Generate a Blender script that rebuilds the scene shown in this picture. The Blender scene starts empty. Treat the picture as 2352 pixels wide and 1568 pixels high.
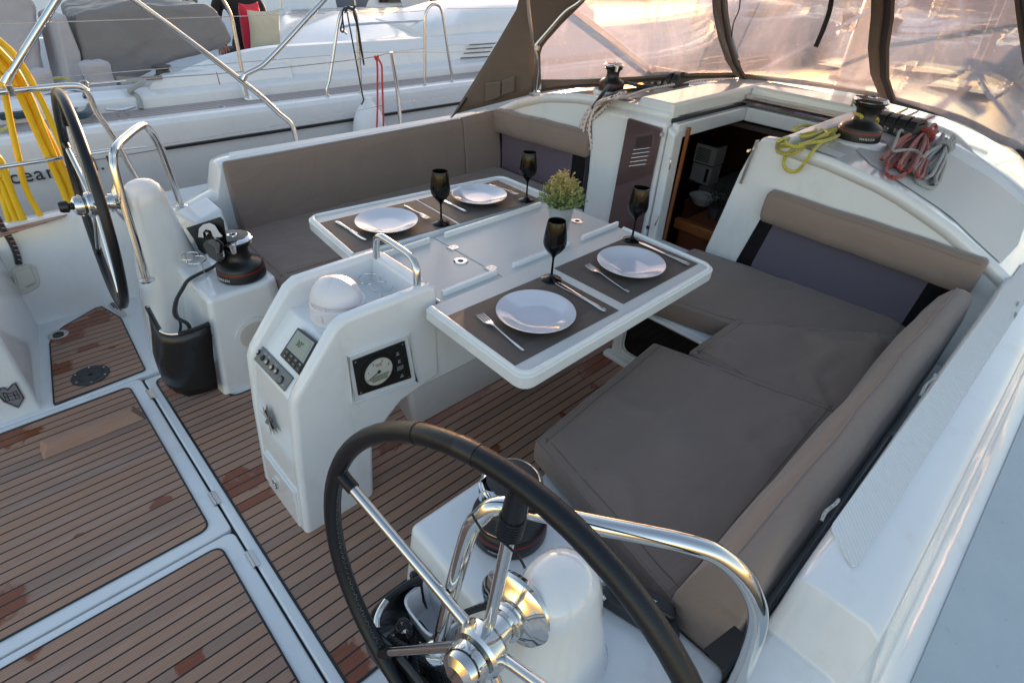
import bpy, bmesh, math, random
from mathutils import Vector, Matrix
random.seed(7)
scene = bpy.context.scene
COL = scene.collection
# ------------------------------------------------------------ camera (20 mm lens on full frame)
F = 1263.901
RX = Vector((0.7281, -0.6838, 0.0479)); RY = Vector((-0.3687, -0.4496, -0.8135)); RZ = Vector((0.5778, 0.5747, -0.5796))
RX.normalize(); RZ = (RZ - RX * RZ.dot(RX)).normalized(); RY = RZ.cross(RX).normalized()
CAM = Vector((-1.061, -1.423, 1.631))

def ray(a, b):
    return RX * ((a - 1176) / F) + RY * ((b - 784) / F) + RZ
def PZ(a, b, z):
    d = ray(a, b); return CAM + d * ((z - CAM.z) / d.z)
def PX(a, b, x):
    d = ray(a, b); return CAM + d * ((x - CAM.x) / d.x)
def PY(a, b, y):
    d = ray(a, b); return CAM + d * ((y - CAM.y) / d.y)

cd = bpy.data.cameras.new('camera'); cam = bpy.data.objects.new('camera', cd); COL.objects.link(cam)
cd.sensor_width = 36; cd.lens = F * 36 / 2352; cd.clip_start = 0.02; cd.clip_end = 2000
m = Matrix.Identity(4)
for i in range(3):
    m[i][0] = RX[i]; m[i][1] = -RY[i]; m[i][2] = -RZ[i]; m[i][3] = CAM[i]
cam.matrix_world = m
scene.camera = cam

# ------------------------------------------------------------ node helpers
class NT:
    def __init__(s, name):
        s.m = bpy.data.materials.new(name); s.m.use_nodes = True
        s.t = s.m.node_tree; s.t.nodes.clear()
        s.out = s.t.nodes.new('ShaderNodeOutputMaterial')
    def n(s, kind, **kw):
        x = s.t.nodes.new(kind)
        for k, v in kw.items():
            if k.startswith('i_'):
                x.inputs[k[2:].replace('_', ' ')].default_value = v
            else: setattr(x, k, v)
        return x
    def l(s, a, b): s.t.links.new(a, b)
    def math(s, op, a, b=None, c=None, clamp=False):
        x = s.t.nodes.new('ShaderNodeMath'); x.operation = op; x.use_clamp = clamp
        for i, v in enumerate((a, b, c)):
            if v is None: continue
            if isinstance(v, (int, float)): x.inputs[i].default_value = v
            else: s.l(v, x.inputs[i])
        return x.outputs[0]
    def noise(s, vec, scale, detail=3, rough=.5, dist=0):
        x = s.n('ShaderNodeTexNoise'); x.inputs['Scale'].default_value = scale
        x.inputs['Detail'].default_value = detail; x.inputs['Roughness'].default_value = rough; x.inputs['Distortion'].default_value = dist
        if vec is not None: s.l(vec, x.inputs['Vector'])
        return x.outputs['Fac']
    def mapping(s, vec, sc=(1, 1, 1), loc=(0, 0, 0), rot=(0, 0, 0)):
        x = s.n('ShaderNodeMapping'); x.inputs['Scale'].default_value = sc; x.inputs['Location'].default_value = loc; x.inputs['Rotation'].default_value = rot
        s.l(vec, x.inputs['Vector']); return x.outputs[0]
    def obj(s): return s.n('ShaderNodeTexCoord').outputs['Object']
    def uv(s): return s.n('ShaderNodeTexCoord').outputs['UV']
    def mix(s, f, a, b):
        x = s.n('ShaderNodeMix', data_type='RGBA')
        for i, v in ((0, f), (6, a), (7, b)):
            if isinstance(v, (int, float)): x.inputs[i].default_value = v
            elif isinstance(v, tuple): x.inputs[i].default_value = v if len(v) == 4 else v + (1,)
            else: s.l(v, x.inputs[i])
        return x.outputs[2]
    def ramp(s, f, p0, p1):
        return s.math('SMOOTHSTEP', p0, p1, f) if False else s._ss(f, p0, p1)
    def _ss(s, f, p0, p1):
        x = s.n('ShaderNodeMapRange', interpolation_type='SMOOTHSTEP', clamp=True)
        s.l(f, x.inputs[0]); x.inputs[1].default_value = p0; x.inputs[2].default_value = p1
        return x.outputs[0]
    def bump(s, h, strength=.3, dist=.002):
        x = s.n('ShaderNodeBump'); x.inputs['Strength'].default_value = strength; x.inputs['Distance'].default_value = dist
        s.l(h, x.inputs['Height']); return x.outputs[0]
    def bsdf(s, color=None, rough=.5, metal=0, normal=None, **kw):
        x = s.n('ShaderNodeBsdfPrincipled')
        for k, v in (('Base Color', color), ('Roughness', rough), ('Metallic', metal), ('Normal', normal)):
            if v is None: continue
            if isinstance(v, (int, float)): x.inputs[k].default_value = v
            elif isinstance(v, tuple): x.inputs[k].default_value = v + (1,) if len(v) == 3 else v
            else: s.l(v, x.inputs[k])
        for k, v in kw.items():
            x.inputs[k.replace('_', ' ')].default_value = v
        s.l(x.outputs[0], s.out.inputs[0])
        return x

def plain(name, color, rough=.5, metal=0, var=.12, vs=6, bs=0, bscale=200, bd=.001, **kw):
    t = NT(name); o = t.obj()
    f = t.noise(o, vs, 4)
    dark = tuple(c * (1 - var) for c in color); lite = tuple(min(1, c * (1 + var)) for c in color)
    c = t.mix(f, dark, lite)
    r = t.math('ADD', t.math('MULTIPLY', t.noise(o, vs * 3, 3), .14), max(.02, rough - .07))
    nrm = t.bump(t.noise(o, bscale, 3), bs, bd) if bs else None
    t.bsdf(c, r, metal, nrm, **kw)
    return t.m

M = {}
def gelcoat(name, col, rough=.11):
    t = NT(name); o = t.obj()
    f = t.noise(o, 2.2, 5, .6)
    c = t.mix(f, tuple(x * .93 for x in col), tuple(min(1, x * 1.03) for x in col))
    smudge = t._ss(t.noise(t.mapping(o, (1, 1, .5)), 9, 6, .65), .52, .78)
    c = t.mix(t.math('MULTIPLY', smudge, .34), c, (.50, .49, .45))
    r = t.math('ADD', t.math('MULTIPLY', smudge, .2), rough)
    t.bsdf(c, r, 0, t.bump(t.noise(o, 7, 2), .12, .004), Coat_Weight=.35, Coat_Roughness=.08)
    return t.m
M['gel'] = gelcoat('white_gelcoat', (.77, .79, .81))
M['gel2'] = gelcoat('white_hull_gelcoat', (.72, .74, .77), .18)
def nonskid(name, col, sc=900):
    t = NT(name); o = t.obj()
    w = t.n('ShaderNodeTexVoronoi'); w.inputs['Scale'].default_value = sc; t.l(o, w.inputs['Vector'])
    f = t.noise(o, 2.4, 6, .7)
    c = t.mix(f, tuple(x * .72 for x in col), tuple(x * 1.16 for x in col))
    spk = t._ss(t.noise(o, 60, 3), .66, .74)
    c = t.mix(t.math('MULTIPLY', spk, .30), c, (.22, .22, .21))
    c = t.mix(t.math('MULTIPLY', t.noise(o, 420, 1), .35), c, tuple(x * .7 for x in col))
    t.bsdf(c, .55, 0, t.bump(w.outputs['Distance'], .25, .001))
    return t.m
M['skid'] = nonskid('nonskid_deck_coating', (.50, .58, .63))
def ridges(name, col, ang):
    t = NT(name); o = t.obj()
    v = t.mapping(o, (1, 1, 1), rot=(0, 0, ang))
    sx = t.n('ShaderNodeSeparateXYZ'); t.l(v, sx.inputs[0])
    w = t.math('SINE', t.math('MULTIPLY', sx.outputs[0], 900))
    c = t.mix(t.math('MULTIPLY_ADD', w, .5, .5), tuple(x * .90 for x in col), col)
    t.bsdf(c, .5, 0, t.bump(w, .5, .001))
    return t.m
M['pad'] = ridges('ribbed_nonskid', (.70, .73, .74), math.radians(52))
M['pad2'] = ridges('ribbed_roof_nonskid', (.60, .62, .62), math.radians(-35))

def teak(name, pitch=.0415, off=0.0, wetbias=0.0, grey=1.0, wetspots=(), grain=None):
    t = NT(name); o = t.obj()
    s = t.n('ShaderNodeSeparateXYZ'); t.l(o, s.inputs[0])
    y = t.math('DIVIDE', t.math('ADD', s.outputs[1], off + 10), pitch)
    fr = t.math('FRACT', y); idn = t.math('FLOOR', y)
    d = t.math('ABSOLUTE', t.math('SUBTRACT', fr, .5))
    caulk = t.math('GREATER_THAN', d, .436)
    wn = t.n('ShaderNodeTexWhiteNoise', noise_dimensions='1D'); t.l(idn, wn.inputs['W'])
    cmb = t.n('ShaderNodeCombineXYZ'); t.l(s.outputs[0], cmb.inputs[0]); t.l(s.outputs[1], cmb.inputs[1]); t.l(t.math('MULTIPLY', wn.outputs[0], 9), cmb.inputs[2])
    g1 = t.noise(t.mapping(cmb.outputs[0], (6, 160, 1)), 1, 6, .65, .3)
    g2 = t.noise(t.mapping(cmb.outputs[0], (2, 9, 1)), 1.3, 3, .6)
    a = t.mix(g1, (.21 * grey, .114 * grey, .078 * grey), (.48 * grey, .300 * grey, .215 * grey))
    wn2 = t.n('ShaderNodeTexWhiteNoise', noise_dimensions='1D'); t.l(t.math('ADD', idn, 57.3), wn2.inputs['W'])
    b = t.mix(t.math('MULTIPLY', wn.outputs[0], .6), a, (.40, .215, .13))
    b = t.mix(t.math('MULTIPLY', t._ss(wn2.outputs[0], .55, .95), .45), b, (.20, .15, .13))
    b = t.mix(t.math('MULTIPLY', t._ss(g2, .5, .8), .5), b, (.44, .33, .28))
    if grain: b = t.mix(.85, b, grain)
    # wet patches keep the wood's own dark red tone
    # a damp band stops at some caulking lines, as water does
    wv = t.n('ShaderNodeCombineXYZ'); t.l(s.outputs[0], wv.inputs[0]); t.l(t.math('ADD', s.outputs[1], t.math('MULTIPLY', wn.outputs[0], .5)), wv.inputs[1])
    wnz = t.noise(wv.outputs[0], 2.6, 4, .6, .6)
    small = t.noise(wv.outputs[0], 11, 3, .6, .4)
    wet = t.math('MAXIMUM', t._ss(wnz, .70 - wetbias, .73 - wetbias), t._ss(small, .735, .755))
    for (x0, y0, rx, ry) in wetspots:
        dx = t.math('DIVIDE', t.math('SUBTRACT', s.outputs[0], x0), rx); dy = t.math('DIVIDE', t.math('SUBTRACT', t.math('ADD', t.math('MULTIPLY', t.math('ADD', idn, .5), pitch * .75), t.math('SUBTRACT', t.math('MULTIPLY', s.outputs[1], .25), (off + 10) * .75)), y0), ry)
        rr = t.math('ADD', t.math('MULTIPLY', dx, dx), t.math('MULTIPLY', dy, dy))
        rr = t.math('ADD', rr, t.math('MULTIPLY', t.math('SUBTRACT', t.noise(wv.outputs[0], 16, 6, .7, .5), .5), 2.6))
        wet = t.math('MAXIMUM', wet, t.math('SUBTRACT', 1.0, t._ss(rr, .65, 1.12)))
    wet = t.math('MINIMUM', wet, 1)
    wc = t.mix(g1, (.12, .026, .008), (.30, .074, .020))
    c = t.mix(t.math('MULTIPLY', wet, .93), b, wc)
    c = t.mix(caulk, c, (.008, .008, .010))
    r = t.math('SUBTRACT', .62, t.math('MULTIPLY', wet, .40))
    h = t.math('SUBTRACT', t.math('MULTIPLY', g1, .4), caulk)
    t.bsdf(c, r, 0, t.bump(h, .5, .0012))
    return t.m
def wsp(a, b_, rx, ry):
    p = PZ(a, b_, 0); return (p.x, p.y, rx, ry)
M['teak'] = teak('teak_planking', wetspots=(wsp(560, 1115, .15, .045), wsp(575, 1155, .10, .035), wsp(540, 1095, .06, .02), wsp(800, 1530, .06, .07), wsp(930, 1010, .13, .035), wsp(1040, 940, .22, .022), wsp(1370, 838, .14, .055), wsp(1395, 815, .10, .03), wsp(420, 890, .10, .05), wsp(400, 905, .05, .03), wsp(1130, 1040, .05, .018), wsp(1295, 955, .02, .012)))
M['teak_hatch'] = teak('teak_planking_hatch', wetspots=(wsp(30, 1010, .10, .05), wsp(10, 1390, .06, .07), wsp(190, 1225, .05, .012), wsp(370, 1155, .04, .012), wsp(440, 1520, .04, .016), wsp(75, 1500, .03, .02)))
M['teak_port'] = teak('teak_planking_port', wetspots=(wsp(205, 740, .12, .05), wsp(160, 775, .08, .05), wsp(200, 802, .05, .025), wsp(250, 800, .06, .02), wsp(140, 845, .05, .06), wsp(225, 720, .05, .03)))
M['teak_nb'] = teak('weathered_teak_planking', .05, 0, -.3, 1.35, grain=(.40, .36, .36))
M['teak_solid'] = teak('solid_teak', .5, .13, -.3, 1.0)

def fabric(name, col, weave=1400, fold=.35, rough=.85, sheen=.25, through=0):
    t = NT(name); o = t.obj()
    f = t.noise(o, 3.5, 4)
    c = t.mix(f, tuple(x * .92 for x in col), tuple(x * 1.08 for x in col))
    big = t.noise(t.mapping(o, (1, 2.2, 1.5)), 3.2, 3, .5, 1.2)
    fine = t.noise(o, weave, 2)
    h = t.math('ADD', t.math('MULTIPLY', big, 1.0), t.math('MULTIPLY', fine, .012))
    t.bsdf(c, rough, 0, t.bump(h, fold, .03), Sheen_Weight=sheen, Sheen_Roughness=.4)
    if through:
        pb = [n for n in t.t.nodes if n.type == 'BSDF_PRINCIPLED'][0]; tl = t.n('ShaderNodeBsdfTranslucent'); tl.inputs[0].default_value = (.5, .30, .20, 1)
        ms = t.n('ShaderNodeMixShader'); ms.inputs[0].default_value = through; t.l(pb.outputs[0], ms.inputs[1]); t.l(tl.outputs[0], ms.inputs[2]); t.l(ms.outputs[0], t.out.inputs[0])
    return t.m
M['cushion'] = fabric('taupe_cushion_fabric', (.235, .178, .150))
M['stitch'] = plain('cushion_stitching', (.155, .120, .10), .8)
M['canvas'] = fabric('taupe_canvas', (.15, .115, .095), 900, .5, through=.07)
M['canvas_grey'] = fabric('grey_cover_canvas', (.20, .19, .195), 500, .5)
M['canvas_pale'] = fabric('pale_grey_canvas', (.42, .40, .43), 500, .8)
M['canvas_blue'] = fabric('blue_grey_canvas', (.17, .19, .235), 500, .5)
M['navy'] = fabric('navy_canvas', (.01, .02, .06), 500, .5)
M['zip'] = plain('dark_zip_webbing', (.025, .020, .024), .6, bs=.4, bscale=300)
M['black_cloth'] = fabric('black_clothing', (.008, .008, .009), 500, .6)
M['cream'] = fabric('cream_pillow_fabric', (.55, .50, .38), 300, .8)
M['redcloth'] = fabric('red_pillow_fabric', (.55, .02, .05), 300, .8)
M['vinylbag'] = plain('black_vinyl_cloth', (.010, .011, .013), .30, bs=.5, bscale=9, bd=.02)
M['steel'] = plain('polished_stainless_steel', (.70, .69, .67), .07, 1, .06, 4)
M['steel_b'] = plain('brushed_stainless_steel', (.62, .60, .58), .25, 1, .1, 4)
M['chrome'] = plain('chrome', (.80, .80, .80), .03, 1, .02)
M['black'] = plain('black_plastic', (.012, .012, .013), .32, bs=.15)
M['blackm'] = plain('matt_black_winch_coating', (.014, .014, .015), .38, bs=.2, bscale=60)
M['leather'] = plain('black_leather', (.007, .008, .011), .36, bs=.35, bscale=260, Specular_IOR_Level=.38)
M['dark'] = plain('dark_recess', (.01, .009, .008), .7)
M['rubber'] = plain('dark_grey_rubber', (.035, .037, .04), .6)
M['redring'] = plain('dark_red_ring', (.22, .01, .015), .4)
M['plate'] = plain('pale_lilac_glazed_ceramic', (.60, .60, .67), .12, var=.03, Coat_Weight=.5, Coat_Roughness=.04)
M['blackglass'] = plain('black_glazed_glass', (.004, .004, .004), .02, var=.0, Specular_IOR_Level=.3)
M['white'] = plain('white_plastic', (.74, .74, .76), .35, var=.05)
M['offwhite'] = plain('aged_white_plastic', (.62, .60, .55), .4, var=.06)
M['cover'] = plain('white_instrument_cover', (.72, .70, .74), .38, var=.05)
M['grey'] = plain('grey_plastic', (.14, .15, .16), .4)
M['badge'] = plain('grey_badge_film', (.22, .22, .24), .3)
M['tabletop'] = plain('pale_grey_table_laminate', (.56, .56, .55), .34, var=.06, vs=3, bs=.1, bscale=500)
M['zinc'] = plain('galvanised_tin', (.50, .54, .55), .32, .75, .15, 12)
M['appl_shade'] = plain('white_plastic_shade_tone', (.40, .38, .39), .4)  # white plastic greyed in the colour to suit the dim cabin
M['wood_in'] = plain('dark_mahogany', (.17, .050, .020), .6, var=.4, vs=4)
M['wood_or'] = plain('orange_varnished_wood', (.22, .075, .02), .3, var=.2)
M['counter'] = plain('pale_worktop_shade_tone', (.22, .20, .21), .6)  # pale worktop, cabin dimness darkened into its colour
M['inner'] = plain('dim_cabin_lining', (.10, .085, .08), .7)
M['fender'] = plain('white_fender_vinyl', (.72, .74, .78), .4, var=.08)
M['yellowcable'] = plain('yellow_shore_cable', (.74, .47, .01), .38, var=.08)
M['skin'] = plain('skin', (.48, .24, .17), .5, Subsurface_Weight=.1)
M['hair'] = plain('dark_hair', (.02, .012, .008), .6)
M['blueplastic'] = plain('blue_plastic', (.02, .07, .35), .4)
M['concrete'] = plain('concrete_quay', (.26, .23, .20), .85, var=.3, vs=1.5, bs=.5, bscale=30, bd=.01)
M['paper'] = plain('ivory_print', (.55, .55, .50), .5)
M['ink'] = plain('dark_lettering', (.03, .035, .045), .4)
M['inkwhite'] = plain('white_lettering', (.70, .70, .70), .5)
M['inkred'] = plain('red_lettering', (.5, .03, .03), .5)
M['lcd'] = plain('green_grey_display', (.24, .27, .20), .15, var=.05, Coat_Weight=.5)
M['screen'] = plain('glossy_instrument_glass', (.20, .22, .22), .05, var=.1, Coat_Weight=1.0)
M['copper'] = plain('pale_button_cap', (.55, .42, .32), .35)
def rope(name, base, fleck=None, n=70, cover=.5):
    t = NT(name); u = t.uv()
    s = t.n('ShaderNodeSeparateXYZ'); t.l(u, s.inputs[0])
    a = t.math('SINE', t.math('ADD', t.math('MULTIPLY', s.outputs[0], 620), t.math('MULTIPLY', s.outputs[1], 6.2832 * 3)))
    b = t.math('SINE', t.math('SUBTRACT', t.math('MULTIPLY', s.outputs[0], 620), t.math('MULTIPLY', s.outputs[1], 6.2832 * 3)))
    h = t.math('MAXIMUM', a, b)
    c = t.mix(t.math('MULTIPLY_ADD', h, .5, .5), tuple(x * .6 for x in base), base)
    if fleck:
        w = t.math('SINE', t.math('ADD', t.math('MULTIPLY', s.outputs[0], n * 6.2832), t.math('MULTIPLY', s.outputs[1], 6.2832 * 2)))
        w2 = t.math('SINE', t.math('MULTIPLY', s.outputs[1], 6.2832 * 2))
        k = t.math('MULTIPLY', t.math('GREATER_THAN', w, cover), t.math('GREATER_THAN', w2, -.2))
        c = t.mix(k, c, fleck)
    t.bsdf(c, .75, 0, t.bump(h, .6, .0015), Sheen_Weight=.3)
    return t.m
M['rope_y'] = rope('yellow_braided_rope', (.60, .54, .07))
M['rope_r'] = rope('red_braided_rope', (.40, .045, .035), (.10, .01, .01), 60, .2)
M['rope_g'] = rope('grey_braided_rope', (.36, .38, .38))
M['rope_w'] = rope('white_flecked_rope', (.86, .74, .70), (.12, .02, .03), 34, .35)
M['rope_k'] = rope('black_rope', (.012, .013, .016))
M['rope_kw'] = rope('black_flecked_rope', (.014, .014, .018), (.5, .3, .3), 40, .85)
M['rope_b'] = rope('dark_teal_rope', (.012, .055, .085))
M['rope_red'] = rope('bright_red_rope', (.60, .03, .03))
M['rope_tan'] = rope('tan_rope', (.25, .21, .19))

def tinted(name, col, rough=.05, ior=2.3):
    t = NT(name)
    t.bsdf(col, rough, .7 if ior > 2 else 0, t.bump(t.noise(t.obj(), 3, 2), .02, .002), Coat_Weight=0, IOR=1.5)
    return t.m
M['smoke'] = tinted('smoked_acrylic', (.34, .27, .34), .02, 3.0)
M['pane_reflection'] = tinted('acrylic_lavender_reflection', (.125, .112, .150), .03, 1.9)  # lavender of the bright reflection is put into the base colour
M['smoke_door'] = tinted('brown_smoked_acrylic', (.26, .17, .175), .03, 3.0)
M['black_acr'] = tinted('black_acrylic', (.008, .008, .010), .06, 1.6)

def vinyl():
    t = NT('clear_flexible_vinyl'); o = t.obj()
    wr = t.noise(t.mapping(o, (1.2, 1.2, 2.0)), 2.2, 4, .55, 1.2)
    fine = t.noise(o, 26, 3, .6, .8)
    h = t.math('ADD', wr, t.math('MULTIPLY', fine, .10))
    nb = t.bump(h, .30, .03)
    tr = t.n('ShaderNodeBsdfTransparent'); tr.inputs[0].default_value = (.60, .58, .62, 1)
    rf = t.n('ShaderNodeBsdfRefraction'); rf.inputs['IOR'].default_value = 1.025; rf.inputs['Roughness'].default_value = .03; rf.inputs[0].default_value = (.60, .575, .615, 1)
    t.l(nb, rf.inputs['Normal'])
    tl = t.n('ShaderNodeBsdfTranslucent'); tl.inputs[0].default_value = (.82, .80, .95, 1)
    gl = t.n('ShaderNodeBsdfGlossy'); gl.inputs['Roughness'].default_value = .06; t.l(nb, gl.inputs['Normal'])
    df = t.n('ShaderNodeBsdfDiffuse'); df.inputs[0].default_value = (.75, .72, .72, 1)
    def mx(f, a, b):
        x = t.n('ShaderNodeMixShader')
        if isinstance(f, float): x.inputs[0].default_value = f
        else: t.l(f, x.inputs[0])
        t.l(a.outputs[0], x.inputs[1]); t.l(b.outputs[0], x.inputs[2]); return x
    a = mx(.62, tr, rf)
    milk = t.math('ADD', t.math('MULTIPLY', t._ss(t.noise(t.mapping(o, (1, 1, .5)), 3.4, 5, .65, 1.0), .42, .78), .24), .26)
    spk = t.math('MULTIPLY', t._ss(t.noise(o, 75, 2), .70, .75), .22)
    b = mx(t.math('ADD', milk, spk), a, mx(.62, tl, df))
    fr = t.n('ShaderNodeFresnel'); fr.inputs[0].default_value = 1.5; t.l(nb, fr.inputs['Normal'])
    c = mx(t.math('MULTIPLY', fr.outputs[0], .9), b, gl)
    t.l(c.outputs[0], t.out.inputs[0])
    return t.m
M['vinyl'] = vinyl()

def water_mat():
    t = NT('harbour_water'); o = t.obj()
    h = t.math('ADD', t.noise(t.mapping(o, (1, 1.6, 1)), 1.6, 6, .6), t.math('MULTIPLY', t.noise(o, 9, 3), .2))
    t.bsdf((.02, .035, .04), .06, 0, t.bump(h, .8, .12), IOR=1.33)
    return t.m
M['water'] = water_mat()
def mat_weave():
    t = NT('woven_dark_brown_vinyl'); o = t.obj()
    s = t.n('ShaderNodeSeparateXYZ'); t.l(o, s.inputs[0])
    ax = t.math('SINE', t.math('MULTIPLY', s.outputs[0], 2600)); ay = t.math('SINE', t.math('MULTIPLY', s.outputs[1], 2600))
    w = t.math('MULTIPLY', ax, ay)
    # inner rectangle is woven the other way and reads darker
    inx = t.math('LESS_THAN', t.math('ABSOLUTE', s.outputs[0]), .165); iny = t.math('LESS_THAN', t.math('ABSOLUTE', s.outputs[1]), .10)
    k = t.math('MULTIPLY', inx, iny)
    c = t.mix(k, (.082, .068, .060), (.055, .044, .040))
    c = t.mix(t.math('MULTIPLY_ADD', w, .25, .25), c, (.12, .10, .09))
    c = t.mix(t.math('MULTIPLY', t.noise(o, 9, 4), .3), c, (.035, .03, .03))
    t.bsdf(c, .55, 0, t.bump(w, .4, .0006))
    return t.m
M['mat'] = mat_weave()
def leafmat(name, c1, c2, c3):
    t = NT(name); o = t.obj()
    s = t.n('ShaderNodeSeparateXYZ'); t.l(o, s.inputs[0])
    c = t.mix(t.noise(o, 60, 2), c1, c2)
    c = t.mix(t.math('MULTIPLY', t._ss(s.outputs[2], .11, .24), .85), c, c3)
    b = t.bsdf(c, .5)
    b.inputs['Subsurface Weight'].default_value = .0
    return t.m
M['leaf'] = leafmat('boxwood_leaves', (.10, .19, .06), (.30, .36, .15), (.60, .42, .15))
M['leafdark'] = plain('dark_leaves', (.012, .022, .010), .6)
M['shrub'] = plain('shore_scrub', (.10, .07, .035), .8, var=.5, vs=2)

# ------------------------------------------------------------ geometry helpers
def tag(o, label=None, cat=None, group=None, kind=None):
    if label: o['label'] = label
    if cat: o['category'] = cat
    if group: o['group'] = group
    if kind: o['kind'] = kind
    return o
def thing(name, label, cat, group=None, loc=(0, 0, 0), rot=(0, 0, 0)):
    o = bpy.data.objects.new(name, None); COL.objects.link(o)
    o.location = loc; o.rotation_euler = rot; o.empty_display_size = .05
    return tag(o, label, cat, group)
def link(name, me, mat, parent=None):
    o = bpy.data.objects.new(name, me); COL.objects.link(o)
    for mm in (mat if isinstance(mat, (list, tuple)) else [mat]): me.materials.append(M[mm] if isinstance(mm, str) else mm)
    if parent is not None: o.parent = parent
    return o
def smooth(me, ang=40):
    for p in me.polygons: p.use_smooth = True
    try: me.set_sharp_from_angle(angle=math.radians(ang))
    except Exception: pass
def mesh(name, V, Fs, mat, parent=None, sm=True, bevel=0, seg=3, fix=True, ang=40):
    me = bpy.data.meshes.new(name); me.from_pydata([tuple(v) for v in V], [], Fs)
    if fix:
        b = bmesh.new(); b.from_mesh(me); bmesh.ops.recalc_face_normals(b, faces=b.faces); b.to_mesh(me); b.free()
    if sm: smooth(me, ang)
    o = link(name, me, mat, parent)
    if bevel: bev(o, bevel, seg)
    return o
def bev(o, w, seg=3):
    md = o.modifiers.new('bevel', 'BEVEL'); md.width = w; md.segments = seg; md.limit_method = 'ANGLE'; md.angle_limit = math.radians(35); md.harden_normals = True
    return o
class MB:
    """collects shapes into one mesh"""
    def __init__(s): s.V = []; s.F = []; s.uv = {}; s.mi = []
    def add(s, V, Fs, mi=0):
        n = len(s.V); s.V += [Vector(v) for v in V]; s.F += [[i + n for i in f] for f in Fs]; s.mi += [mi] * len(Fs); return s
    def box(s, x0, x1, y0, y1, z0, z1, mi=0):
        V = [(x, y, z) for z in (z0, z1) for y in (y0, y1) for x in (x0, x1)]
        return s.add(V, [(0, 2, 3, 1), (4, 5, 7, 6), (0, 1, 5, 4), (2, 6, 7, 3), (0, 4, 6, 2), (1, 3, 7, 5)], mi)
    def prism(s, poly, z0, z1, mi=0):
        n = len(poly); V = [(p[0], p[1], z0) for p in poly] + [(p[0], p[1], z1) for p in poly]
        return s.add(V, [list(range(n))[::-1], list(range(n, 2 * n))] + [(i, (i + 1) % n, n + (i + 1) % n, n + i) for i in range(n)], mi)
    def hull(s, A, B, mi=0):
        """solid between two polygons with the same number of corners"""
        n = len(A)
        return s.add(list(A) + list(B), [list(range(n))[::-1], list(range(n, 2 * n))] + [(i, (i + 1) % n, n + (i + 1) % n, n + i) for i in range(n)], mi)
    def loft(s, rings, closed=True, cap=True, mi=0, loop=False):
        n = len(rings[0]); V = [v for r in rings for v in r]; Fs = []
        K = len(rings)
        for k in range(K if loop else K - 1):
            k2 = (k + 1) % K
            for i in range(n if closed else n - 1):
                j = (i + 1) % n; Fs.append((k * n + i, k * n + j, k2 * n + j, k2 * n + i))
        if cap and closed and not loop: Fs += [list(range(n))[::-1], list(range((K - 1) * n, K * n))]
        return s.add(V, Fs, mi)
    def lathe(s, prof, seg=32, T=None, mi=0, sx=1):
        rings = []
        for r, z in prof:
            rings.append([Vector((sx * max(r, 1e-4) * math.cos(2 * math.pi * i / seg), max(r, 1e-4) * math.sin(2 * math.pi * i / seg), z)) for i in range(seg)])
        if T is not None: rings = [[T @ v for v in r] for r in rings]
        return s.loft(rings, mi=mi)
    def sphere(s, c, r, seg=16, sc=(1, 1, 1), mi=0):
        prof = [(math.sin(math.pi * k / seg), -math.cos(math.pi * k / seg)) for k in range(seg + 1)]
        T = Matrix.Translation(c) @ Matrix.Diagonal((r * sc[0], r * sc[1], r * sc[2], 1))
        return s.lathe(prof, seg, T, mi)
    def cyl(s, a, b, r, r2=None, seg=16, mi=0):
        a = Vector(a); b = Vector(b); T = Matrix.Translation(a) @ (b - a).to_track_quat('Z', 'Y').to_matrix().to_4x4(); L = (b - a).length
        return s.lathe([(0, 0), (r, 0), (r if r2 is None else r2, L), (0, L)], seg, T, mi)
    def tube(s, pts, r, n=10, sub=6, closed=False, mi=0, sm=True, flat=1):
        P = catmull(pts, sub, closed) if sm else [Vector(p) for p in pts]
        rings = frames(P, r, n, closed, flat)
        base = len(s.F)
        s.loft(rings, mi=mi, loop=closed)
        L = 0; Ls = [0]
        for i in range(1, len(P)): L += (P[i] - P[i - 1]).length; Ls.append(L)
        Ls.append(L + (P[0] - P[-1]).length if closed else L)
        k = base
        for a in range(len(P) if closed else len(P) - 1):
            for i in range(n):
                s.uv[k] = [(Ls[a], i / n), (Ls[a], (i + 1) / n), (Ls[a + 1], (i + 1) / n), (Ls[a + 1], i / n)]; k += 1
        return s
    def build(s, name, mat, parent=None, sm=True, bevel=0, seg=3, ang=40, fix=True):
        me = bpy.data.meshes.new(name); me.from_pydata([tuple(v) for v in s.V], [], s.F)
        if s.uv:
            uvl = me.uv_layers.new(name='uv')
            for k, uvs in s.uv.items():
                for li, q in zip(me.polygons[k].loop_indices, uvs): uvl.data[li].uv = q
        for p, i in zip(me.polygons, s.mi): p.material_index = i
        if fix:
            b = bmesh.new(); b.from_mesh(me); bmesh.ops.recalc_face_normals(b, faces=b.faces); b.to_mesh(me); b.free()
        if sm: smooth(me, ang)
        o = link(name, me, mat, parent)
        if bevel: bev(o, bevel, seg)
        return o
def catmull(P, sub=6, closed=False):
    P = [Vector(p) for p in P]; n = len(P)
    if n < 3: return P
    out = []
    rng = range(n) if closed else range(n - 1)
    for i in rng:
        if closed: p0, p1, p2, p3 = P[(i - 1) % n], P[i], P[(i + 1) % n], P[(i + 2) % n]
        else: p0, p1, p2, p3 = P[max(i - 1, 0)], P[i], P[i + 1], P[min(i + 2, n - 1)]
        for k in range(sub):
            u = k / sub
            out.append(.5 * ((2 * p1) + (p2 - p0) * u + (2 * p0 - 5 * p1 + 4 * p2 - p3) * u * u + (3 * p1 - p0 - 3 * p2 + p3) * u ** 3))
    if not closed: out.append(P[-1])
    return out
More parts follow.
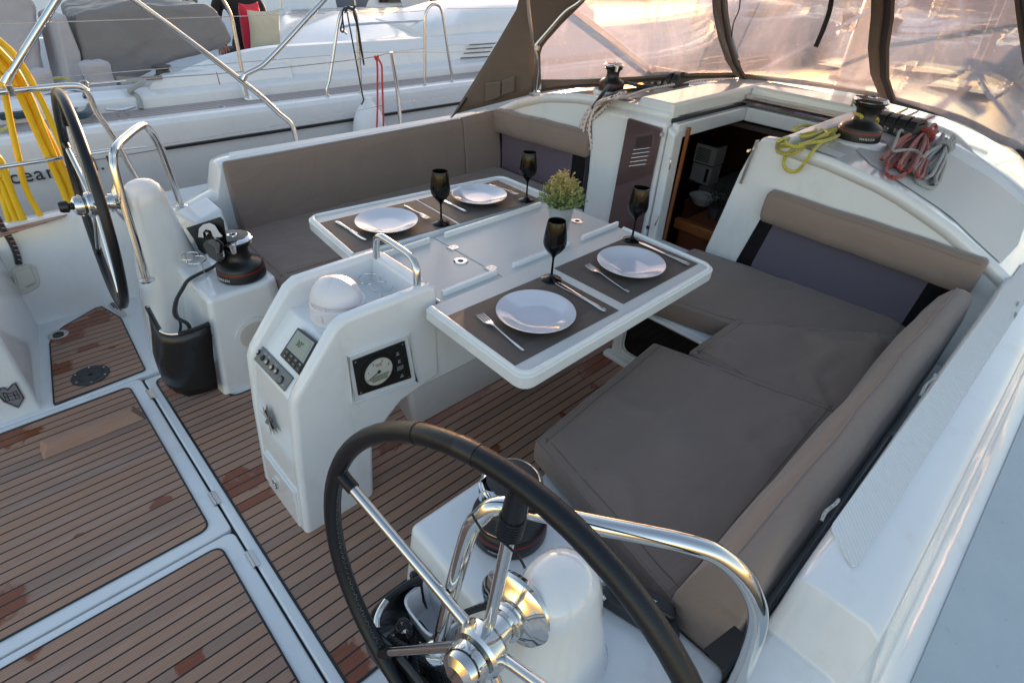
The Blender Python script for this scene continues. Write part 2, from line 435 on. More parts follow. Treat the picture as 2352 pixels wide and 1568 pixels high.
def frames(P, r, n, closed, flat=1):
    rings = []; N = len(P); up = None
    for i, p in enumerate(P):
        a = P[i - 1] if (i > 0 or closed) else p; b = P[(i + 1) % N] if (i < N - 1 or closed) else p
        t = (b - a)
        t = t.normalized() if t.length > 1e-9 else Vector((0, 0, 1))
        if up is None:
            up = Vector((0, 0, 1)) if abs(t.z) < .9 else Vector((1, 0, 0))
        u = (up - t * up.dot(t)).normalized(); v = t.cross(u); up = u
        rr = r[min(i * (len(r) - 1) // max(N - 1, 1), len(r) - 1)] if isinstance(r, (list, tuple)) else r
        rings.append([p + (u * math.cos(2 * math.pi * k / n) * flat + v * math.sin(2 * math.pi * k / n)) * rr for k in range(n)])
    return rings
def rounded(poly, r, seg=5):
    """rounded corners for a 2-D polygon"""
    out = []; n = len(poly)
    for i in range(n):
        p = Vector(poly[i][:2]); a = Vector(poly[i - 1][:2]); b = Vector(poly[(i + 1) % n][:2])
        rr = r[i] if isinstance(r, (list, tuple)) else r
        u = (a - p); v = (b - p); d = min(rr, u.length * .45, v.length * .45)
        if rr <= 0: out.append((p.x, p.y)); continue
        p1 = p + u.normalized() * d; p2 = p + v.normalized() * d
        for k in range(seg + 1):
            t = k / seg; q = p1 * (1 - t) ** 2 + p * 2 * t * (1 - t) + p2 * t * t
            out.append((q.x, q.y))
    return out
def wall(poly, o, u, v, nrm, d0, d1):
    """prism whose polygon lies in the plane o + a*u + b*v, pushed from d0 to d1 along nrm"""
    o, u, v, nrm = map(Vector, (o, u, v, nrm))
    A = [o + u * p[0] + v * p[1] + nrm * d0 for p in poly]; B = [o + u * p[0] + v * p[1] + nrm * d1 for p in poly]
    return A, B
def text(body, size, name, mat, parent=None, T=None, ext=.0004, align='CENTER', shear=0):
    c = bpy.data.curves.new(name, 'FONT'); c.body = body; c.size = size; c.extrude = ext; c.align_x = align; c.align_y = 'CENTER'; c.resolution_u = 3; c.shear = shear
    o = bpy.data.objects.new(name, c); COL.objects.link(o)
    dg = bpy.context.evaluated_depsgraph_get(); me = bpy.data.meshes.new_from_object(o.evaluated_get(dg)); bpy.data.objects.remove(o)
    me.materials.clear()
    if T is not None: me.transform(T)
    return link(name, me, mat, parent)
def plane_T(o, u, v):
    """matrix that maps x to u, y to v, z to the normal, at o"""
    u = Vector(u).normalized(); v = Vector(v); n = u.cross(v).normalized(); v = n.cross(u).normalized()
    T = Matrix.Identity(4)
    for i in range(3): T[i][0] = u[i]; T[i][1] = v[i]; T[i][2] = n[i]; T[i][3] = o[i]
    return T
def copy_tree(o, parent=None):
    c = o.copy(); COL.objects.link(c)
    if parent is not None: c.parent = parent
    for ch in list(o.children): copy_tree(ch, c)
    return c
def pz(pts, z): return [PZ(a, b, z) for a, b in pts]
# ============================================================ own yacht: floor, seats, coamings (the setting)
YC = .02
def S(s, y): return y if s > 0 else 2 * YC - y
def on_plane(a, b, p0, nrm):
    d = ray(a, b); return CAM + d * ((Vector(p0) - CAM).dot(Vector(nrm)) / d.dot(Vector(nrm)))
def struct(mb, name, mat, **k):
    o = mb.build(name, mat, **k); o['kind'] = 'structure'; return o

w = MB(); w.add([(-400, -400, -.75), (400, -400, -.75), (400, 400, -.75), (-400, 400, -.75)], [(0, 1, 2, 3)])
struct(w, 'harbour_water', 'water')

b = MB(); b.box(-2.6, 1.52, -1.82, 1.86, -.10, -.032); struct(b, 'cockpit_sole', 'gel2')
b = MB(); b.box(-.93, -.895, -1.0, 1.05, -.0315, -.022); struct(b, 'floor_gap_shade', 'rubber')  # dark strip laid in the floor gap, standing in for its shade
b = MB(); b.box(-.903, 1.50, -.76, 1.02, -.032, 0)
struct(b, 'forward_floor_moulding', 'gel', bevel=.008)
fp = rounded([(-.868, -.70), (.845, -.70), (.845, -.20), (1.44, -.18), (1.44, .735), (-.33, .735), (-.345, .66), (-.66, .655), (-.70, .95), (-.868, .99)], [.0, .0, .05, .03, .03, .02, .02, .05, .03, .05])
b = MB(); b.prism(fp, 0, .004); struct(b, 'teak_floor_panel', 'teak')
# black caulking margin round the panel
e = MB()
for i in range(len(fp)):
    a0 = Vector(fp[i]); a1 = Vector(fp[(i + 1) % len(fp)]); d = (a1 - a0)
    if d.length < 1e-5: continue
    nn = Vector((-d.y, d.x)).normalized() * .004
    e.prism([a0 - nn, a1 - nn, a1 + nn, a0 + nn], .0015, .0052)
struct(e, 'caulking_margin', 'black', sm=False)

def hatch(label, x0, x1, y0, y1, tk, corner):
    t = thing('floor_hatch', label, 'hatch', 'teak covered floor hatches')
    o = MB().prism(rounded([(x0, y0), (x1 + .015, y0), (x1 + .015, y1), (x0, y1)], [0, .03 if corner < 0 else .015, .015 if corner < 0 else .03, 0]), -.03, .0).build('frame', 'gel', t, bevel=.006)
    tx0, tx1, ty0, ty1 = tk
    rp = rounded([(tx0, ty0), (tx1, ty0), (tx1, ty1), (tx0, ty1)], .035)
    MB().prism(rp, .0, .004).build('teak_panel', 'teak_hatch', t)
    g = MB()
    for i in range(len(rp)):
        a0 = Vector(rp[i]); a1 = Vector(rp[(i + 1) % len(rp)]); d = a1 - a0
        if d.length < 1e-5: continue
        nn = Vector((-d.y, d.x)).normalized() * .003
        g.prism([a0 - nn, a1 - nn, a1 + nn, a0 + nn], .0012, .0050)
    g.build('caulking', 'black', t, sm=False)
    return t
h1 = hatch('teak hatch with a wooden foot chock, nearest the port wheel', -2.5, -.925, .006, 1.045, (-2.45, -.962, .052, 1.005), 1)
h2 = hatch('lower teak hatch without a chock, at the bottom left of the floor', -2.5, -.925, -.99, -.004, (-2.45, -.962, -.95, -.040), 1)
a = PZ(97, 1050, 0); c = PZ(335, 965, 0)
k = MB(); x0, x1, yy = a.x, c.x, (a.y + c.y) / 2
k.hull([(x0, yy - .01, .004), (x1, yy - .01, .004), (x1, yy + .05, .004), (x0, yy + .05, .004)], [(x0 + .03, yy + .014, .05), (x1 - .03, yy + .014, .05), (x1 - .015, yy + .046, .05), (x0 + .015, yy + .046, .05)])
k.build('foot_chock', 'teak_solid', h1, bevel=.004)
def hinge(px, par):
    p = PZ(px[0], px[1], .004); q = MB()
    q.box(p.x - .004, p.x + .020, p.y - .035, p.y + .035, .0005, .0035)
    q.cyl((p.x + .004, p.y - .035, .004), (p.x + .004, p.y + .035, .004), .005, seg=10)
    q.build('hinge', 'steel_b', par)
hinge((341, 906), h1); hinge((486, 1146), h1); hinge((573, 1286), h2)

# port aft floor with its own teak panel
b = MB(); b.box(-2.5, -.30, 1.055, 1.84, -.032, -.002)
struct(b, 'port_helm_floor', 'gel', bevel=.01)
pp = [PZ(*q, 0) for q in ((115, 787), (143, 753), (230, 703), (277, 730), (334, 850), (125, 931))]
po = MB(); po.prism(rounded(pp, .012, 3), -.002, .003); struct(po, 'port_helm_teak_panel', 'teak_port')
g = MB(); rp = rounded(pp, .012, 3)
for i in range(len(rp)):
    a0 = Vector(rp[i]); a1 = Vector(rp[(i + 1) % len(rp)]); d = a1 - a0
    if d.length < 1e-5: continue
    nn = Vector((-d.y, d.x)).normalized() * .003
    g.prism([a0 - nn, a1 - nn, a1 + nn, a0 + nn], -.0005, .0042)
struct(g, 'port_caulking_margin', 'black', sm=False)

# ------------------------------------------------------------ coamings, benches, plinths
def ztop(x):
    K = ((-2.6, .48), (-1.1, .50), (-.60, .515), (-.42, .56), (-.30, .60), (-.255, .73), (-.20, .748), (2.0, .748))
    for (xa, za), (xb, zb) in zip(K, K[1:]):
        if xa <= x <= xb: return za + (zb - za) * (x - xa) / (xb - xa)
    return .748
for s in (1, -1):
    side = 'port' if s > 0 else 'starboard'
    rings = []
    for x in (-.62, -.5, -.42, -.30, -.27, -.255, -.22, -.15, 0, .6, 1.2, 1.53):
        zt = ztop(x); zo = min(.53, zt - .03)
        yi = 1.405 if s > 0 else 1.436
        sec = [(yi, .0), (yi - .003, zt - .022), (yi + .006, zt - .006), (yi + .018, zt), (yi + .12, zt - .004), (yi + .145, zt - .02), (yi + .19, zo + .005), (yi + .235, .503), (1.90, .482), (1.93, .47), (1.95, .44), (1.90, -.2), (1.6, -.6), (1.5, -.6)]
        rings.append([Vector((x, S(s, y), z)) for y, z in sec])
    b = MB(); b.loft(rings); struct(b, side + '_coaming', 'gel', bevel=.006, ang=50)
    rings = []
    for x in (-2.6, -1.1, -.62):
        zt = ztop(x)
        sec = [(1.80, -.02), (1.785, .10), (1.79, zt - .03), (1.80, zt - .008), (1.815, zt), (1.92, zt - .012), (1.945, zt - .03), (1.95, zt - .08), (1.88, -.2), (1.6, -.6), (1.5, -.6)]
        rings.append([Vector((x, S(s, y), z)) for y, z in sec])
    b = MB(); b.loft(rings); struct(b, side + '_helm_coaming', 'gel', ang=50)
    # side deck non-skid
    b = MB(); b.hull([(-2.6, S(s, 1.85), .49), (-.62, S(s, 1.72), .48), (-.62, S(s, 1.90), .48), (-2.6, S(s, 1.90), .48)], [(-2.6, S(s, 1.85), .491), (-.62, S(s, 1.72), .481), (-.62, S(s, 1.90), .481), (-2.6, S(s, 1.90), .481)])
    d = MB(); V = []
    for x in (-.62, -.3, 0, .6, 1.2, 1.8, 2.6):
        V += [(x, S(s, 1.648 if s > 0 else 1.678), .5045), (x, S(s, 1.895), .4875)]
    d.add(V, [(2 * i, 2 * i + 1, 2 * i + 3, 2 * i + 2) for i in range(6)])
    struct(d, side + '_side_deck', 'skid', fix=False)
    # bench base
    b = MB(); b.prism(rounded([(-.33, S(s, .745)), (.87 if s < 0 else 1.47, S(s, .745)), (.87 if s < 0 else 1.47, S(s, 1.42)), (-.33, S(s, 1.42))], .02), -.03, .335)
    struct(b, side + '_bench', 'gel', bevel=.012)
    # winch plinth: leans forward as it rises
    lo = [(-.679, .682), (-.36, .682), (-.32, .72), (-.32, 1.44), (-.70, 1.44), (-.70, 1.02), (-.70, .90)]
    hi = [(-.625, .705), (-.375, .705), (-.335, .74), (-.335, 1.42), (-.60, 1.42), (-.63, 1.02), (-.632, .90)]
    b = MB(); b.hull([(x, S(s, y), -.03) for x, y in lo], [(x, S(s, y), .455) for x, y in hi])
    struct(b, side + '_winch_plinth', 'gel', bevel=.022, seg=4)
    # shelf block beside the backrest
    b = MB(); b.hull([(-.52, S(s, 1.17), .45), (-.345, S(s, 1.17), .45), (-.345, S(s, 1.41), .45), (-.56, S(s, 1.41), .45)], [(-.47, S(s, 1.22), .555), (-.345, S(s, 1.22), .60), (-.345, S(s, 1.41), .60), (-.50, S(s, 1.41), .56)])
    if s > 0: struct(b, side + '_rope_shelf', 'gel', bevel=.015)
# transverse seat return by the companionway, with its tinted locker door
b = MB(); b.prism(rounded([(.872, -.19), (1.48, -.19), (1.48, -1.42), (.872, -1.42)], .03), -.03, .335); struct(b, 'companionway_step_locker', 'gel', bevel=.014)
b = MB(); b.prism(rounded([(.835, -.17), (.9, -.17), (.9, -.75), (.835, -.75)], .03), -.01, .022); struct(b, 'locker_plinth', 'gel', bevel=.012)
t = thing('step_locker', 'black tinted locker door below the seats, reflecting the floor planks', 'locker')
poly = rounded([(-.27, .075), (-.66, .075), (-.66, .30), (-.27, .30)], .045, 6)
MB().hull([(.866, y, z) for y, z in poly], [(.8725, y, z) for y, z in poly]).build('panel', 'black_acr', t)
fr = MB().tube([(.866, y, z) for y, z in rounded([(-.25, .058), (-.68, .058), (-.68, .317), (-.25, .317)], .05, 6)], .011, 8, sm=False, closed=True)
fr.build('frame', 'gel', t)

# ------------------------------------------------------------ steering pedestals
def ringpoly(cx, cy, ax, ay, z, n=20, p=3.0, tilt=0):
    R_ = []
    for i in range(n):
        a = 2 * math.pi * i / n; c, s_ = math.cos(a), math.sin(a)
        R_.append(Vector((cx + ax * math.copysign(abs(c) ** (2 / p), c) , cy + ay * math.copysign(abs(s_) ** (2 / p), s_), z)))
    return R_
GA = [(-.755, 1.00, .46), (-.745, 1.015, .60), (-.722, 1.05, .86), (-.709, 1.068, .925), (-.685, 1.095, .957), (-.62, 1.20, .965), (-.545, 1.31, .967), (-.512, 1.36, .952), (-.487, 1.405, .90), (-.468, 1.435, .80), (-.455, 1.455, .555)]
WH = {1: ((-.82, 1.18, .74), -.105, -.05), -1: ((-.76, -1.09, .68), -.11, .13)}
for s in (1, -1):
    lab = 'white steering pedestal with grab rail, behind the port wheel' if s > 0 else 'white rounded steering pedestal behind the near starboard wheel'
    t = thing('steering_pedestal', lab, 'pedestal', 'white steering pedestals')
    q = MB()
    xo, zk, yk = (0, 0, 0) if s > 0 else (.052, -.055, -.01)
    R_ = [ringpoly(-.640 + xo, S(s, 1.17), .185, .180, -.02, p=3.5), ringpoly(-.636 + xo, S(s, 1.17), .158, .150, .20, p=3.2), ringpoly(-.634 + xo, S(s, 1.168 + yk), .130, .122, .38, p=3), ringpoly(-.636 + xo, S(s, 1.165 + yk), .102, .096, .54 + zk, p=2.8), ringpoly(-.640 + xo, S(s, 1.163 + yk), .086, .080, .68 + zk, p=2.5),
          ringpoly(-.640 + xo, S(s, 1.162 + yk), .079, .072, .745 + zk, p=2.3), ringpoly(-.638 + xo, S(s, 1.161 + yk), .066, .061, .780 + zk, p=2.2), ringpoly(-.635 + xo, S(s, 1.16 + yk), .042, .040, .801 + zk, p=2.0), ringpoly(-.635 + xo, S(s, 1.16 + yk), .012, .012, .808 + zk, p=2)]
    R2 = []
    for A_, B_ in zip(R_, R_[1:]):
        R2 += [A_] + [[A_[i].lerp(B_[i], k) for i in range(20)] for k in (.5,)]
    q.loft(R2 + [R_[-1]])
    q.build('body', 'gel', t, ang=60)
    MB().tube([(x, S(s, y), z) for x, y, z in GA], .0145, 14, 8).build('grab_rail', 'steel', t)
    for (x, y, z) in (GA[0], GA[-1]):
        fx = MB(); fx.lathe([(0, -.002), (.028, -.002), (.028, .004), (.018, .010), (0, .010)], 20, Matrix.Translation((x, S(s, y), z))); fx.build('rail_foot', 'steel', t)
    if s < 0: MB().cyl((-.742, S(s, 1.02), .62), (-.70, S(s, 1.075), .585), .008, seg=12).build('rail_brace', 'steel', t)
    # bearing flange
    C0, tl, sl = WH[s]; C0 = Vector(C0)
    n_ = Vector((math.cos(tl) * math.cos(sl), math.sin(sl), math.sin(tl))).normalized()
    T = Matrix.Translation(C0) @ n_.to_track_quat('Z', 'Y').to_matrix().to_4x4()
    fl = MB(); fl.lathe([(0, .02), (.027, .02), (.027, .058), (.036, .060), (.036, .074), (.050, .078), (.054, .082), (.066, .086), (.078, .094), (.080, .101), (.074, .112), (0, .112)], 40, T)
    fl.build('bearing_flange', 'steel', t, ang=35)

def wheel(s, lab):
    C0, tl, sl = WH[s]; C0 = Vector(C0)
    n_ = Vector((math.cos(tl) * math.cos(sl), math.sin(sl), math.sin(tl))).normalized()
    u = n_.cross(Vector((0, 0, 1))).normalized(); v = u.cross(n_)
    t = thing('helm', lab, 'steering wheel', 'leather wrapped steering wheels')
    Rr = .40
    def P(a, r=Rr, k=0): a = math.radians(a); return C0 + (u * math.cos(a) + v * math.sin(a)) * r + n_ * k
    rim = MB(); rim.tube([P(a) for a in range(0, 360, 5)], .0168, 16, 1, closed=True, sm=False); rim.build('rim', 'leather', t)
    for a in (114.5, 14, -60, 200, 290): MB().tube([P(a + d) for d in (-.35, .35)], .0176, 16, 1, sm=False).build('leather_seam', 'leather', t)
    wr = MB(); wr.tube([P(a) for a in (97, 99.5, 102)], .0175, 16, 2); wr.build('rim_tape', 'black', t)
    st = MB()
    for a in range(120, 232, 1):
        z1 = P(a, Rr - .0162, -.003 if a % 2 else .002); z2 = P(a + .6, Rr - .0162, .003 if a % 2 else -.003)
        st.tube([z1, z2], .0009, 5, 1, sm=False)
    st.build('stitching', 'grey', t)
    for i, a in enumerate((86.4, 158.5, 230.5, 302.5, 14.4)):
        sp = MB(); sp.tube([P(a, .026, .012), P(a, .15, .008), P(a, .37, .0), P(a, Rr - .01, 0)], .0098 if True else .01, 14, 4, sm=False)
        so = sp.build('spoke', 'steel', t)
        wv = MB(); r0 = .30 if i == 0 else .352
        rr = [.0165, .0172, .0165] if i == 0 else [.0125, .0128, .0135]
        wv.tube([P(a, r0, .001), P(a, (r0 + Rr) / 2, 0), P(a, Rr - .006, 0)], rr, 14, 4, sm=False)
        if i == 0:
            for k in range(7): wv.tube([P(a, r0 + .003 + k * .0055, 0) + (u * math.cos(math.radians(g)) * 0 + n_ * math.sin(math.radians(g)) + (u * -math.sin(math.radians(a)) + v * math.cos(math.radians(a))) * math.cos(math.radians(g))) * .0175 for g in range(0, 360, 30)], .0022, 6, 1, closed=True, sm=False)
            wv.tube([P(a, r0, -.015), P(a + 6, r0 - .008, -.016), P(a + 11, r0 + .006, -.012)], .0018, 6, 4)
            wv.tube([P(a, r0, -.015), P(a - 6, r0 + .002, -.018), P(a - 9, r0 - .004, -.020)], .0018, 6, 4)
        wv.build('leather_sleeve', 'leather', so)
    T = Matrix.Translation(C0) @ n_.to_track_quat('Z', 'Y').to_matrix().to_4x4()
    hb = MB(); hb.lathe([(0, -.014), (.044, -.014), (.049, -.008), (.049, .016), (.042, .024), (0, .024)], 40, T); hb.build('hub', 'steel', t, ang=30)
    nut = MB(); nut.lathe([(0, -.060), (.020, -.060), (.033, -.052), (.038, -.040), (.038, -.020), (.029, -.014), (0, -.014)], 32, T)
    nb = nut.build('hub_nut', 'steel', t, ang=30)
    dim = MB()
    for k in range(10):
        a = math.radians(k * 36); dim.cyl(T @ Vector((0.038 * math.cos(a), .038 * math.sin(a), -.032)), T @ Vector((.0402 * math.cos(a), .0402 * math.sin(a), -.032)), .0038, seg=8)
    dim.build('grip_dimple', 'steel_b', nb)
    if s > 0:
        kn = MB(); kn.lathe([(0, -.10), (.018, -.10), (.022, -.09), (.022, -.072), (.012, -.066), (.012, -.058), (0, -.058)], 20, T); kn.build('lock_knob', 'black', t)
    return t
wheel(1, 'far leather rimmed wheel on the port side, seen nearly edge on')
wheel(-1, 'large leather rimmed wheel in the foreground, with laced king spoke')
# ============================================================ cockpit table with the instrument console at its aft end
t = thing('cockpit_table', 'white folding cockpit table with instrument console at its aft end', 'table')
TB = t
def hp(prof, y0, y1, mb=None):
    mb = mb or MB(); return mb.hull([(x, y0, z) for x, z in prof], [(x, y1, z) for x, z in prof])
# console body: lower box, two raised cheeks, rear bridge
core = [(-.735, -.002), (-.478, -.002), (-.452, .27), (-.33, .365), (-.17, .40), (-.17, .675), (-.53, .675), (-.672, .535), (-.702, .35)]
q = MB(); hp(core, -.165, .125, q)
q.build('console_body', 'gel', t, bevel=.006)
chk = [(-.738, -.003), (-.476, -.003), (-.450, .272), (-.33, .367), (-.165, .40), (-.165, .755), (-.20, .768), (-.49, .764), (-.525, .745), (-.665, .580), (-.682, .545), (-.706, .35)]
ck = MB(); hp(chk, -.190, -.142, ck); ck.build('console_side', 'gel', t, bevel=.019, seg=5)
ck = MB(); hp(chk, .102, .150, ck); ck.build('console_side', 'gel', t, bevel=.019, seg=5)
q = MB(); q.hull([(-.235, -.15, .66), (-.165, -.15, .66), (-.165, .11, .66), (-.235, .11, .66)], [(-.222, -.15, .767), (-.172, -.15, .767), (-.172, .11, .767), (-.222, .11, .767)])
q.build('console_bridge', 'gel', t, bevel=.014, seg=4)
q = MB(); q.hull([(-.739, -.14, 0), (-.730, -.14, 0), (-.730, .10, 0), (-.739, .10, 0)], [(-.7285, -.14, .17), (-.715, -.14, .17), (-.715, .10, .17), (-.7285, .10, .17)])
q.build('kick_panel', 'gel', t, bevel=.004)
# table trunk, tapering towards its keel
lo = [(-.27, -.085, .27), (-.21, -.055, .05), (.70, -.03, .05), (.76, -.06, .27)]
A_ = [(-.46, -.184, .40), (.77, -.184, .40), (.77, .144, .40), (-.46, .144, .40)]
q = MB(); q.hull([(-.46, -.186, .375), (.77, -.186, .375), (.77, .146, .375), (-.46, .146, .375)], [(-.20, -.19, .69), (.775, -.19, .69), (.775, .15, .69), (-.20, .15, .69)])
q.hull([(-.20, -.05, .06), (.68, -.05, .06), (.68, .01, .06), (-.20, .01, .06)], [(-.30, -.184, .40), (.765, -.184, .40), (.765, .144, .40), (-.30, .144, .40)])
q.build('trunk', 'gel', t, bevel=.02, seg=4)

# slope plane carrying the instruments
SP = Vector((-.601, 0, .605)); SU = Vector((0, -1, 0)); SV = Vector((.142, 0, .140)).normalized(); SN = SU.cross(SV).normalized()
if SN.x > 0: SN = -SN
def onslope(px, k=0): return on_plane(px[0], px[1], SP + SN * k, SN)
def slab(pxs, k0, k1, name, mat, par, bevel=0, plane=onslope, nrm=SN):
    A = [plane(p, k1) - nrm * (k1 - k0) for p in pxs]; B = [plane(p, k1) for p in pxs]
    return MB().hull(A, B).build(name, mat, par, bevel=bevel)
def lerp2(q, u, v):
    a = Vector(q[0]).lerp(Vector(q[1]), u); b = Vector(q[3]).lerp(Vector(q[2]), u); r = a.lerp(b, v); return (r.x, r.y)
SW = [(600.3, 793.3), (672, 867), (651, 898), (580.5, 823)]
sw = slab(SW, 0, .006, 'switch_panel', 'grey', t, .0015)
def disc(par, name, c, n, r, h, mat, seg=20, prof=None):
    T = Matrix.Translation(c) @ n.to_track_quat('Z', 'Y').to_matrix().to_4x4()
    return MB().lathe(prof or [(0, 0), (r, 0), (r, h * .8), (r * .9, h), (0, h)], seg, T).build(name, mat, par)
for i, (px, mt) in enumerate((((594.5, 808.5), 'steel_b'), ((604.5, 822), 'rubber'), ((614.5, 832), 'copper'), ((625.5, 844), 'copper'), ((636, 853), 'copper'))):
    c = onslope(px, .005)
    disc(sw, 'switch_button', c, SN, .0088, .006, 'black'); disc(sw, 'button_cap', c + SN * .0045, SN, .0060, .003, mt)
disc(sw, 'power_socket', onslope((645, 872), .005), SN, .0135, .004, 'black'); disc(sw, 'socket_cap', onslope((644, 872), .008), SN, .0098, .004, 'grey')
for px in ((600, 800), (610, 812), (619, 820), (634, 838)):
    c = onslope(px, .0065); T = plane_T(c, onslope((672, 867)) - onslope((600.3, 793.3)), onslope((600.3, 793.3)) - onslope((580.5, 823)))
    text('ON OFF', .0038, 'switch_lettering', 'inkwhite', sw, T)
for px in ((640, 868), (651, 863), (650, 884)): disc(sw, 'indicator_ring', onslope(px, .006), SN, .0018, .0008, 'inkwhite', 12)
AP = [(683, 751), (728, 785), (686, 862), (641, 815)]
ap = slab(AP, 0, .019, 'autopilot_display', 'black', t, .004)
uu = (onslope(AP[1], .019) - onslope(AP[0], .019)); vv = (onslope(AP[0], .019) - onslope(AP[3], .019))
scr = slab([lerp2(AP, *k) for k in ((.07, .06), (.93, .06), (.93, .68), (.07, .68))], .019, .0205, 'screen', 'screen', ap)
slab([lerp2(AP, *k) for k in ((.20, .14), (.84, .14), (.84, .60), (.20, .60))], .0205, .0209, 'lcd', 'lcd', ap)
text('30°', .026, 'digits', 'ink', ap, plane_T(onslope(lerp2(AP, .45, .36), .0213), uu, vv))
for r_ in range(2):
    for c_ in range(4):
        slab([lerp2(AP, .08 + c_ * .22 + a, .71 + r_ * .135 + b_) for a, b_ in ((0, 0), (.19, 0), (.19, .11), (0, .11))], .019, .0212, 'key', 'black', ap, .0008)
        text(('-1', '+1', '-10', '+10', 'A', 'S', '<', '>')[r_ * 4 + c_], .0058, 'key_lettering', 'inkwhite', ap, plane_T(onslope(lerp2(AP, .08 + c_ * .22 + .095, .71 + r_ * .135 + .055), .0215), uu, vv))
# star badge on the front
FN = Vector((-.995, 0, .09)).normalized(); FP = Vector((-.712, 0, .30))
def onfront(px, k=0): return on_plane(px[0], px[1], FP + FN * k, FN)
st = [(245, 372), (272, 440), (297, 372), (330, 500), (370, 522), (355, 575), (430, 684), (368, 636), (395, 722), (350, 640), (342, 716), (318, 600), (272, 568), (290, 525), (212, 422), (262, 460)]
st = [(551.25 + .2086 * a, 851.4 + .2086 * b_) for a, b_ in st]
ctr = onfront((sum(a for a, _ in st) / 16, sum(b_ for _, b_ in st) / 16), .013)
V = [onfront(p, .002) for p in st] + [ctr] ; q = MB(); q.add(V, [(i, (i + 1) % 16, 16) for i in range(16)]); q.build('star_badge', 'steel_b', t, sm=False)
sh = MB(); c = onfront((632, 1112), .006); sh.tube([c + Vector((0, .014 * math.cos(a), .014 * math.sin(a))) for a in [k * math.pi / 6 for k in range(12)]], .0035, 8, 2, closed=True)
shk = sh.build('lifting_ring', 'steel', t); MB().box(c.x - .004, c.x + .006, c.y - .02, c.y + .012, c.z + .008, c.z + .03).build('ring_plate', 'steel', t, bevel=.003)

# engine panel on the starboard cheek
EN = Vector((0, -1, 0)); EY = -.1915
def oneng(px, k=0): return PY(px[0], px[1], EY - k)
def eslab(pxs, k0, k1, name, mat, par, bevel=0):
    return MB().hull([PY(p[0], p[1], EY - k1) + Vector((0, k1 - k0, 0)) for p in pxs], [PY(p[0], p[1], EY - k1) for p in pxs]).build(name, mat, par, bevel=bevel)
EP = [(810, 829), (930, 783), (946, 868), (824, 909)]
fr = [oneng(p, .001) for p in ((799, 818), (938, 768), (957, 876), (812, 924))]
MB().tube(fr, .006, 8, 1, closed=True, sm=False).build('panel_recess_frame', 'gel', t)
# sculpted shoulder under and beside the recess
eg = eslab(EP, 0, .005, 'engine_panel', 'black', t, .003)
uu2 = oneng(EP[1]) - oneng(EP[0]); vv2 = oneng(EP[0]) - oneng(EP[3])
dc = oneng((868, 851), .005)
disc(eg, 'gauge_bezel', dc, EN, .058, .005, 'black', 40); gd = disc(eg, 'gauge_dial', dc + EN * .005, EN, .049, .0012, 'paper', 40)
for k, ch in enumerate('012345'):
    a = math.radians(215 - k * 48); r = .037
    text(ch, .012, 'numeral', 'ink', eg, plane_T(dc + EN * .0066, uu2, vv2) @ Matrix.Translation((r * math.cos(a), r * math.sin(a), 0)))
tk = MB()
for k in range(31):
    a = math.radians(215 - k * 8); T = plane_T(dc + EN * .0066, uu2, vv2); r0 = .0455 if k % 6 else .0435
    p0 = T @ Vector((r0 * math.cos(a), r0 * math.sin(a), 0)); p1 = T @ Vector((.0485 * math.cos(a), .0485 * math.sin(a), 0)); tk.tube([p0, p1], .0004, 4, 1, sm=False)
tkm = tk.build('scale_ticks', 'ink', eg, sm=False); tkm['kind'] = 'stuff'
T = plane_T(dc + EN * .0066, uu2, vv2)
text('RPMx1000', .0045, 'gauge_lettering', 'ink', eg, T @ Matrix.Translation((-.001, .029, 0)))
text('YANMAR', .0058, 'gauge_lettering', 'inkred', eg, T @ Matrix.Translation((.001, .022, 0)))
MB().hull([T @ Vector(v) for v in ((-.026, -.034, 0), (.030, -.034, 0), (.030, -.012, 0), (-.026, -.012, 0))], [T @ Vector(v) for v in ((-.026, -.034, .001), (.030, -.034, .001), (.030, -.012, .001), (-.026, -.012, .001))]).build('gauge_lcd', 'lcd', eg)
disc(eg, 'needle_hub', dc + EN * .006, EN, .006, .003, 'ink', 16)
MB().tube([T @ Vector((0, 0, .002)), T @ Vector((-.043, -.018, .002))], [.0016, .0004], 6, 1, sm=False).build('needle', 'ink', eg)
for px, lb in (((912, 811), 'START'), ((916, 828), 'STOP'), ((919, 844), ''), ((922, 861), 'POWER')):
    c = oneng(px, .005); T = plane_T(c, uu2, vv2)
    V = [(x, y) for x, y in ((-.012, -.0085), (.012, -.0085), (.012, .0085), (-.012, .0085))]
    MB().hull([T @ Vector((x, y, 0)) for x, y in V], [T @ Vector((x * .92, y * .9, .003)) for x, y in V]).build('push_button', 'grey' if lb == '' else 'black', eg, bevel=.001)
    if lb:
        text(lb, .0042, 'button_lettering', 'inkwhite', eg, T @ Matrix.Translation((0, -.005, .0033)))
        MB().tube([T @ Vector((.003 * math.cos(a), .003 * math.sin(a) + .002, .0034)) for a in [k * math.pi / 5 for k in range(9)]], .0005, 5, 1, sm=False).build('button_symbol', 'inkwhite', eg)
for u_, v_ in ((.05, .06), (.95, .06), (.95, .94), (.05, .94)): disc(eg, 'panel_screw', oneng(lerp2(EP, u_, v_), .005), EN, .0035, .0012, 'steel_b', 12)

# hand rail
MB().tube([(-.215, .085, .762), (-.214, .085, .80), (-.212, .078, .832), (-.21, .055, .848), (-.208, .02, .848), (-.207, -.08, .844), (-.209, -.122, .838), (-.214, -.148, .818), (-.218, -.155, .79), (-.22, -.156, .762)], .0118, 16, 6).build('hand_rail', 'steel', t)
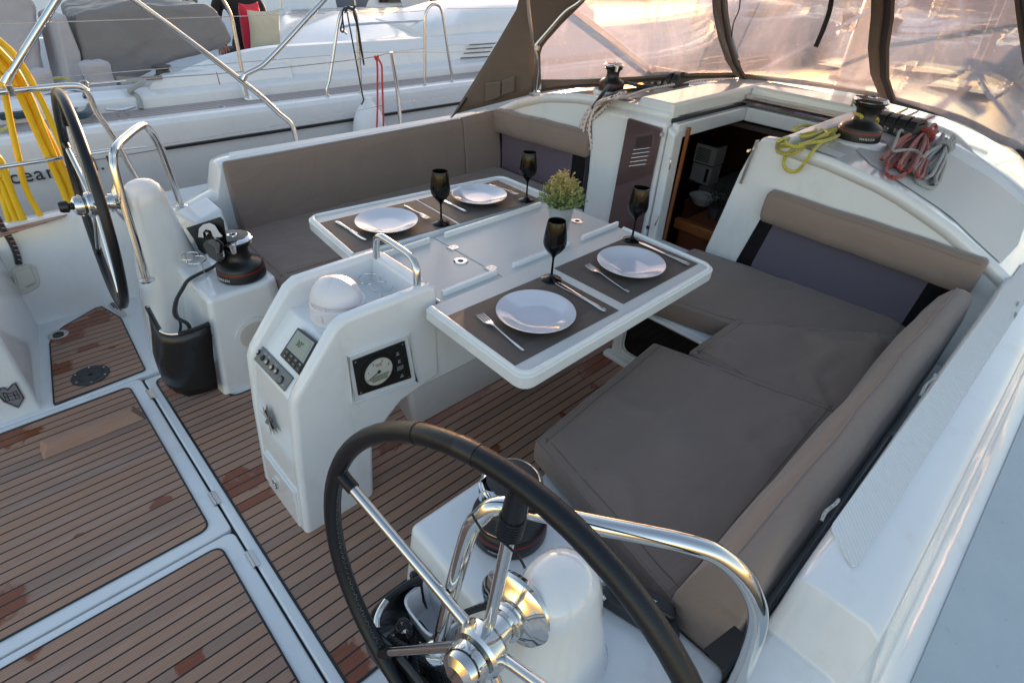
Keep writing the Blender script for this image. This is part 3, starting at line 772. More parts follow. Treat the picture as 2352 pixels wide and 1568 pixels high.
# compass under its white cover
cb = Vector((-.425, -.022, .676))
cp = MB().lathe([(0, 0), (.088, 0), (.088, .012), (.084, .014), (.084, .05), (.080, .054), (0, .054)], 48, Matrix.Translation(cb)).build('compass_base', 'cover', t)
for a in (200, 250, 300, 20):
    a = math.radians(a); MB().box(-.006, .006, -.012, .012, .014, .040).build('base_rib', 'cover', cp, bevel=.002).matrix_local = Matrix.Translation(cb + Vector((.082 * math.cos(a), .082 * math.sin(a), 0))) @ Matrix.Rotation(a, 4, 'Z')
dm = MB(); dm.sphere(cb + Vector((0, 0, .052)), .076, 36); dm.build('compass_cover', 'cover', t)
# the hinged hood: a slightly larger quarter shell with its own edge
hd = MB(); rings = []
ax = Vector((.55, -.83, 0)).normalized(); fw = Vector((-.83, -.55, 0)).normalized()
for k in range(13):
    th = math.radians(8 + k * 7.0)
    rings.append([cb + Vector((0, 0, .052)) + (ax * math.cos(g) + (fw * math.cos(th) + Vector((0, 0, 1)) * math.sin(th)) * math.sin(g)) * .0795 for g in [math.pi * j / 24 for j in range(25)]])
hd.loft(rings, closed=False, cap=False); h_ = hd.build('compass_hood', 'cover', t, fix=False); sd_ = h_.modifiers.new('solid', 'SOLIDIFY'); sd_.thickness = .003; sd_.offset = 0
for k, mer in enumerate((45,)):
    MB().tube([cb + Vector((0, 0, .052)) + (fw * math.cos(g) * .98 + Vector((0, 0, 1)) * math.sin(g)) * .0815 for g in [math.pi / 2 * j / 14 for j in range(14)]], .0012, 6, 1, sm=False).build('cover_seam', 'white', t)
kc = PZ(808, 708, .705); disc(t, 'hood_knob', kc + Vector((-.0, .01, 0)), Vector((-.35, -.9, .1)).normalized(), .0135, .014, 'rubber', 24)
# double cup ring of bent wire
ca = PZ(848, 640, .705); cc = PZ(877, 659, .705)
rg = MB(); d_ = (cc - ca); th0 = math.atan2(d_.y, d_.x); r = d_.length / 2 * .98
pts = [ca + Vector((math.cos(th0 + a), math.sin(th0 + a), 0)) * r for a in [math.radians(x) for x in range(40, 361, 20)]][::1]
pts2 = [cc + Vector((math.cos(th0 + math.pi - a), math.sin(th0 + math.pi - a), 0)) * r for a in [math.radians(x) for x in range(20, 330, 20)]]
rg.tube(pts + pts2, .0019, 8, 3)
rg.build('cup_ring', 'steel', t)
for p in (ca + Vector((math.cos(th0 + 2), math.sin(th0 + 2), 0)) * r, cc + Vector((math.cos(th0 - .6), math.sin(th0 - .6), 0)) * r): MB().cyl((p.x, p.y, .673), (p.x, p.y, p.z), .0016, seg=8).build('ring_post', 'steel', t)

# table top: centre with two lids
q = MB(); q.prism(rounded([(-.17, -.215), (.78, -.215), (.78, .205), (-.17, .205)], .02), .655, .692); q.build('centre_frame', 'gel', t, bevel=.008)
for x0, x1 in ((-.165, .1), (.104, .775)): MB().prism(rounded([(x0, -.208), (x1, -.208), (x1, .198), (x0, .198)], .006), .690, .704).build('lid', 'tabletop', t, bevel=.003)
for (a, b_), n_ in (((1043, 568), 1), ((1130, 615), 1)):
    p = PZ(a, b_, .705); q = MB(); q.prism(rounded([(p.x - .022, p.y - .016), (p.x + .016, p.y - .016), (p.x + .016, p.y + .016), (p.x - .022, p.y + .016)], [.002, .012, .012, .002]), .7035, .7062); q.cyl((p.x - .022, p.y - .018, .706), (p.x - .022, p.y + .018, .706), .0035, seg=10)
    hg = q.build('lid_hinge', 'steel_b', t)
    for dx, dy in ((-.005, .008), (.007, 0), (-.005, -.008)): disc(hg, 'hinge_screw', p + Vector((dx, dy, .0012)), Vector((0, 0, 1)), .0026, .001, 'steel', 10)
for a, b_ in ((1058, 600), (1326, 508)):
    p = PZ(a, b_, .705); T = Matrix.Translation(p)
    lp = MB().lathe([(0, -.001), (.026, -.001), (.0262, .0012), (.022, .0022), (.011, .0012), (.011, -.0006), (0, -.0006)], 32, T).build('flush_latch', 'steel', t)
    MB().lathe([(0, 0), (.0095, 0), (.0095, .0016), (0, .0016)], 20, Matrix.Translation(p)).build('latch_hole', 'dark', lp)
def fiddle(pa, pb, y):
    a = PZ(pa[0], pa[1], .712).x; b_ = PZ(pb[0], pb[1], .712).x
    MB().prism(rounded([(a, y - .007), (b_, y - .007), (b_, y + .007), (a, y + .007)], .006), .703, .724).build('fiddle_rail', 'gel', t, bevel=.003)
fiddle((884, 590), (994, 556), .172); fiddle((1033, 548), (1262, 478), .172)
fiddle((1026, 682), (1138, 624), -.176); fiddle((1172, 608), (1290, 552), -.176); fiddle((1330, 545), (1412, 512), -.176)
for a, b_ in ((990, 668), (1010, 690)):
    p = PZ(a, b_, .70); MB().cyl((-.165, p.y - .012, .70), (-.165, p.y + .012, .70), .006, seg=12).build('lid_catch', 'steel', t)
# leaves
def leaf(c4, inner):
    rr = [.03 if i in inner else .055 for i in range(4)]
    L = MB(); L.prism(rounded(c4, [.008 if i in inner else .05 for i in range(4)], 8), .676, .7185)
    lf = L.build('table_leaf', 'gel', t, bevel=.009, seg=4)
    cx = sum(p[0] for p in c4) / 4; cy = sum(p[1] for p in c4) / 4
    ins = []
    for i, p in enumerate(c4):
        dx = -.024 if p[0] > cx else .024
        dy = (-.024 if p[1] > cy else .024) if i not in inner else (.006 if p[1] < cy else -.006)
        ins.append((p[0] + dx, p[1] + dy))
    MB().prism(rounded(ins, [.006 if i in inner else .03 for i in range(4)], 8), .7180, .7198).build('leaf_surface', 'tabletop', lf)
    # raised lip on the three free sides
    mid = []
    for i, p in enumerate(c4): mid.append(Vector((p[0] + (-.014 if p[0] > cx else .014), p[1] + ((-.014 if p[1] > cy else .014) if i not in inner else (.010 if p[1] < cy else -.010)))))
    free = [i for i in range(4) if i not in inner]
    i0, i1 = free; a_, b_ = inner
    seq = [mid[[j for j in inner if abs(c4[j][0] - c4[i0][0]) < .2][0]], mid[i0], mid[i1], mid[[j for j in inner if abs(c4[j][0] - c4[i1][0]) < .2][0]]]
    path = []
    for k in range(4):
        if k in (0, 3): path.append(seq[k]); continue
        u = (seq[k - 1] - seq[k]).normalized(); v = (seq[k + 1] - seq[k]).normalized()
        p1 = seq[k] + u * .045; p2 = seq[k] + v * .045
        for j in range(7): tt = j / 6; path.append(p1 * (1 - tt) ** 2 + seq[k] * 2 * tt * (1 - tt) + p2 * tt * tt)
    MB().tube([(p.x, p.y, .7195) for p in path], .0085, 10, 1, sm=False).build('leaf_lip', 'gel', lf)
leaf([(-.250, -.671), (.752, -.658), (.764, -.217), (-.238, -.219)], (2, 3))
pa, pb, pc, pd = PZ(700, 498, .72), PZ(1152, 403, .72), PZ(1243, 452, .72), PZ(806, 590, .72)
leaf([(pd.x, pd.y), (.775, .212), (pb.x, pb.y), (pa.x, pa.y)], (0, 1))

# ============================================================ the table setting
MATS = {'S1': (0, -.456, -.012), 'S2': (.492, -.444, -.001), 'P1': (.016, .379, -.052), 'P2': (.478, .356, -.041)}
WHERE = {'S1': 'on the nearest starboard table leaf', 'S2': 'on the starboard leaf beside the companionway', 'P1': 'on the far port leaf, nearer the console', 'P2': 'on the far port leaf, towards the cabin'}
m0 = None
for k, (x, y, a) in MATS.items():
    if m0 is None:
        m0 = MB().prism([(-.225, -.153), (.225, -.153), (.225, .153), (-.225, .153)], 0, .0016).build('placemat', 'mat'); o = m0
    else: o = m0.copy(); COL.objects.link(o)
    o.location = (x, y, .7200); o.rotation_euler = (0, 0, a)
    tag(o, 'dark brown woven placemat ' + WHERE[k], 'placemat', 'woven placemats on the table')
p0 = None
for k, px in dict(S1=(1231, 714), S2=(1450, 601), P1=(888, 506), P2=(1101, 446)).items():
    if p0 is None:
        p0 = MB().lathe([(0, .0), (.062, 0), (.066, .002), (.085, .008), (.108, .0145), (.1185, .0185), (.1225, .0215), (.1215, .0235), (.117, .0225), (.107, .0185), (.084, .0115), (.066, .0062), (.05, .0052), (0, .0048)], 72).build('dinner_plate', 'plate', ang=60); o = p0
    else: o = p0.copy(); COL.objects.link(o)
    c = PZ(px[0], px[1], .741); o.location = (c.x, c.y, .7217)
    tag(o, {'S1': 'pale lilac dinner plate between fork and knife, nearest the camera', 'S2': 'pale lilac plate with a bright sky reflection, nearest the companionway', 'P1': 'pale lilac plate on the port leaf beside the console', 'P2': 'pale lilac plate furthest away, towards the port cabin window'}[k], 'plate', 'dinner plates on the table')
g0 = None
for k, px in dict(S1=(1266, 641), S2=(1451, 551), P1=(1013.7, 513), P2=(1209, 459.5)).items():
    if g0 is None:
        g0 = thing('wine_glass', None, None)
        MB().lathe([(0, .001), (.034, 0), (.0362, .0012), (.035, .0026), (.02, .0062), (.008, .0115), (.0045, .020), (.0038, .05), (.0036, .074), (.0048, .083), (.012, .094), (.024, .106), (.0355, .123), (.0388, .136), (.0385, .15), (.035, .18), (.0298, .209), (.0285, .2125), (.0273, .209), (.033, .18), (.0365, .15), (.0368, .137), (.0335, .125), (.022, .109), (.010, .098), (0, .096)], 48).build('bowl_and_stem', 'blackglass', g0, ang=70); o = g0
    else: o = copy_tree(g0)
    c = PZ(px[0], px[1], .722); o.location = (c.x, c.y, .7218 if k[0] == 'S' else .7218); o.rotation_euler = (0, 0, random.random() * 6)
    tag(o, {'S1': 'black wine glass nearest the camera, at the tip of the knife', 'S2': 'black wine glass in front of the open companionway', 'P1': 'black wine glass between the two plates of the port leaf', 'P2': 'black wine glass furthest away, behind the potted plant'}[k], 'wine glass', 'black wine glasses on the table')
def flat_piece(stations):
    """(x, half width, z mid, half thickness)"""
    rings = []
    for x, w_, z, h in stations: rings.append([Vector((x, w_ * math.cos(a), z + h * math.sin(a))) for a in [2 * math.pi * i / 14 for i in range(14)]])
    return rings
def make_fork():
    r = thing('fork', None, None)
    MB().loft(flat_piece([(0, .001, .003, .0005), (.003, .0048, .003, .0014), (.02, .0052, .003, .0017), (.07, .0030, .0035, .0017), (.105, .0024, .0055, .0017), (.125, .0028, .0082, .0016), (.136, .006, .008, .0012), (.145, .0105, .0062, .0009), (.155, .0122, .0048, .0008)])).build('handle', 'steel', r)
    for k in range(4):
        y = -.0102 + k * .0068
        MB().loft(flat_piece([(.153, .0023, .0050, .0009), (.170, .0017, .0044, .0009), (.185, .0014, .0062, .0008), (.193, .0008, .0080, .0006)])).build('tine', 'steel', r).location = (0, y, 0)
    return r
def make_knife():
    r = thing('table_knife', None, None)
    MB().loft(flat_piece([(0, .001, .004, .001), (.003, .0070, .004, .0030), (.02, .0078, .004, .0034), (.06, .0052, .004, .003), (.09, .0048, .004, .0028), (.098, .0052, .004, .0026)])).build('handle', 'steel', r)
    MB().loft(flat_piece([(.096, .0045, .004, .0022), (.104, .0066, .0036, .0010), (.15, .0088, .0034, .0007), (.185, .0092, .0032, .0006), (.20, .0070, .003, .0005), (.209, .0015, .003, .0003)])).build('blade', 'steel', r)
    return r
def place(o, tip, end, L):
    a = PZ(end[0], end[1], .723); b_ = PZ(tip[0], tip[1], .723); d = b_ - a
    o.location = (a.x, a.y, .7218); o.rotation_euler = (0, 0, math.atan2(d.y, d.x)); s_ = min(1.12, max(.85, d.length / L)); o.scale = (s_, s_, 1)
fk = None
for tip, end, lb in (((1095.9, 719.8), (1203.5, 806), 'steel fork left of the plate nearest the camera'), ((1341, 606), (1445, 672), 'steel fork aft of the plate nearest the companionway'), ((985, 505), (929, 472), 'steel fork between plate and glass beside the console end'), ((1190, 449), (1124, 424), 'steel fork furthest away, partly behind the farthest plate')):
    o = fk = make_fork() if fk is None else copy_tree(fk)
    place(o, tip, end, .193); tag(o, lb, 'fork', 'forks on the placemats')
kn = None
for tip, end, lb in (((1270.5, 645), (1391, 716), 'steel knife right of the plate nearest the camera'), ((1461, 554), (1583, 609.5), 'steel knife beside the companionway end of the table'), ((841, 552), (772, 509), 'steel knife left of the plate beside the console'), ((1000, 452), (1070.5, 487), 'steel knife on the port leaf behind a wine glass stem')):
    o = kn = make_knife() if kn is None else copy_tree(kn)
    place(o, tip, end, .209); tag(o, lb, 'knife', 'knives on the placemats')
# potted plant
pt = thing('potted_plant', 'small green plant with orange tips in a ribbed tin pot', 'plant', None, tuple(PZ(1284, 524, .705)))
q = MB(); pr = [(0, 0), (.036, 0), (.037, .002)]
for k in range(9): z = .01 + k * .0095; r_ = .037 + .017 * z / .1; pr += [(r_, z), (r_ + (.0012 if 3 < k < 7 else 0), z + .0045)]
pr += [(.0545, .098), (.057, .0995), (.057, .1015), (.0535, .1015), (.052, .09), (0, .088)]
q.lathe(pr, 40); q.build('pot', 'zinc', pt, ang=50)
lf = MB(); stm = MB(); rnd = random.Random(3)
tips = []
for i in range(170):
    a = rnd.random() * 6.283; rr = math.sqrt(rnd.random())
    zt = .115 + (1 - rr ** 2) * .115 + rnd.uniform(-.012, .012)
    R_ = .036 + .060 * math.sin(min(1, (zt - .09) / .09) * 1.57) if zt < .18 else .096
    e = Vector((math.cos(a) * rr * .102, math.sin(a) * rr * .102, zt)); tips.append(e)
    b0 = Vector((math.cos(a) * rr * .03, math.sin(a) * rr * .03, .088))
    mid = b0.lerp(e, .55) + Vector((rnd.uniform(-.008, .008), rnd.uniform(-.008, .008), .006))
    stm.tube([b0, mid, e], .0008, 4, 3)
    for k in range(26):
        f = .30 + .72 * k / 26; c = (b0.lerp(mid, f / .55) if f < .55 else mid.lerp(e, (f - .55) / .45))
        th = rnd.random() * 6.283; d = Vector((math.cos(th), math.sin(th), rnd.uniform(-.1, .9))).normalized(); L = rnd.uniform(.0065, .0115)
        sd_ = d.cross(Vector((rnd.uniform(-1, 1), rnd.uniform(-1, 1), rnd.uniform(-1, 1)))).normalized() * L * .36
        p = c + d * .002
        lf.add([p, p + d * L * .5 + sd_, p + d * L, p + d * L * .5 - sd_], [(0, 1, 2, 3)])
stm.build('stems', 'leaf', pt); lf.build('foliage', 'leaf', pt, sm=False, fix=False)
# ============================================================ cushions
def inset(poly, d):
    c = Vector((sum(p[0] for p in poly) / len(poly), sum(p[1] for p in poly) / len(poly))); out = []
    n = len(poly)
    for i, p in enumerate(poly):
        a = Vector(poly[i - 1]); b_ = Vector(poly[(i + 1) % n]); t_ = (b_ - a).normalized(); nn = Vector((-t_.y, t_.x))
        if nn.dot(c - Vector(p)) < 0: nn = -nn
        q = Vector(p) + nn * d; out.append((q.x, q.y))
    return out
def cushion(label, poly, z0, z1, group, rad=.022, fold=1.0, seed=0, name='seat_cushion', pipe=True):
    """box cushion: dense top so that it sags and wrinkles a little"""
    t = thing(name, label, 'cushion', group)
    rp = rounded([tuple(p[:2]) for p in poly], rad, 4)
    me_b = MB()
    R_ = lambda d, z: [Vector((x, y, z)) for x, y in inset(rp, d)]
    me_b.loft([R_(.008, z0), R_(0, z0 + .012), R_(-.002, (z0 + z1) / 2), R_(0, z1 - .010), R_(.004, z1 - .003), R_(.012, z1)], cap=False)
    n = len(rp); me_b.add(R_(.008, z0), [list(range(n))[::-1]])
    o = me_b.build('cover', 'cushion', t, ang=60, fix=False)
    # top surface as a fine grid clipped to the outline
    b = bmesh.new(); xs = [p[0] for p in rp]; ys = [p[1] for p in rp]
    top = [b.verts.new(v) for v in R_(.012, z1)]; f = b.faces.new(top)
    st = .022
    for ax, lo, hi in ((0, min(xs), max(xs)), (1, min(ys), max(ys))):
        k = lo + st
        while k < hi:
            co = Vector((k, 0, 0)) if ax == 0 else Vector((0, k, 0)); no = Vector((1, 0, 0)) if ax == 0 else Vector((0, 1, 0))
            bmesh.ops.bisect_plane(b, geom=b.verts[:] + b.edges[:] + b.faces[:], plane_co=co, plane_no=no); k += st
    from mathutils import noise as N
    ins = inset(rp, .012)
    def edist(x, y):
        d = 9
        for i in range(len(ins)):
            a = Vector(ins[i]); c = Vector(ins[(i + 1) % len(ins)]); ab = c - a; L = ab.length_squared
            if L < 1e-9: continue
            u = max(0, min(1, (Vector((x, y)) - a).dot(ab) / L)); d = min(d, (a + ab * u - Vector((x, y))).length)
        return d
    def disp(x, y):
        d = edist(x, y); k = min(1, d / .05); k = k * k * (3 - 2 * k)
        w_ = N.noise(Vector((x * 2.2 + seed, y * 5.5, seed))) * .014 + N.noise(Vector((x * 9 + seed, y * 15 + x * 6, 3))) * .0055
        rid = abs(N.noise(Vector((x * 3.2 + y * 1.4, y * 3.1 - x * .8, seed + 9)))); w_ += .011 * max(0, .10 - rid) / .10
        return k * (.010 + w_ * fold)
    for v in b.verts: v.co.z += disp(v.co.x, v.co.y)
    bmesh.ops.recalc_face_normals(b, faces=b.faces)
    if b.faces and sum(f.normal.z for f in b.faces) < 0: bmesh.ops.reverse_faces(b, faces=b.faces)
    me = bpy.data.meshes.new('top_panel'); b.to_mesh(me); b.free(); smooth(me, 80)
    link('top_panel', me, 'cushion', t)
    if pipe: MB().tube([(x, y, z1 - .003) for x, y in inset(rp, .0035)], .0026, 6, 1, closed=True, sm=False).build('piping', 'cushion', t)
    dl = []; q_ = inset(rp, .034)
    for a, c in zip(q_, q_[1:] + q_[:1]):
        m_ = max(1, int((Vector(c) - Vector(a)).length / .03)); dl += [Vector(a).lerp(Vector(c), k / m_) for k in range(m_)]
    MB().tube([(p.x, p.y, z1 + disp(p.x, p.y) + .0006) for p in dl], .0013, 5, 1, closed=True, sm=False).build('stitch_line', 'stitch', t)
    return t
G = 'taupe cockpit cushions'
cushion('long taupe seat cushion of the port bench', [(-.335, .738), (1.475, .738), (1.475, 1.37), (-.315, 1.375)], .338, .422, G, .03, .5, 2)
cushion('taupe seat cushion across the front, below the starboard cabin window', [(.80, -.20), (1.448, -.215), (1.60, -1.215), (1.0, -1.24), (.93, -.72)], .338, .420, G, .02, .8, 5)
v = [PZ(*p, .437) for p in ((1620, 779), (1689, 731), (2094, 768), (1958, 946))]
cushion('wrinkled middle taupe cushion between the big sunbed cushion and the front one', [(.60, v[0].y), v[0], v[1], v[2], v[3], (.60, -1.20)], .345, .432, G, .015, 1.5, 11)
v = [PZ(*p, .446) for p in ((1503, 784), (1936, 938), (1566, 1402), (1228, 1008))]
cushion('very large taupe sunbed cushion beside the foreground wheel', v, .352, .442, G, .012, 1.0, 17)

def slab_loft(name, label, secs, group=G, mat='cushion', seam=None):
    t = thing(name, label, 'cushion', group)
    q = MB(); q.loft(secs); q.build('cover', mat, t, ang=70)
    if seam is not None:
        MB().tube([r[seam] for r in secs], .0024, 6, 1, sm=False).build('piping', mat, t)
    return t
from mathutils import noise as NZ
def backsec(x, s, zt, k=0, wav=0):
    y0 = 1.350 + k; w_ = NZ.noise(Vector((x * 3.1, s * 5, 1))) * wav; v_ = NZ.noise(Vector((x * 2.3, s * 9, 4))) * wav
    sec = [(y0 - .03 + w_, .415), (y0 - .026 + w_, .50), (y0 - .012 + w_ * .6, .60), (y0 + w_ * .5, zt - .05), (y0 + .004, zt - .018), (y0 + .014, zt - .004), (y0 + .026, zt + v_ * .3), (y0 + .042, zt - .003), (y0 + .050, zt - .016), (y0 + .052, .60), (y0 + .052, .415)]
    return [Vector((x, S(s, y), z)) for y, z in sec]
def ends(xs, fn, r=.012):
    out = []
    for i, x in enumerate(xs):
        sec = fn(x)
        if i in (0, len(xs) - 1):
            c = sum(sec, Vector()) / len(sec); d = r if i == 0 else -r
            inner = [c + (p - c) * .9 for p in sec]; mid = [p + Vector((d * .25, 0, 0)) for p in [c + (p - c) * .97 for p in sec]]
            full = [p + Vector((d, 0, 0)) for p in sec]
            out += [inner, mid, full] if i == 0 else [full, mid, inner]
        else: out.append(sec)
    return out
fr_ = lambda a, b_, n: [a + (b_ - a) * i / n for i in range(n + 1)]
slab_loft('back_cushion', 'long taupe back cushion along the port bench', ends(fr_(-.245, 1.185, 20), lambda x: backsec(x, 1, .752 + .012 * max(0, x) / 1.2)), seam=5)
slab_loft('back_cushion', 'short taupe back cushion in the forward port corner', ends(fr_(1.192, 1.49, 6), lambda x: backsec(x, 1, .768 + .05 * (x - 1.19), -.002)), seam=5)
def rollsec(x, k=0, zt=.745):
    w_ = NZ.noise(Vector((x * 2.6, 3, 1))) * .022; v_ = NZ.noise(Vector((x * 3.7, 1, 8))) * .016; u_ = abs(NZ.noise(Vector((x * 1.7, 5, 2)))) * .02
    sec = [(-1.225 + w_, .43), (-1.222 + w_, .52), (-1.24 + w_, .62), (-1.262 + w_ * .7, .69), (-1.285 + w_ * .4, zt - .018 - u_), (-1.298 + v_ * .5, zt - .006), (-1.316, zt - .002 + v_ * .3), (-1.336 + v_ * .5, zt - .006), (-1.354 + v_ * .6, zt - .024), (-1.362, .64), (-1.362, .43)]
    return [Vector((x, y + k, z)) for y, z in sec]
slab_loft('back_cushion', 'long wavy taupe back cushion along the starboard coaming', ends(fr_(-.335, 1.27, 42), lambda x: rollsec(x, 0), .02), seam=5)
slab_loft('back_cushion', 'short taupe back cushion in the forward starboard corner, behind the long one', ends(fr_(1.18, 1.70, 12), lambda x: rollsec(x + 3, -.035 - .03 * (x - 1.2), .765 + .02 * x - .02), .02), seam=5)
# string that laces the starboard cushion
for n_, pts in (('lacing_string', ((2150, 857), (2144, 870), (2132, 878), (2122, 892), (2116, 905))), ('lacing_string', ((1928, 1144), (1918, 1158), (1905, 1166), (1893, 1180), (1889, 1192))), ('lacing_string', ((2338, 690), (2336, 700), (2330, 712), (2332, 724), (2325, 735)))):
    q = MB(); q.tube([PZ(a, b_, .748) + Vector((0, 0, .004 * ((i % 2) * 2 - 1))) for i, (a, b_) in enumerate(pts)], .0035, 7, 4)
    tag(q.build(n_, 'rope_g'), {2150: 'grey lacing string at the middle of the starboard back cushion', 1928: 'grey lacing string nearest the foreground handrail', 2338: 'grey cord hanging over the forward starboard coaming'}[pts[0][0]], 'string', 'grey lacing strings')

def bolster(label, ys, zc, x0, s):
    n = 18; secs = []
    for i in range(n + 1):
        f = i / n; y = ys[0] + (ys[1] - ys[0]) * f; z = zc[0] + (zc[1] - zc[0]) * f
        bow = .012 * NZ.noise(Vector((f * 5, s, 0)))
        P_ = [(-.0, .066), (-.012, .073), (-.044, .071), (-.060, .060), (-.066, .03), (-.067, -.03), (-.063, -.058), (-.050, -.070), (-.010, -.072), (0, -.05), (0, .05)]
        secs.append([Vector((x0 + a * (1 + bow * 3), y, z + b_ + bow * .5)) for a, b_ in P_])
    def cl(sec, k, dy):
        c = sum(sec, Vector()) / len(sec); return [c + (p - c) * k + Vector((0, dy, 0)) for p in sec]
    d = .012 if ys[1] > ys[0] else -.012
    secs = [cl(secs[0], .8, -d * 1.3), cl(secs[0], .95, -d * .7)] + secs + [cl(secs[-1], .95, d * .7), cl(secs[-1], .8, d * 1.3)]
    t = thing('backrest_bolster', label, 'cushion', 'taupe bolsters under the cabin windows')
    q = MB(); q.loft(secs); q.build('cover', 'cushion', t, ang=70)
    MB().tube([r[3] for r in secs[2:-2]], .0022, 6, 1, sm=False).build('seam', 'cushion', t)
bolster('taupe bolster above the port cabin window, beside the hanging ropes', (1.345, .575), (.722, .752), 1.497, 1)
bolster('taupe bolster above the starboard cabin window', (-.505, -1.315), (.738, .722), 1.497, -1)

# ============================================================ cabin: bulkhead, roof, hatch, door, windows
def zroof(y, x=1.5):
    a = abs(y - YC); K = ((0, 1.012), (.30, 1.010), (.50, 1.004), (.70, .990), (.95, .950), (1.18, .872), (1.38, .775), (1.46, .73), (1.56, .58), (1.62, .505), (1.7, .49))
    k = max(0, (x - 2.5)) ; sc = 1 - min(.45, k * .11); a = a / sc
    for (ya, za), (yb, zb) in zip(K, K[1:]):
        if ya <= a <= yb: z = za + (zb - za) * (a - ya) / (yb - ya); break
    else: z = .49
    return z - max(0, x - 3.0) * .035 * (1 if z > .55 else .3) + (0 if x > 2.6 else 0)
def roofpiece(name, ys, xs, mat='gel', thick=.05):
    V = []
    for x in xs:
        for y in ys: V.append((x, y if x <= 2.5 else YC + (y - YC) * (1 - min(.45, (x - 2.5) * .11)), zroof(YC + (y - YC) * (1 - min(.45, max(0, x - 2.5) * .11)), x)))
    n = len(ys); b = MB(); b.add(V, [(i * n + j, i * n + j + 1, (i + 1) * n + j + 1, (i + 1) * n + j) for i in range(len(xs) - 1) for j in range(n - 1)])
    o = struct(b, name, mat, ang=50, fix=False); md = o.modifiers.new('s', 'SOLIDIFY'); md.thickness = thick; md.offset = -1
    if sum(p.normal.z for p in o.data.polygons) < 0: o.data.flip_normals()
    return o
ysp = [YC + a for a in (.09, .2, .35, .5, .6, .7, .8, .9, 1.0, 1.1, 1.2, 1.3, 1.38, 1.43, 1.46, 1.5, 1.56, 1.62)]
yss = [2 * YC - y for y in ysp if y > .5]; yss = [-.45] + yss
xs1 = [1.497, 1.51, 1.7, 1.9, 2.1, 2.27]
roofpiece('coachroof_port', ysp, xs1); roofpiece('coachroof_starboard', yss[::-1], xs1)
allY = sorted(set([2 * YC - y for y in ysp] + ysp))
roofpiece('coachroof', allY, [2.27, 2.5, 3, 3.5, 4, 4.5, 5, 5.5, 6, 6.5])
# foredeck
XS = [1.5, 2.5, 3.5, 4.5, 5.5, 6.5, 7.5, 8.4, 8.9]; WD = [1.93, 1.92, 1.87, 1.74, 1.54, 1.24, .82, .34, .05]
for s in (1, -1):
    b = MB(); V = []
    for x, w_ in zip(XS[:6], WD[:6]): k_ = 1.58 * (1 - min(.45, max(0, x - 2.5) * .11)); V += [(x, S(s, YC + k_), .47), (x, S(s, YC + w_), .46)]
    b.add(V, [(2 * i, 2 * i + 1, 2 * i + 3, 2 * i + 2) for i in range(5)]); struct(b, 'side_deck_forward_' + ('port' if s > 0 else 'starboard'), 'skid', fix=False)
b = MB(); V = []
for x, w_ in zip(XS[5:], WD[5:]): V += [(x - .05, YC - w_, .462), (x - .05, YC + w_, .462)]
b.add(V, [(2 * i, 2 * i + 1, 2 * i + 3, 2 * i + 2) for i in range(3)]); struct(b, 'foredeck', 'skid', fix=False)
for s in (1, -1):
    b = MB(); b.loft([[Vector((x, S(s, YC + w_ - .05), .44)), Vector((x, S(s, YC + w_ - .045), .49)), Vector((x, S(s, YC + w_ + .0), .49)), Vector((x, S(s, YC + w_ + .01), .44)), Vector((x, S(s, YC + w_ * .9 - .05), -.8)), Vector((x, S(s, YC + w_ * .9 - .12), -.8))] for x, w_ in zip(XS, WD)])
    struct(b, 'hull_side_' + ('port' if s > 0 else 'starboard'), 'gel')
# bulkhead panels (x = 1.5 plane)
def bulk(name, poly, x0, x1, mat='gel', bevel=.01):
    b = MB(); b.hull([(x0, y, z) for y, z in poly], [(x1, y, z) for y, z in poly]); return struct(b, name, mat, bevel=bevel)
top = lambda ya, yb, n=14: [(ya + (yb - ya) * i / n, zroof(ya + (yb - ya) * i / n) - .004) for i in range(n + 1)]
bulk('port_bulkhead', [(.56, .2), (1.44, .2)] + top(1.44, .56), 1.500, 1.56, bevel=0)
b = MB(); P0 = [(.09, .05), (.575, .05), (.575, .62), (.60, .80), (.615, .985), (.50, 1.004), (.10, 1.012), (.09, .9)]
b.hull([(1.462, y, z) for y, z in [(.10, .05), (.55, .05), (.55, .60), (.565, .80), (.585, .90), (.50, .955), (.10, .965), (.10, .9)]], [(1.56, y, z) for y, z in P0]); struct(b, 'port_door_housing', 'gel', bevel=.022, seg=4)
bulk('starboard_bulkhead', [(-.252, .1)] + [(PX(a_, b_, 1.5).y, PX(a_, b_, 1.5).z) for a_, b_ in ((1620, 570), (1660, 482), (1696, 400), (1730, 338), (1752, 316))] + [(-.44, 1.010)] + top(-.46, -1.40) + [(-1.42, .2)], 1.500, 1.56, bevel=.012)
bulk('companionway_sill', [(-.27, -.02), (.11, -.02), (.11, .345), (-.27, .345)], 1.47, 1.56, bevel=.012)
# raised rim round the hatch opening and the forward sea hood
b = MB(); b.hull([(1.50, .098, .96), (1.50, .345, .96), (2.56, .345, .96), (2.56, .098, .96)], [(1.505, .105, 1.052), (1.505, .305, 1.050), (2.54, .305, 1.062), (2.54, .105, 1.062)]); struct(b, 'hatch_rail_port', 'gel', bevel=.016, seg=4)
b = MB(); b.hull([(2.285, -.56, .96), (2.285, .10, .96), (2.56, .10, .96), (2.56, -.56, .96)], [(2.30, -.52, 1.058), (2.30, .104, 1.062), (2.54, .104, 1.062), (2.54, -.52, 1.058)]); struct(b, 'sea_hood', 'gel', bevel=.016, seg=4)
b = MB(); b.hull([(1.50, -.50, .96), (1.50, -.452, .96), (2.56, -.452, .96), (2.56, -.60, .96)], [(1.505, -.495, 1.028), (1.505, -.458, 1.03), (2.54, -.458, 1.045), (2.54, -.56, 1.04)]); struct(b, 'hatch_rail_starboard', 'gel', bevel=.010)
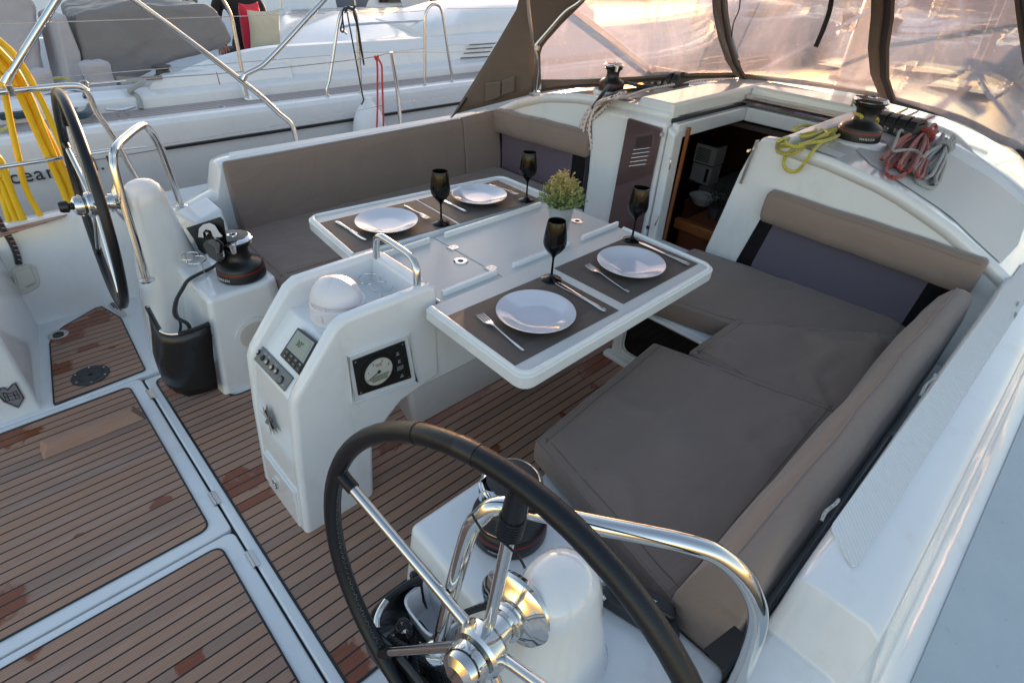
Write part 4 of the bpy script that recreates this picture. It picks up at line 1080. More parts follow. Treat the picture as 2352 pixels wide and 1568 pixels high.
struct(MB().box(1.50, 2.235, .050, .092, .895, .968), 'hatch_inner_lip_port', 'gel', bevel=.008); struct(MB().box(2.19, 2.24, -.45, .05, .895, .968), 'hatch_inner_lip_forward', 'gel', bevel=.008); struct(MB().box(1.50, 2.3, .094, .10, .965, .985), 'hatch_groove', 'rubber')
t = thing('sliding_hatch', 'smoked companionway hatch slid forward under its metal edged hood', 'hatch')
MB().box(2.20, 2.28, -.45, .095, .985, .995).build('acrylic_panel', 'smoke', t)
MB().box(2.235, 2.30, -.45, .095, 1.000, 1.022).build('leading_edge', 'steel_b', t, bevel=.003)
MB().box(1.55, 2.3, .088, .098, .985, .995).build('slide_track', 'steel_b', t); MB().box(1.55, 2.3, -.452, -.446, .985, .995).build('slide_track', 'steel_b', t)
# non-skid areas on the roof
for nm, pxs in (('port_roof_nonskid', ((1310, 196), (1395, 192), (1400, 214), (1300, 208))),):
    pass
q = MB(); V = []
crn = [(1740, 370), (1800, 385)]
ed = [(1.56, -.95), (1.56, -1.10), (1.53, -1.25), (1.52, -1.36), (1.8, -1.37), (2.25, -1.33), (2.26, -.62), (1.72, -.70), (1.62, -.80)]
bm_ = bmesh.new(); vs = [bm_.verts.new((x, y, 0)) for x, y in ed]; bm_.faces.new(vs)
for k in range(12, 30): bmesh.ops.bisect_plane(bm_, geom=bm_.verts[:] + bm_.edges[:] + bm_.faces[:], plane_co=Vector((0, -.05 * k, 0)), plane_no=Vector((0, 1, 0)))
for v_ in bm_.verts: v_.co.z = zroof(v_.co.y, v_.co.x) + .004
bmesh.ops.recalc_face_normals(bm_, faces=bm_.faces); me = bpy.data.meshes.new('starboard_roof_nonskid'); bm_.to_mesh(me); bm_.free(); smooth(me)
o = link('starboard_roof_nonskid', me, 'pad2'); o['kind'] = 'structure'
ed = [(1.56, .52), (1.56, .60), (1.9, .62), (2.2, .60), (2.2, .40), (1.62, .40)]
q = MB(); q.add([(x, y, zroof(y, x) + .004) for x, y in ed], [list(range(6))]); struct(q, 'port_roof_nonskid', 'pad2')
for y0, y1, x0, x1 in ((.40, .50, 1.535, 1.60), (-.70, -.56, 1.52, 1.60)):
    q = MB(); q.prism(rounded([(x0, y0), (x1, y0), (x1 + .03, y1), (x0 + .01, y1)], .008), .9, 1.0); 
    q = MB(); q.add([(x, y, zroof(y, x) + .006) for x, y in ((x0, y0), (x1, y0), (x1 + .02, y1), (x0, y1))], [(0, 1, 2, 3)]); struct(q, 'roof_nonskid_patch', 'pad')
# coaming pads
for nm, pxs, z in (('starboard_pad', [(1905, 1212), (1893, 1245), (1962, 1308), (1975, 1290), (2190, 968), (2345, 735), (2352, 690), (2300, 720)], .751), ('starboard_helm_pad', [(1752, 1500), (1772, 1482), (1872, 1562), (1858, 1600), (1760, 1720), (1640, 1640)], .60)):
    v_ = [PZ(a, b_, z) for a, b_ in pxs]; q = MB(); q.prism([(p.x, p.y) for p in v_] if nm != 'starboard_pad' else rounded([(v_[0].x, v_[0].y), (v_[2].x, v_[2].y), (1.7, -1.485), (1.7, -1.415)], .02), z - .004, z + .0005)
    if nm == 'starboard_pad': struct(q, nm, 'pad')
q = MB(); q.prism(rounded([(-.47, -1.395), (-.44, -1.50), (-1.3, -1.52), (-1.3, -1.42)], .02), .50, .566)
struct(q, 'starboard_helm_pad', 'pad')
q = MB(); q.prism(rounded([(-.19, 1.435), (-.17, 1.505), (1.4, 1.515), (1.4, 1.445)], .02), .745, .7495); struct(q, 'port_pad', 'pad')
# dark hand hole beside the foreground handrail
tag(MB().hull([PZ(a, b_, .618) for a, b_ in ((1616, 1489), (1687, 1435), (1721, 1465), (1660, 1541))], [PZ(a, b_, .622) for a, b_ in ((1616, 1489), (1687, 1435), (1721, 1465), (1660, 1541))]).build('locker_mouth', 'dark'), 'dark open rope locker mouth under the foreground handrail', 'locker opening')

# cabin windows
def window(label, outer, inner, pm='smoke'):
    t = thing('cabin_window', label, 'window', 'cabin windows in the bulkhead')
    MB().hull([(1.494, y, z) for y, z in outer], [(1.499, y, z) for y, z in outer]).build('surround', 'black_acr', t, bevel=.002)
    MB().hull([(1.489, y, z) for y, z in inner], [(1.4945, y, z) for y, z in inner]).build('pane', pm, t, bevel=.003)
window('port cabin window with plum tinted pane, behind the far glass', rounded([(1.36, .37), (1.385, .74), (.59, .78), (.59, .35)], .02), rounded([(1.31, .395), (1.325, .73), (.70, .76), (.70, .375)], .03))
window('starboard cabin window with its reflection painted as a lavender tone, above the front cushion', rounded([(-.415, .365), (-.50, .77), (-1.30, .77), (-1.27, .365)], .02), rounded([(-.50, .405), (-.56, .76), (-1.20, .76), (-1.18, .40)], .04), 'pane_reflection')
# companionway frame and door
b = MB(); b.hull([(1.47, .035, .30), (1.47, .085, .30), (1.56, .085, .30), (1.56, .035, .30)], [(1.47, .045, .92), (1.47, .095, .95), (1.56, .095, .97), (1.56, .05, .97)]); struct(b, 'companionway_jamb', 'gel', bevel=.012, seg=4)
b = MB(); b.box(1.56, 1.575, .022, .040, .28, .95); struct(b, 'wooden_door_post', 'wood_or', bevel=.003)
t = thing('companionway_door', 'open smoked acrylic door with louvred vent, folded back against the housing', 'door')
dp = [(.345, .12), (.118, .12), (.108, .945), (.318, .952)]
MB().hull([(1.440, y, z) for y, z in rounded(dp, .012)], [(1.452, y, z) for y, z in rounded(dp, .012)]).build('panel', 'smoke_door', t, bevel=.002)
def dpt(a, b_, k=0): return PX(a, b_, 1.440 - k)
def dslab(name, pxs, k0, k1, mat, par, bevel=0): return MB().hull([dpt(a, b_, k1) + Vector((k1 - k0, 0, 0)) for a, b_ in pxs], [dpt(a, b_, k1) for a, b_ in pxs]).build(name, mat, par, bevel=bevel)
vt = dslab('vent_plate', [(1461, 312), (1502, 303), (1497, 382), (1444, 392)], -.001, .002, 'smoke_door', t, .001)
for k in range(8):
    f = k / 8; a0 = 1462 - f * 4; b0 = 317 + f * 33; dslab('vent_slot', [(a0, b0), (a0 + 36, b0 - 6), (a0 + 36, b0 - 4), (a0, b0 + 2)], .002, .0035, 'black', vt)
for k in range(5):
    a0 = 1456 - k * 2.6; b0 = 342 + k * 9.3; q = MB(); q.tube([dpt(a0, b0 + 3, .004), dpt(a0 + 37, b0 - 2, .004)], .0042, 8, 1, sm=False, flat=.8); q.build('louvre', 'steel_b', vt)
disc(t, 'door_knob', dpt(1521, 309), Vector((-1, 0, 0)), .011, .008, 'steel'); disc(t, 'lock_hole', dpt(1488, 522), Vector((-1, 0, 0)), .010, .004, 'black')
q = MB(); q.tube([PX(1539, 362, 1.46), PX(1541, 368, 1.44), PX(1538, 386, 1.44), PX(1535, 390, 1.46)], .003, 8, 3); q.build('pull_handle', 'steel', t)
q = MB(); q.tube([PX(1512, 496, 1.46), PX(1511, 502, 1.44), PX(1505, 516, 1.44), PX(1503, 520, 1.46)], .003, 8, 3); q.build('pull_handle', 'steel', t)
t = thing('hatch_slide_bracket', 'thin steel slide with latch on the edge of the starboard bulkhead', 'bracket')
pa, pb = PX(1738, 322, 1.492), PX(1700, 420, 1.492)
MB().hull([pa, pa + Vector((0, -.014, .004)), pb + Vector((0, -.012, 0)), pb], [v_ + Vector((-.012, 0, 0)) for v_ in (pa, pa + Vector((0, -.014, .004)), pb + Vector((0, -.012, 0)), pb)]).build('slide', 'steel_b', t, bevel=.002)
MB().cyl(PX(1722, 345, 1.485), PX(1718, 347, 1.45), .006, seg=10).build('latch_pin', 'steel', t)
# interior
def inbox(name, x0, x1, y0, y1, z0, z1, mat, bevel=0):
    return struct(MB().box(x0, x1, y0, y1, z0, z1), name, mat, bevel=bevel)
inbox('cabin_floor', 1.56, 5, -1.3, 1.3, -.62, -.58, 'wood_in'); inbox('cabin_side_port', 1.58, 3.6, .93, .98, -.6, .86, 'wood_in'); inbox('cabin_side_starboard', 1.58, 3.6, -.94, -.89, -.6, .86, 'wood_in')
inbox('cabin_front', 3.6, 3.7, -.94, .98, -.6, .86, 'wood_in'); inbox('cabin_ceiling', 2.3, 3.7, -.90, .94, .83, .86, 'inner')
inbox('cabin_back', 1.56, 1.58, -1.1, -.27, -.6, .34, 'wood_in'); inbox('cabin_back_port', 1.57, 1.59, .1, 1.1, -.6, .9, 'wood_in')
def gx(a, b_, x): return PX(a, b_, x)
c = gx(1640, 415, 2.6)
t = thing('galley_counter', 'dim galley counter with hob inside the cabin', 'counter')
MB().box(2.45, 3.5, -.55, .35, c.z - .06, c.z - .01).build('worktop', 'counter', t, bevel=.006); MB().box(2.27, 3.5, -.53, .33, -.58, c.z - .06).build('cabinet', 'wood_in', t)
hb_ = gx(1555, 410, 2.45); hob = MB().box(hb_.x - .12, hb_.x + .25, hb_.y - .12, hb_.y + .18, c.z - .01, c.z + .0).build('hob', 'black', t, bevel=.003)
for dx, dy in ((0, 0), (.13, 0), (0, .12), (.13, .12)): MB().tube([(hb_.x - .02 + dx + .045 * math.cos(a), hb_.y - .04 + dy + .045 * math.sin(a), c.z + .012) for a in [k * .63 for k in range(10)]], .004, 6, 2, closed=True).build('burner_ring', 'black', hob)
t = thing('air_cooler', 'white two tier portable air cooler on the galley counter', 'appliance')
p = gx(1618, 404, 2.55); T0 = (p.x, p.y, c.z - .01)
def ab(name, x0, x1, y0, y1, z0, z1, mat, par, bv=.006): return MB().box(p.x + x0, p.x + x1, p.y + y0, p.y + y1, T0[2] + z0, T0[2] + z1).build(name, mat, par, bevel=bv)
ab('water_tank', -.065, .065, -.075, .075, 0, .125, 'appl_shade', t); hd_ = ab('fan_head', -.068, .068, -.078, .078, .132, .255, 'appl_shade', t); ab('tank_joint', -.06, .06, -.07, .07, .12, .135, 'black', t, .002); ab('top_panel', -.06, .06, -.07, .07, .25, .262, 'black', t, .004)
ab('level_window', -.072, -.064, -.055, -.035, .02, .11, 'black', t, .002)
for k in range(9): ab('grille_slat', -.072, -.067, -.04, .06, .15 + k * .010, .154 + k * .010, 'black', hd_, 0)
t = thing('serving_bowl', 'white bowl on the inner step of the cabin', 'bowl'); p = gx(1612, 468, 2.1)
MB().lathe([(0, 0), (.05, 0), (.085, .045), (.088, .05), (.083, .047), (.048, .006), (0, .006)], 36, Matrix.Translation(p)).build('bowl_body', 'appl_shade', t)
zt = p.z
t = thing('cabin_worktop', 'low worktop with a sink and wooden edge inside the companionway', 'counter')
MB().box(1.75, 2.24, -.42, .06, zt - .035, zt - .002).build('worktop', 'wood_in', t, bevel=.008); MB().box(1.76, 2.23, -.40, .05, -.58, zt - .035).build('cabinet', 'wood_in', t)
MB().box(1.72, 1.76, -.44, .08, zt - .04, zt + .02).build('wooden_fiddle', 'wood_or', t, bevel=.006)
pt2 = thing('small_pot_plant', 'dark leafed plant inside the cabin beside the bowl', 'plant'); p = gx(1640, 500, 1.95)
MB().lathe([(0, 0), (.035, 0), (.045, .07), (0, .07)], 20, Matrix.Translation((p.x, p.y, zt))).build('pot', 'rubber', pt2)
q = MB()
for i in range(260):
    d = Vector((random.gauss(0, 1), random.gauss(0, 1), random.gauss(0, 1))).normalized() * random.uniform(.03, .085); c_ = Vector((p.x, p.y, zt + .13)) + d
    n_ = Vector((random.gauss(0, 1), random.gauss(0, 1), random.gauss(0, 1))).normalized() * .012; m_ = n_.cross(Vector((random.random(), random.random(), random.random()))).normalized() * .005
    q.add([c_, c_ + n_ * .5 + m_, c_ + n_, c_ + n_ * .5 - m_], [(0, 1, 2, 3)])
q.build('foliage', 'leafdark', pt2, sm=False, fix=False)
t = thing('cabin_port_light', 'dark rectangular window in a grey frame inside the cabin', 'window')
c = gx(1568, 305, 3.3)
MB().box(3.30, 3.33, c.y - .10, c.y + .16, c.z - .09, c.z + .10).build('frame', 'counter', t, bevel=.01); MB().box(3.28, 3.31, c.y - .075, c.y + .135, c.z - .06, c.z + .075).build('glass', 'black', t)

# ============================================================ dodger
t = thing('dodger', 'taupe canvas dodger with clear vinyl windows over the companionway', 'dodger')
DG = t
def thick(o, d=.003): md = o.modifiers.new('s', 'SOLIDIFY'); md.thickness = d; md.offset = 0; return o
def panel(pts, name, mat, par, n=14, m=10, amp=0.0, d=.003, seed=0):
    """sheet between two polylines (bottom, top), lightly wavy"""
    B, T_ = pts; V = []
    def at(L, f):
        k = f * (len(L) - 1); i = min(int(k), len(L) - 2); return Vector(L[i]).lerp(Vector(L[i + 1]), k - i)
    for j in range(m + 1):
        for i in range(n + 1):
            a = at(B, i / n); c_ = at(T_, i / n); p_ = a.lerp(c_, j / m)
            e = min(1, min(i, n - i) / 2.5) * min(1, min(j, m - j) / 2.5)
            w_ = NZ.noise(Vector((p_.x * 5 + seed, p_.y * 5, p_.z * 7))) * amp * e + NZ.noise(Vector((p_.x * 16 + seed, p_.y * 16, p_.z * 16))) * amp * .3 * e
            V.append(p_ + Vector((.7, .5, .2)) * w_)
    q = MB(); q.add(V, [(j * (n + 1) + i, j * (n + 1) + i + 1, (j + 1) * (n + 1) + i + 1, (j + 1) * (n + 1) + i) for j in range(m) for i in range(n)])
    o = q.build(name, mat, par, fix=False, ang=80)
    return thick(o, d) if d else o
# plan of the base: port tube foot, forward port corner, forward starboard corner, starboard foot
A0, A1 = Vector((1.15, 1.43, .765)), Vector((1.47, 1.01, .945))
PS = Vector(PZ(1697, 178, 1.066)); PT = Vector(PZ(2030, 226, 1.05)); PU = Vector(PZ(2352, 352, .955)); PV_ = Vector((1.9, -1.50, .72))
n2 = (PS - A1).cross(Vector((-.26, -.16, 1))).normalized()          # plane of the port front window (leans in)
n1 = (A1 - A0).cross(Vector((-.10, -.10, 1))).normalized()
def w2(a, b_): return on_plane(a, b_, A1, n2)
def w1(a, b_): return on_plane(a, b_, A0, n1)
up2 = lambda p, k: p + (w2(1634, 0) - w2(1697, 178)) .normalized() * k
top1 = w1(1222, -60)
# side wing canvas
wing = MB(); wl = [w1(1040, 262), w1(1100, 172), w1(1160, 72), w1(1215, -20), w1(1262, -100)]
wr_ = [w1(1237, 217), w1(1228, 150), w1(1222, 70), w1(1212, -20), w1(1262, -101)]
wr_ = [A1 + Vector((0, 0, .0)), w1(1229, 150), w1(1221, 70), w1(1213, -10), w1(1214, -100)]
wl = [w1(1040, 263), w1(1092, 180), w1(1142, 98), w1(1186, 22), w1(1214, -101)]
panel((wl, wr_), 'side_wing', 'canvas', DG, 12, 10, .012)
b2 = [A1, w2(1234, 150), w2(1224, 70), w2(1216, 0), w2(1214, -100)]

panel((b2, [w2(1243, 190), w2(1240, 112), w2(1290, 56), w2(1345, 2), w2(1450, -110)]), 'quarter_panel', 'canvas', DG, 14, 8, .006)
# base skirt bands
def band(P_, k0, k1, name, mat, off=Vector((0, 0, 0)), d=.004):
    lo = [p + off + Vector((0, 0, k0)) for p in P_]; hi = [p + off + Vector((0, 0, k1)) for p in P_]
    return panel((lo, hi), name, mat, DG, 24, 2, 0, d)
base1 = [w2(1243, 205), w2(1330, 203), w2(1400, 198), w2(1500, 188), w2(1600, 182), w2(1697, 178)]
base1i = [w2(1243, 183), w2(1330, 183), w2(1400, 180), w2(1500, 174), w2(1600, 168), w2(1690, 167)]
panel((base1, base1i), 'base_band', 'canvas', DG, 24, 2, .0, .004)
q = MB(); q.tube([w2(1245, 208) , w2(1320, 198), w2(1380, 195), w2(1440, 187), w2(1560, 178), w2(1690, 176)], .009, 8, 6); q.build('base_zip', 'zip', DG)
base2 = catmull([PS, PS.lerp(PT, .33) + Vector((.05, 0, .004)), PS.lerp(PT, .66) + Vector((.05, 0, .006)), PT], 6); band(base2, -.005, .022, 'base_band', 'canvas')
base3 = catmull([PT, Vector(PZ(2200, 272, 1.0)), Vector(PZ(2290, 318, .975)), PU, Vector((2.3, -1.42, .80)), PV_], 6); band(base3, -.012, .022, 'base_band', 'canvas')
q = MB(); q.tube([p + Vector((-.014, .0, -.004)) for p in base3], .010, 8, 1, sm=False); q.build('base_zip', 'zip', DG)
# windows
tz = .74
def up(p, dx, dy, k=1): return [p + Vector((dx * f * k, dy * f * k, tz * f * k)) for f in (0, .25, .5, .75, 1)]
T1 = w2(1450, -110); T2 = w2(1600, -100)
S1 = [PS, w2(1672, 150), w2(1655, 100), w2(1640, 40), w2(1632, -30), w2(1628, -120)]
def onS2(a, b_):
    nn = (PT - PS).cross(Vector((-.30, .02, 1))).normalized(); return on_plane(a, b_, PT, nn)
def onS3(a, b_):
    nn = (PU - PT).cross(Vector((-.35, .12, 1))).normalized(); return on_plane(a, b_, PT, nn)
o = panel(([w2(1243, 184), w2(1240, 112), w2(1290, 56), w2(1345, 2), w2(1450, -110)], [w2(1690, 168), w2(1672, 110), w2(1655, 60), w2(1640, 0), w2(1628, -120)]), 'window', 'vinyl', DG, 20, 20, .010, 0, 1)
o = panel(([PS + Vector((.02, -.01, .02)), onS2(1800, 192), onS2(1900, 206), onS2(2022, 222)], [onS2(1632, -120), onS2(1760, -125), onS2(1880, -125), onS2(2005, -125)]), 'window', 'vinyl', DG, 24, 24, .020, 0, 5)
o = panel(([onS3(2036, 224), onS3(2140, 258), onS3(2260, 312), onS3(2352, 365), onS3(2420, 420)], [onS3(2022, -125), onS3(2120, -125), onS3(2230, -125), onS3(2300, -125), onS3(2360, -125)]), 'window', 'vinyl', DG, 24, 24, .022, 0, 9)
# dark zipped seams between the windows
def seam(L, R_, mat_c='canvas', nm='seam_band'):
    s_ = panel((L, R_), nm, mat_c, DG, 16, 4, .002, .004); 
    mid = [Vector(a).lerp(Vector(b_), .55) + Vector((-.006, 0, .0)) for a, b_ in zip(L, R_)]
    mid2 = [Vector(a).lerp(Vector(b_), .85) + Vector((-.006, 0, .0)) for a, b_ in zip(L, R_)]
    panel((mid, mid2), 'zip', 'zip', DG, 16, 1, 0, .006)
f = lambda fn, L: [fn(a, b_) + Vector((-.008, .0, 0)) for a, b_ in L]
seam(f(w2, [(1688, 172), (1668, 138), (1652, 90), (1640, 30), (1630, -120)]), f(onS2, [(1722, 186), (1700, 150), (1685, 100), (1674, 30), (1664, -120)]))
seam(f(onS2, [(2022, 224), (2000, 170), (1994, 110), (2001, 40), (2005, -125)]), f(onS3, [(2060, 234), (2044, 180), (2044, 110), (2055, 40), (2062, -125)]))
seam(f(onS3, [(2352, 150), (2346, 110), (2338, 60), (2331, 0), (2318, -125)]), f(onS3, [(2378, 150), (2370, 110), (2362, 60), (2354, 0), (2342, -125)]))
roofp = catmull([w1(1214, -101), w2(1450, -110), w2(1628, -120), onS2(1800, -125), onS2(2005, -125), onS3(2200, -125), onS3(2360, -125), Vector((1.9, -1.35, 1.45))], 4)
panel((roofp, catmull([Vector((1.05, 1.0, 1.66)), Vector((1.06, .6, 1.82)), Vector((1.08, .2, 1.88)), Vector((1.08, -.2, 1.88)), Vector((1.06, -.6, 1.82)), Vector((1.04, -1.0, 1.70)), Vector((1.02, -1.3, 1.5))], 4)), 'roof_panel', 'canvas', DG, 20, 10, .004)
# frame tubes
foot = A1 + Vector((-.012, .006, 0))
MB().tube([foot, w1(1234, 150) + Vector((-.02, -.02, 0)), w1(1227, 100) + Vector((-.02, -.02, 0)), w1(1218, 50) + Vector((-.02, -.02, 0)), w1(1214, 0) + Vector((-.02, -.02, 0)), w1(1212, -100) + Vector((-.02, -.02, 0))], .0125, 12, 5).build('frame_tube', 'steel_b', DG)
MB().tube([w2(1230, 104) + Vector((-.02, -.02, 0)), w2(1262, 68) + Vector((-.025, -.02, 0)), w2(1300, 25) + Vector((-.025, -.02, 0)), w2(1340, -5) + Vector((-.025, -.02, 0)), w2(1430, -100) + Vector((-.025, -.02, 0))], .0115, 12, 5).build('frame_tube', 'steel_b', DG)
MB().box(foot.x - .03, foot.x + .03, foot.y - .02, foot.y + .02, .93, .955).build('tube_foot', 'steel', DG, bevel=.004)
MB().cyl(w2(1236, 108) + Vector((-.03, -.02, -.012)), w2(1236, 108) + Vector((-.03, -.02, .012)), .018, seg=14).build('tube_joint', 'steel', DG)
# pockets on the wing
def pk(a): 
    P_ = [w1(*p) + Vector((-.012, -.010, 0)) for p in a]
    m_ = [v_ + Vector((-.020, -.016, 0)) for v_ in P_]
    q = MB(); q.add(P_ + m_, [(0, 4, 5, 1), (0, 3, 7, 4), (3, 2, 6, 7), (1, 5, 6, 2), (4, 7, 6, 5)]); o_ = q.build('pocket', 'canvas', DG, bevel=.006, fix=False)
pk([(1117, 190), (1118, 232), (1151, 220), (1153, 186)]); pk([(1155, 184), (1154, 217), (1183, 208), (1184, 172)])
q = MB(); P_ = [w1(a, b_) + Vector((-.01, -.008, 0)) for a, b_ in ((1072, 225), (1060, 243), (1048, 258), (1038, 268))]; q.tube(P_, .016, 8, 4, flat=.3); q.build('tensioning_strap', 'zip', DG)
# loose items hanging inside the windows
q = MB(); q.tube([onS2(1922, -30) + Vector((-.05, 0, 0)), onS2(1915, 20) + Vector((-.05, 0, 0)), onS2(1902, 62) + Vector((-.055, 0, 0)), onS2(1882, 107) + Vector((-.05, 0, 0))], .013, 8, 5, flat=.25); tag(q.build('hanging_strap', 'zip'), 'dark webbing strap hanging in the middle dodger window', 'strap')
q = MB(); q.tube([onS2(1712, -30) + Vector((-.05, 0, 0)), onS2(1708, 20) + Vector((-.05, 0, 0)), onS2(1695, 52) + Vector((-.05, 0, 0)), onS2(1690, 84) + Vector((-.05, 0, 0))], .0035, 8, 5); tag(q.build('thin_cord', 'rope_k'), 'thin black cord hanging beside the first dodger seam', 'cord')
# roof canvas of the dodger

# ============================================================ winches
def rope_obj(name, label, cat, px_or_pts, r, mat, sub=6, n=8, group=None, closed=False):
    q = MB(); q.tube(px_or_pts, r, n, sub, closed=closed); o = q.build(name, mat); return tag(o, label, cat, group)
W0 = None
def winch(label, loc, rz, sc=1.0, word=None):
    global W0
    if W0 is None:
        W0 = thing('winch', None, None); t = W0
        MB().lathe([(0, 0), (.094, 0), (.096, .006), (.094, .034), (.093, .038), (0, .038)], 56).build('base_skirt', 'blackm', t, ang=50)
        MB().lathe([(0, .037), (.0935, .037), (.0938, .0405), (.093, .042), (0, .042)], 56).build('accent_ring', 'redring', t)
        MB().lathe([(0, .041), (.0925, .041), (.092, .050), (.086, .060), (.072, .069), (.057, .076), (.0505, .084), (.0465, .098), (.0455, .112), (.048, .126), (.054, .136), (.060, .141), (0, .141)], 56).build('drum', 'blackm', t, ang=60)
        jw = MB(); jw.lathe([(0, .139), (.062, .140), (.068, .145), (.060, .150), (.060, .1515), (.069, .157), (.066, .161), (0, .161)], 56); jo = jw.build('self_tailing_jaw', 'blackm', t, ang=35)
        gr = MB()
        for k in range(40):
            a = 2 * math.pi * k / 40; gr.tube([(.060 * math.cos(a), .060 * math.sin(a), .147), (.0685 * math.cos(a), .0685 * math.sin(a), .1445)], .0011, 4, 1, sm=False)
        g_ = gr.build('grip_ribs', 'blackm', jo, sm=False)
        # chrome top ring with feeder arm and scalloped inner edge
        q = MB(); n = 72; ring = []
        def rad(a):
            d = abs((a + math.pi) % (2 * math.pi) - math.pi); return .072
        ro, ri = [], []
        for k in range(n):
            a = 2 * math.pi * k / n; d = abs((a + math.pi) % (2 * math.pi) - math.pi)
            w_ = .016 * math.exp(-(d / .30) ** 2) * -1 + .012 * math.exp(-((d - .75) / .28) ** 2)
            ro.append(.072 + .004 * math.exp(-(d / .2) ** 2)); ri.append(.060 - w_)
        sec = []
        for k in range(n):
            a = 2 * math.pi * k / n; c, s_ = math.cos(a), math.sin(a)
            sec.append([Vector((ro[k] * c, ro[k] * s_, .162)), Vector(((ro[k] + .002) * c, (ro[k] + .002) * s_, .167)), Vector(((ro[k] - .003) * c, (ro[k] - .003) * s_, .172)), Vector(((ro[k] * .5 + ri[k] * .5) * c, (ro[k] * .5 + ri[k] * .5) * s_, .1765)), Vector((ri[k] * c, ri[k] * s_, .178)), Vector((ri[k] * c, ri[k] * s_, .162))])
        q.loft(sec, closed=True, cap=False, loop=True); rg = q.build('top_ring', 'chrome', t, ang=50)
        q = MB(); q.loft([[Vector((.066 + dx, y, z)) for dx, y in ((0, -.016 * w_), (.010, -.014 * w_), (.013, 0), (.010, .014 * w_), (0, .016 * w_))] for z, w_ in ((.172, 1), (.160, .95), (.148, .8), (.136, .75), (.130, .5))]); q.build('feeder_arm', 'chrome', t, bevel=.002)
        MB().lathe([(0, .160), (.060, .160), (.059, .1775), (.045, .1795), (.024, .181), (.0225, .178), (0, .178)], 48).build('top_plate', 'blackm', t, ang=30)
        sk = MB().lathe([(.011, .176), (.0125, .181), (.016, .1835), (.0195, .1825), (.0205, .1795), (.011, .176)], 32).build('handle_socket', 'chrome', t)
        MB().lathe([(0, .1768), (.0118, .1768), (.0118, .1790), (0, .1790)], 8).build('socket_star', 'dark', sk)
        o = t
    else: o = copy_tree(W0)
    o.location = loc; o.rotation_euler = (0, 0, rz); o.scale = (sc, sc, sc); tag(o, label, 'winch', 'black self tailing winches')
    return o
def aim(p, px, z): q = PZ(px[0], px[1], z); return math.atan2(q.y - p.y, q.x - p.x)
wp = PZ(557, 630, .458); winch('large winch on the port plinth behind the console, red ring', wp, aim(wp, (555, 700), .458), 1.0)
ws = PZ(1168, 1208, .458); winch('large winch behind the foreground wheel, with a warning label', ws, aim(ws, (1100, 1225), .458), 1.0)
cs = PZ(1968, 318, 1.0); winch('cabin top winch wrapped by the yellow rope', cs, aim(cs, (1880, 300), 1.0), .97)
cp_ = PZ(1403, 206, 1.004); winch('smaller cabin top winch in front of the glowing port window', cp_, aim(cp_, (1430, 230), 1.0), .76)
# lettering on the skirts and the warning sticker
def skirt_text(o, word, ang, z=.018, size=.015, mat='inkwhite', par=None):
    for k, ch in enumerate(word):
        a = ang + (k - (len(word) - 1) / 2) * size * .78 / .0962
        T = Matrix.Rotation(a, 4, 'Z') @ Matrix.Translation((.0962, 0, z)) @ Matrix(((0, 0, 1, 0), (1, 0, 0, 0), (0, 1, 0, 0), (0, 0, 0, 1)))
        text(ch, size, 'maker_lettering', mat, o, T)
W_ = [o for o in COL.objects if o.name.startswith('winch') and o.parent is None]
def face(o, px):
    p = o.location; d = CAM - p; q = PZ(px[0], px[1], p.z); return math.atan2(q.y - p.y, q.x - p.x) - o.rotation_euler[2]
skirt_text(W_[0], 'HARKEN', face(W_[0], (508, 655)))
skirt_text(W_[2], 'HARKEN', face(W_[2], (2010, 345)))
ang = face(W_[1], (1135, 1270))
st_ = MB(); rings = []
for k in range(9):
    a = ang - .26 + k * .07; rings.append([Vector((.0966 * math.cos(a), .0966 * math.sin(a), z)) for z in (.008, .026)])
st_.loft(rings, closed=False, cap=False); st_.build('warning_sticker', 'black', W_[1], fix=False)
skirt_text(W_[1], 'DANGER', ang + .06, .020, .0075)
# moulded winch pads
for p_, r_ in ((cs, .125), (cp_, .095)):
    q = MB(); q.lathe([(0, -.03), (r_ * 1.15, -.03), (r_ * 1.02, -.004), (r_ * .98, 0), (0, 0)], 40, Matrix.Translation((p_.x, p_.y, p_.z))); struct(q, 'winch_pad', 'gel')

# ============================================================ rope clutches
def clutch(label, loc, rz, n, w_=.034, open_=()):
    t = thing('rope_clutch', label, 'rope clutch', 'banks of rope clutches on the cabin roof', loc, (0, 0, rz))
    W = n * w_
    for k in range(n):
        y0 = -W / 2 + k * w_
        prof = [(-.062, 0), (.075, 0), (.075, .030), (.060, .046), (-.040, .046), (-.062, .028)]
        o = MB().hull([(x, y0 + .001, z) for x, z in prof], [(x, y0 + w_ - .001, z) for x, z in prof]).build('clutch_body', 'rubber', t, bevel=.003)
        pr = [(-.052, .036), (-.040, .058), (-.010, .068), (.030, .066), (.066, .052), (.078, .040), (.074, .034), (.030, .050), (-.020, .050), (-.046, .034)]
        if k in open_: pr = [(.03, .04), (.042, .09), (.030, .125), (.022, .122), (.026, .09), (.012, .045)]
        MB().hull([(x, y0 + .004, z) for x, z in pr], [(x, y0 + w_ - .004, z) for x, z in pr]).build('lever', 'black', t, bevel=.004)
        MB().lathe([(.0085, 0), (.0105, .001), (.0085, .003), (.007, -.004), (.0085, 0)], 20, Matrix.Translation((-.063, y0 + w_ / 2, .019)) @ Matrix.Rotation(-math.pi / 2, 4, 'Y')).build('rope_eye', 'steel_b', o)
    return t
kc = PZ(2035, 300, .99)
clutch('bank of five black rope clutches behind the yellow rope winch', (kc.x, kc.y - .02, .985), math.radians(-6), 5, .042).scale = (1.15, 1.15, 1.3)
kp = PZ(1527, 196, 1.0)
clutch('bank of black rope clutches on the port cabin roof below the window', (kp.x, kp.y, .998), math.radians(4), 5, .034).scale = (1.3, 1.3, 1.35)

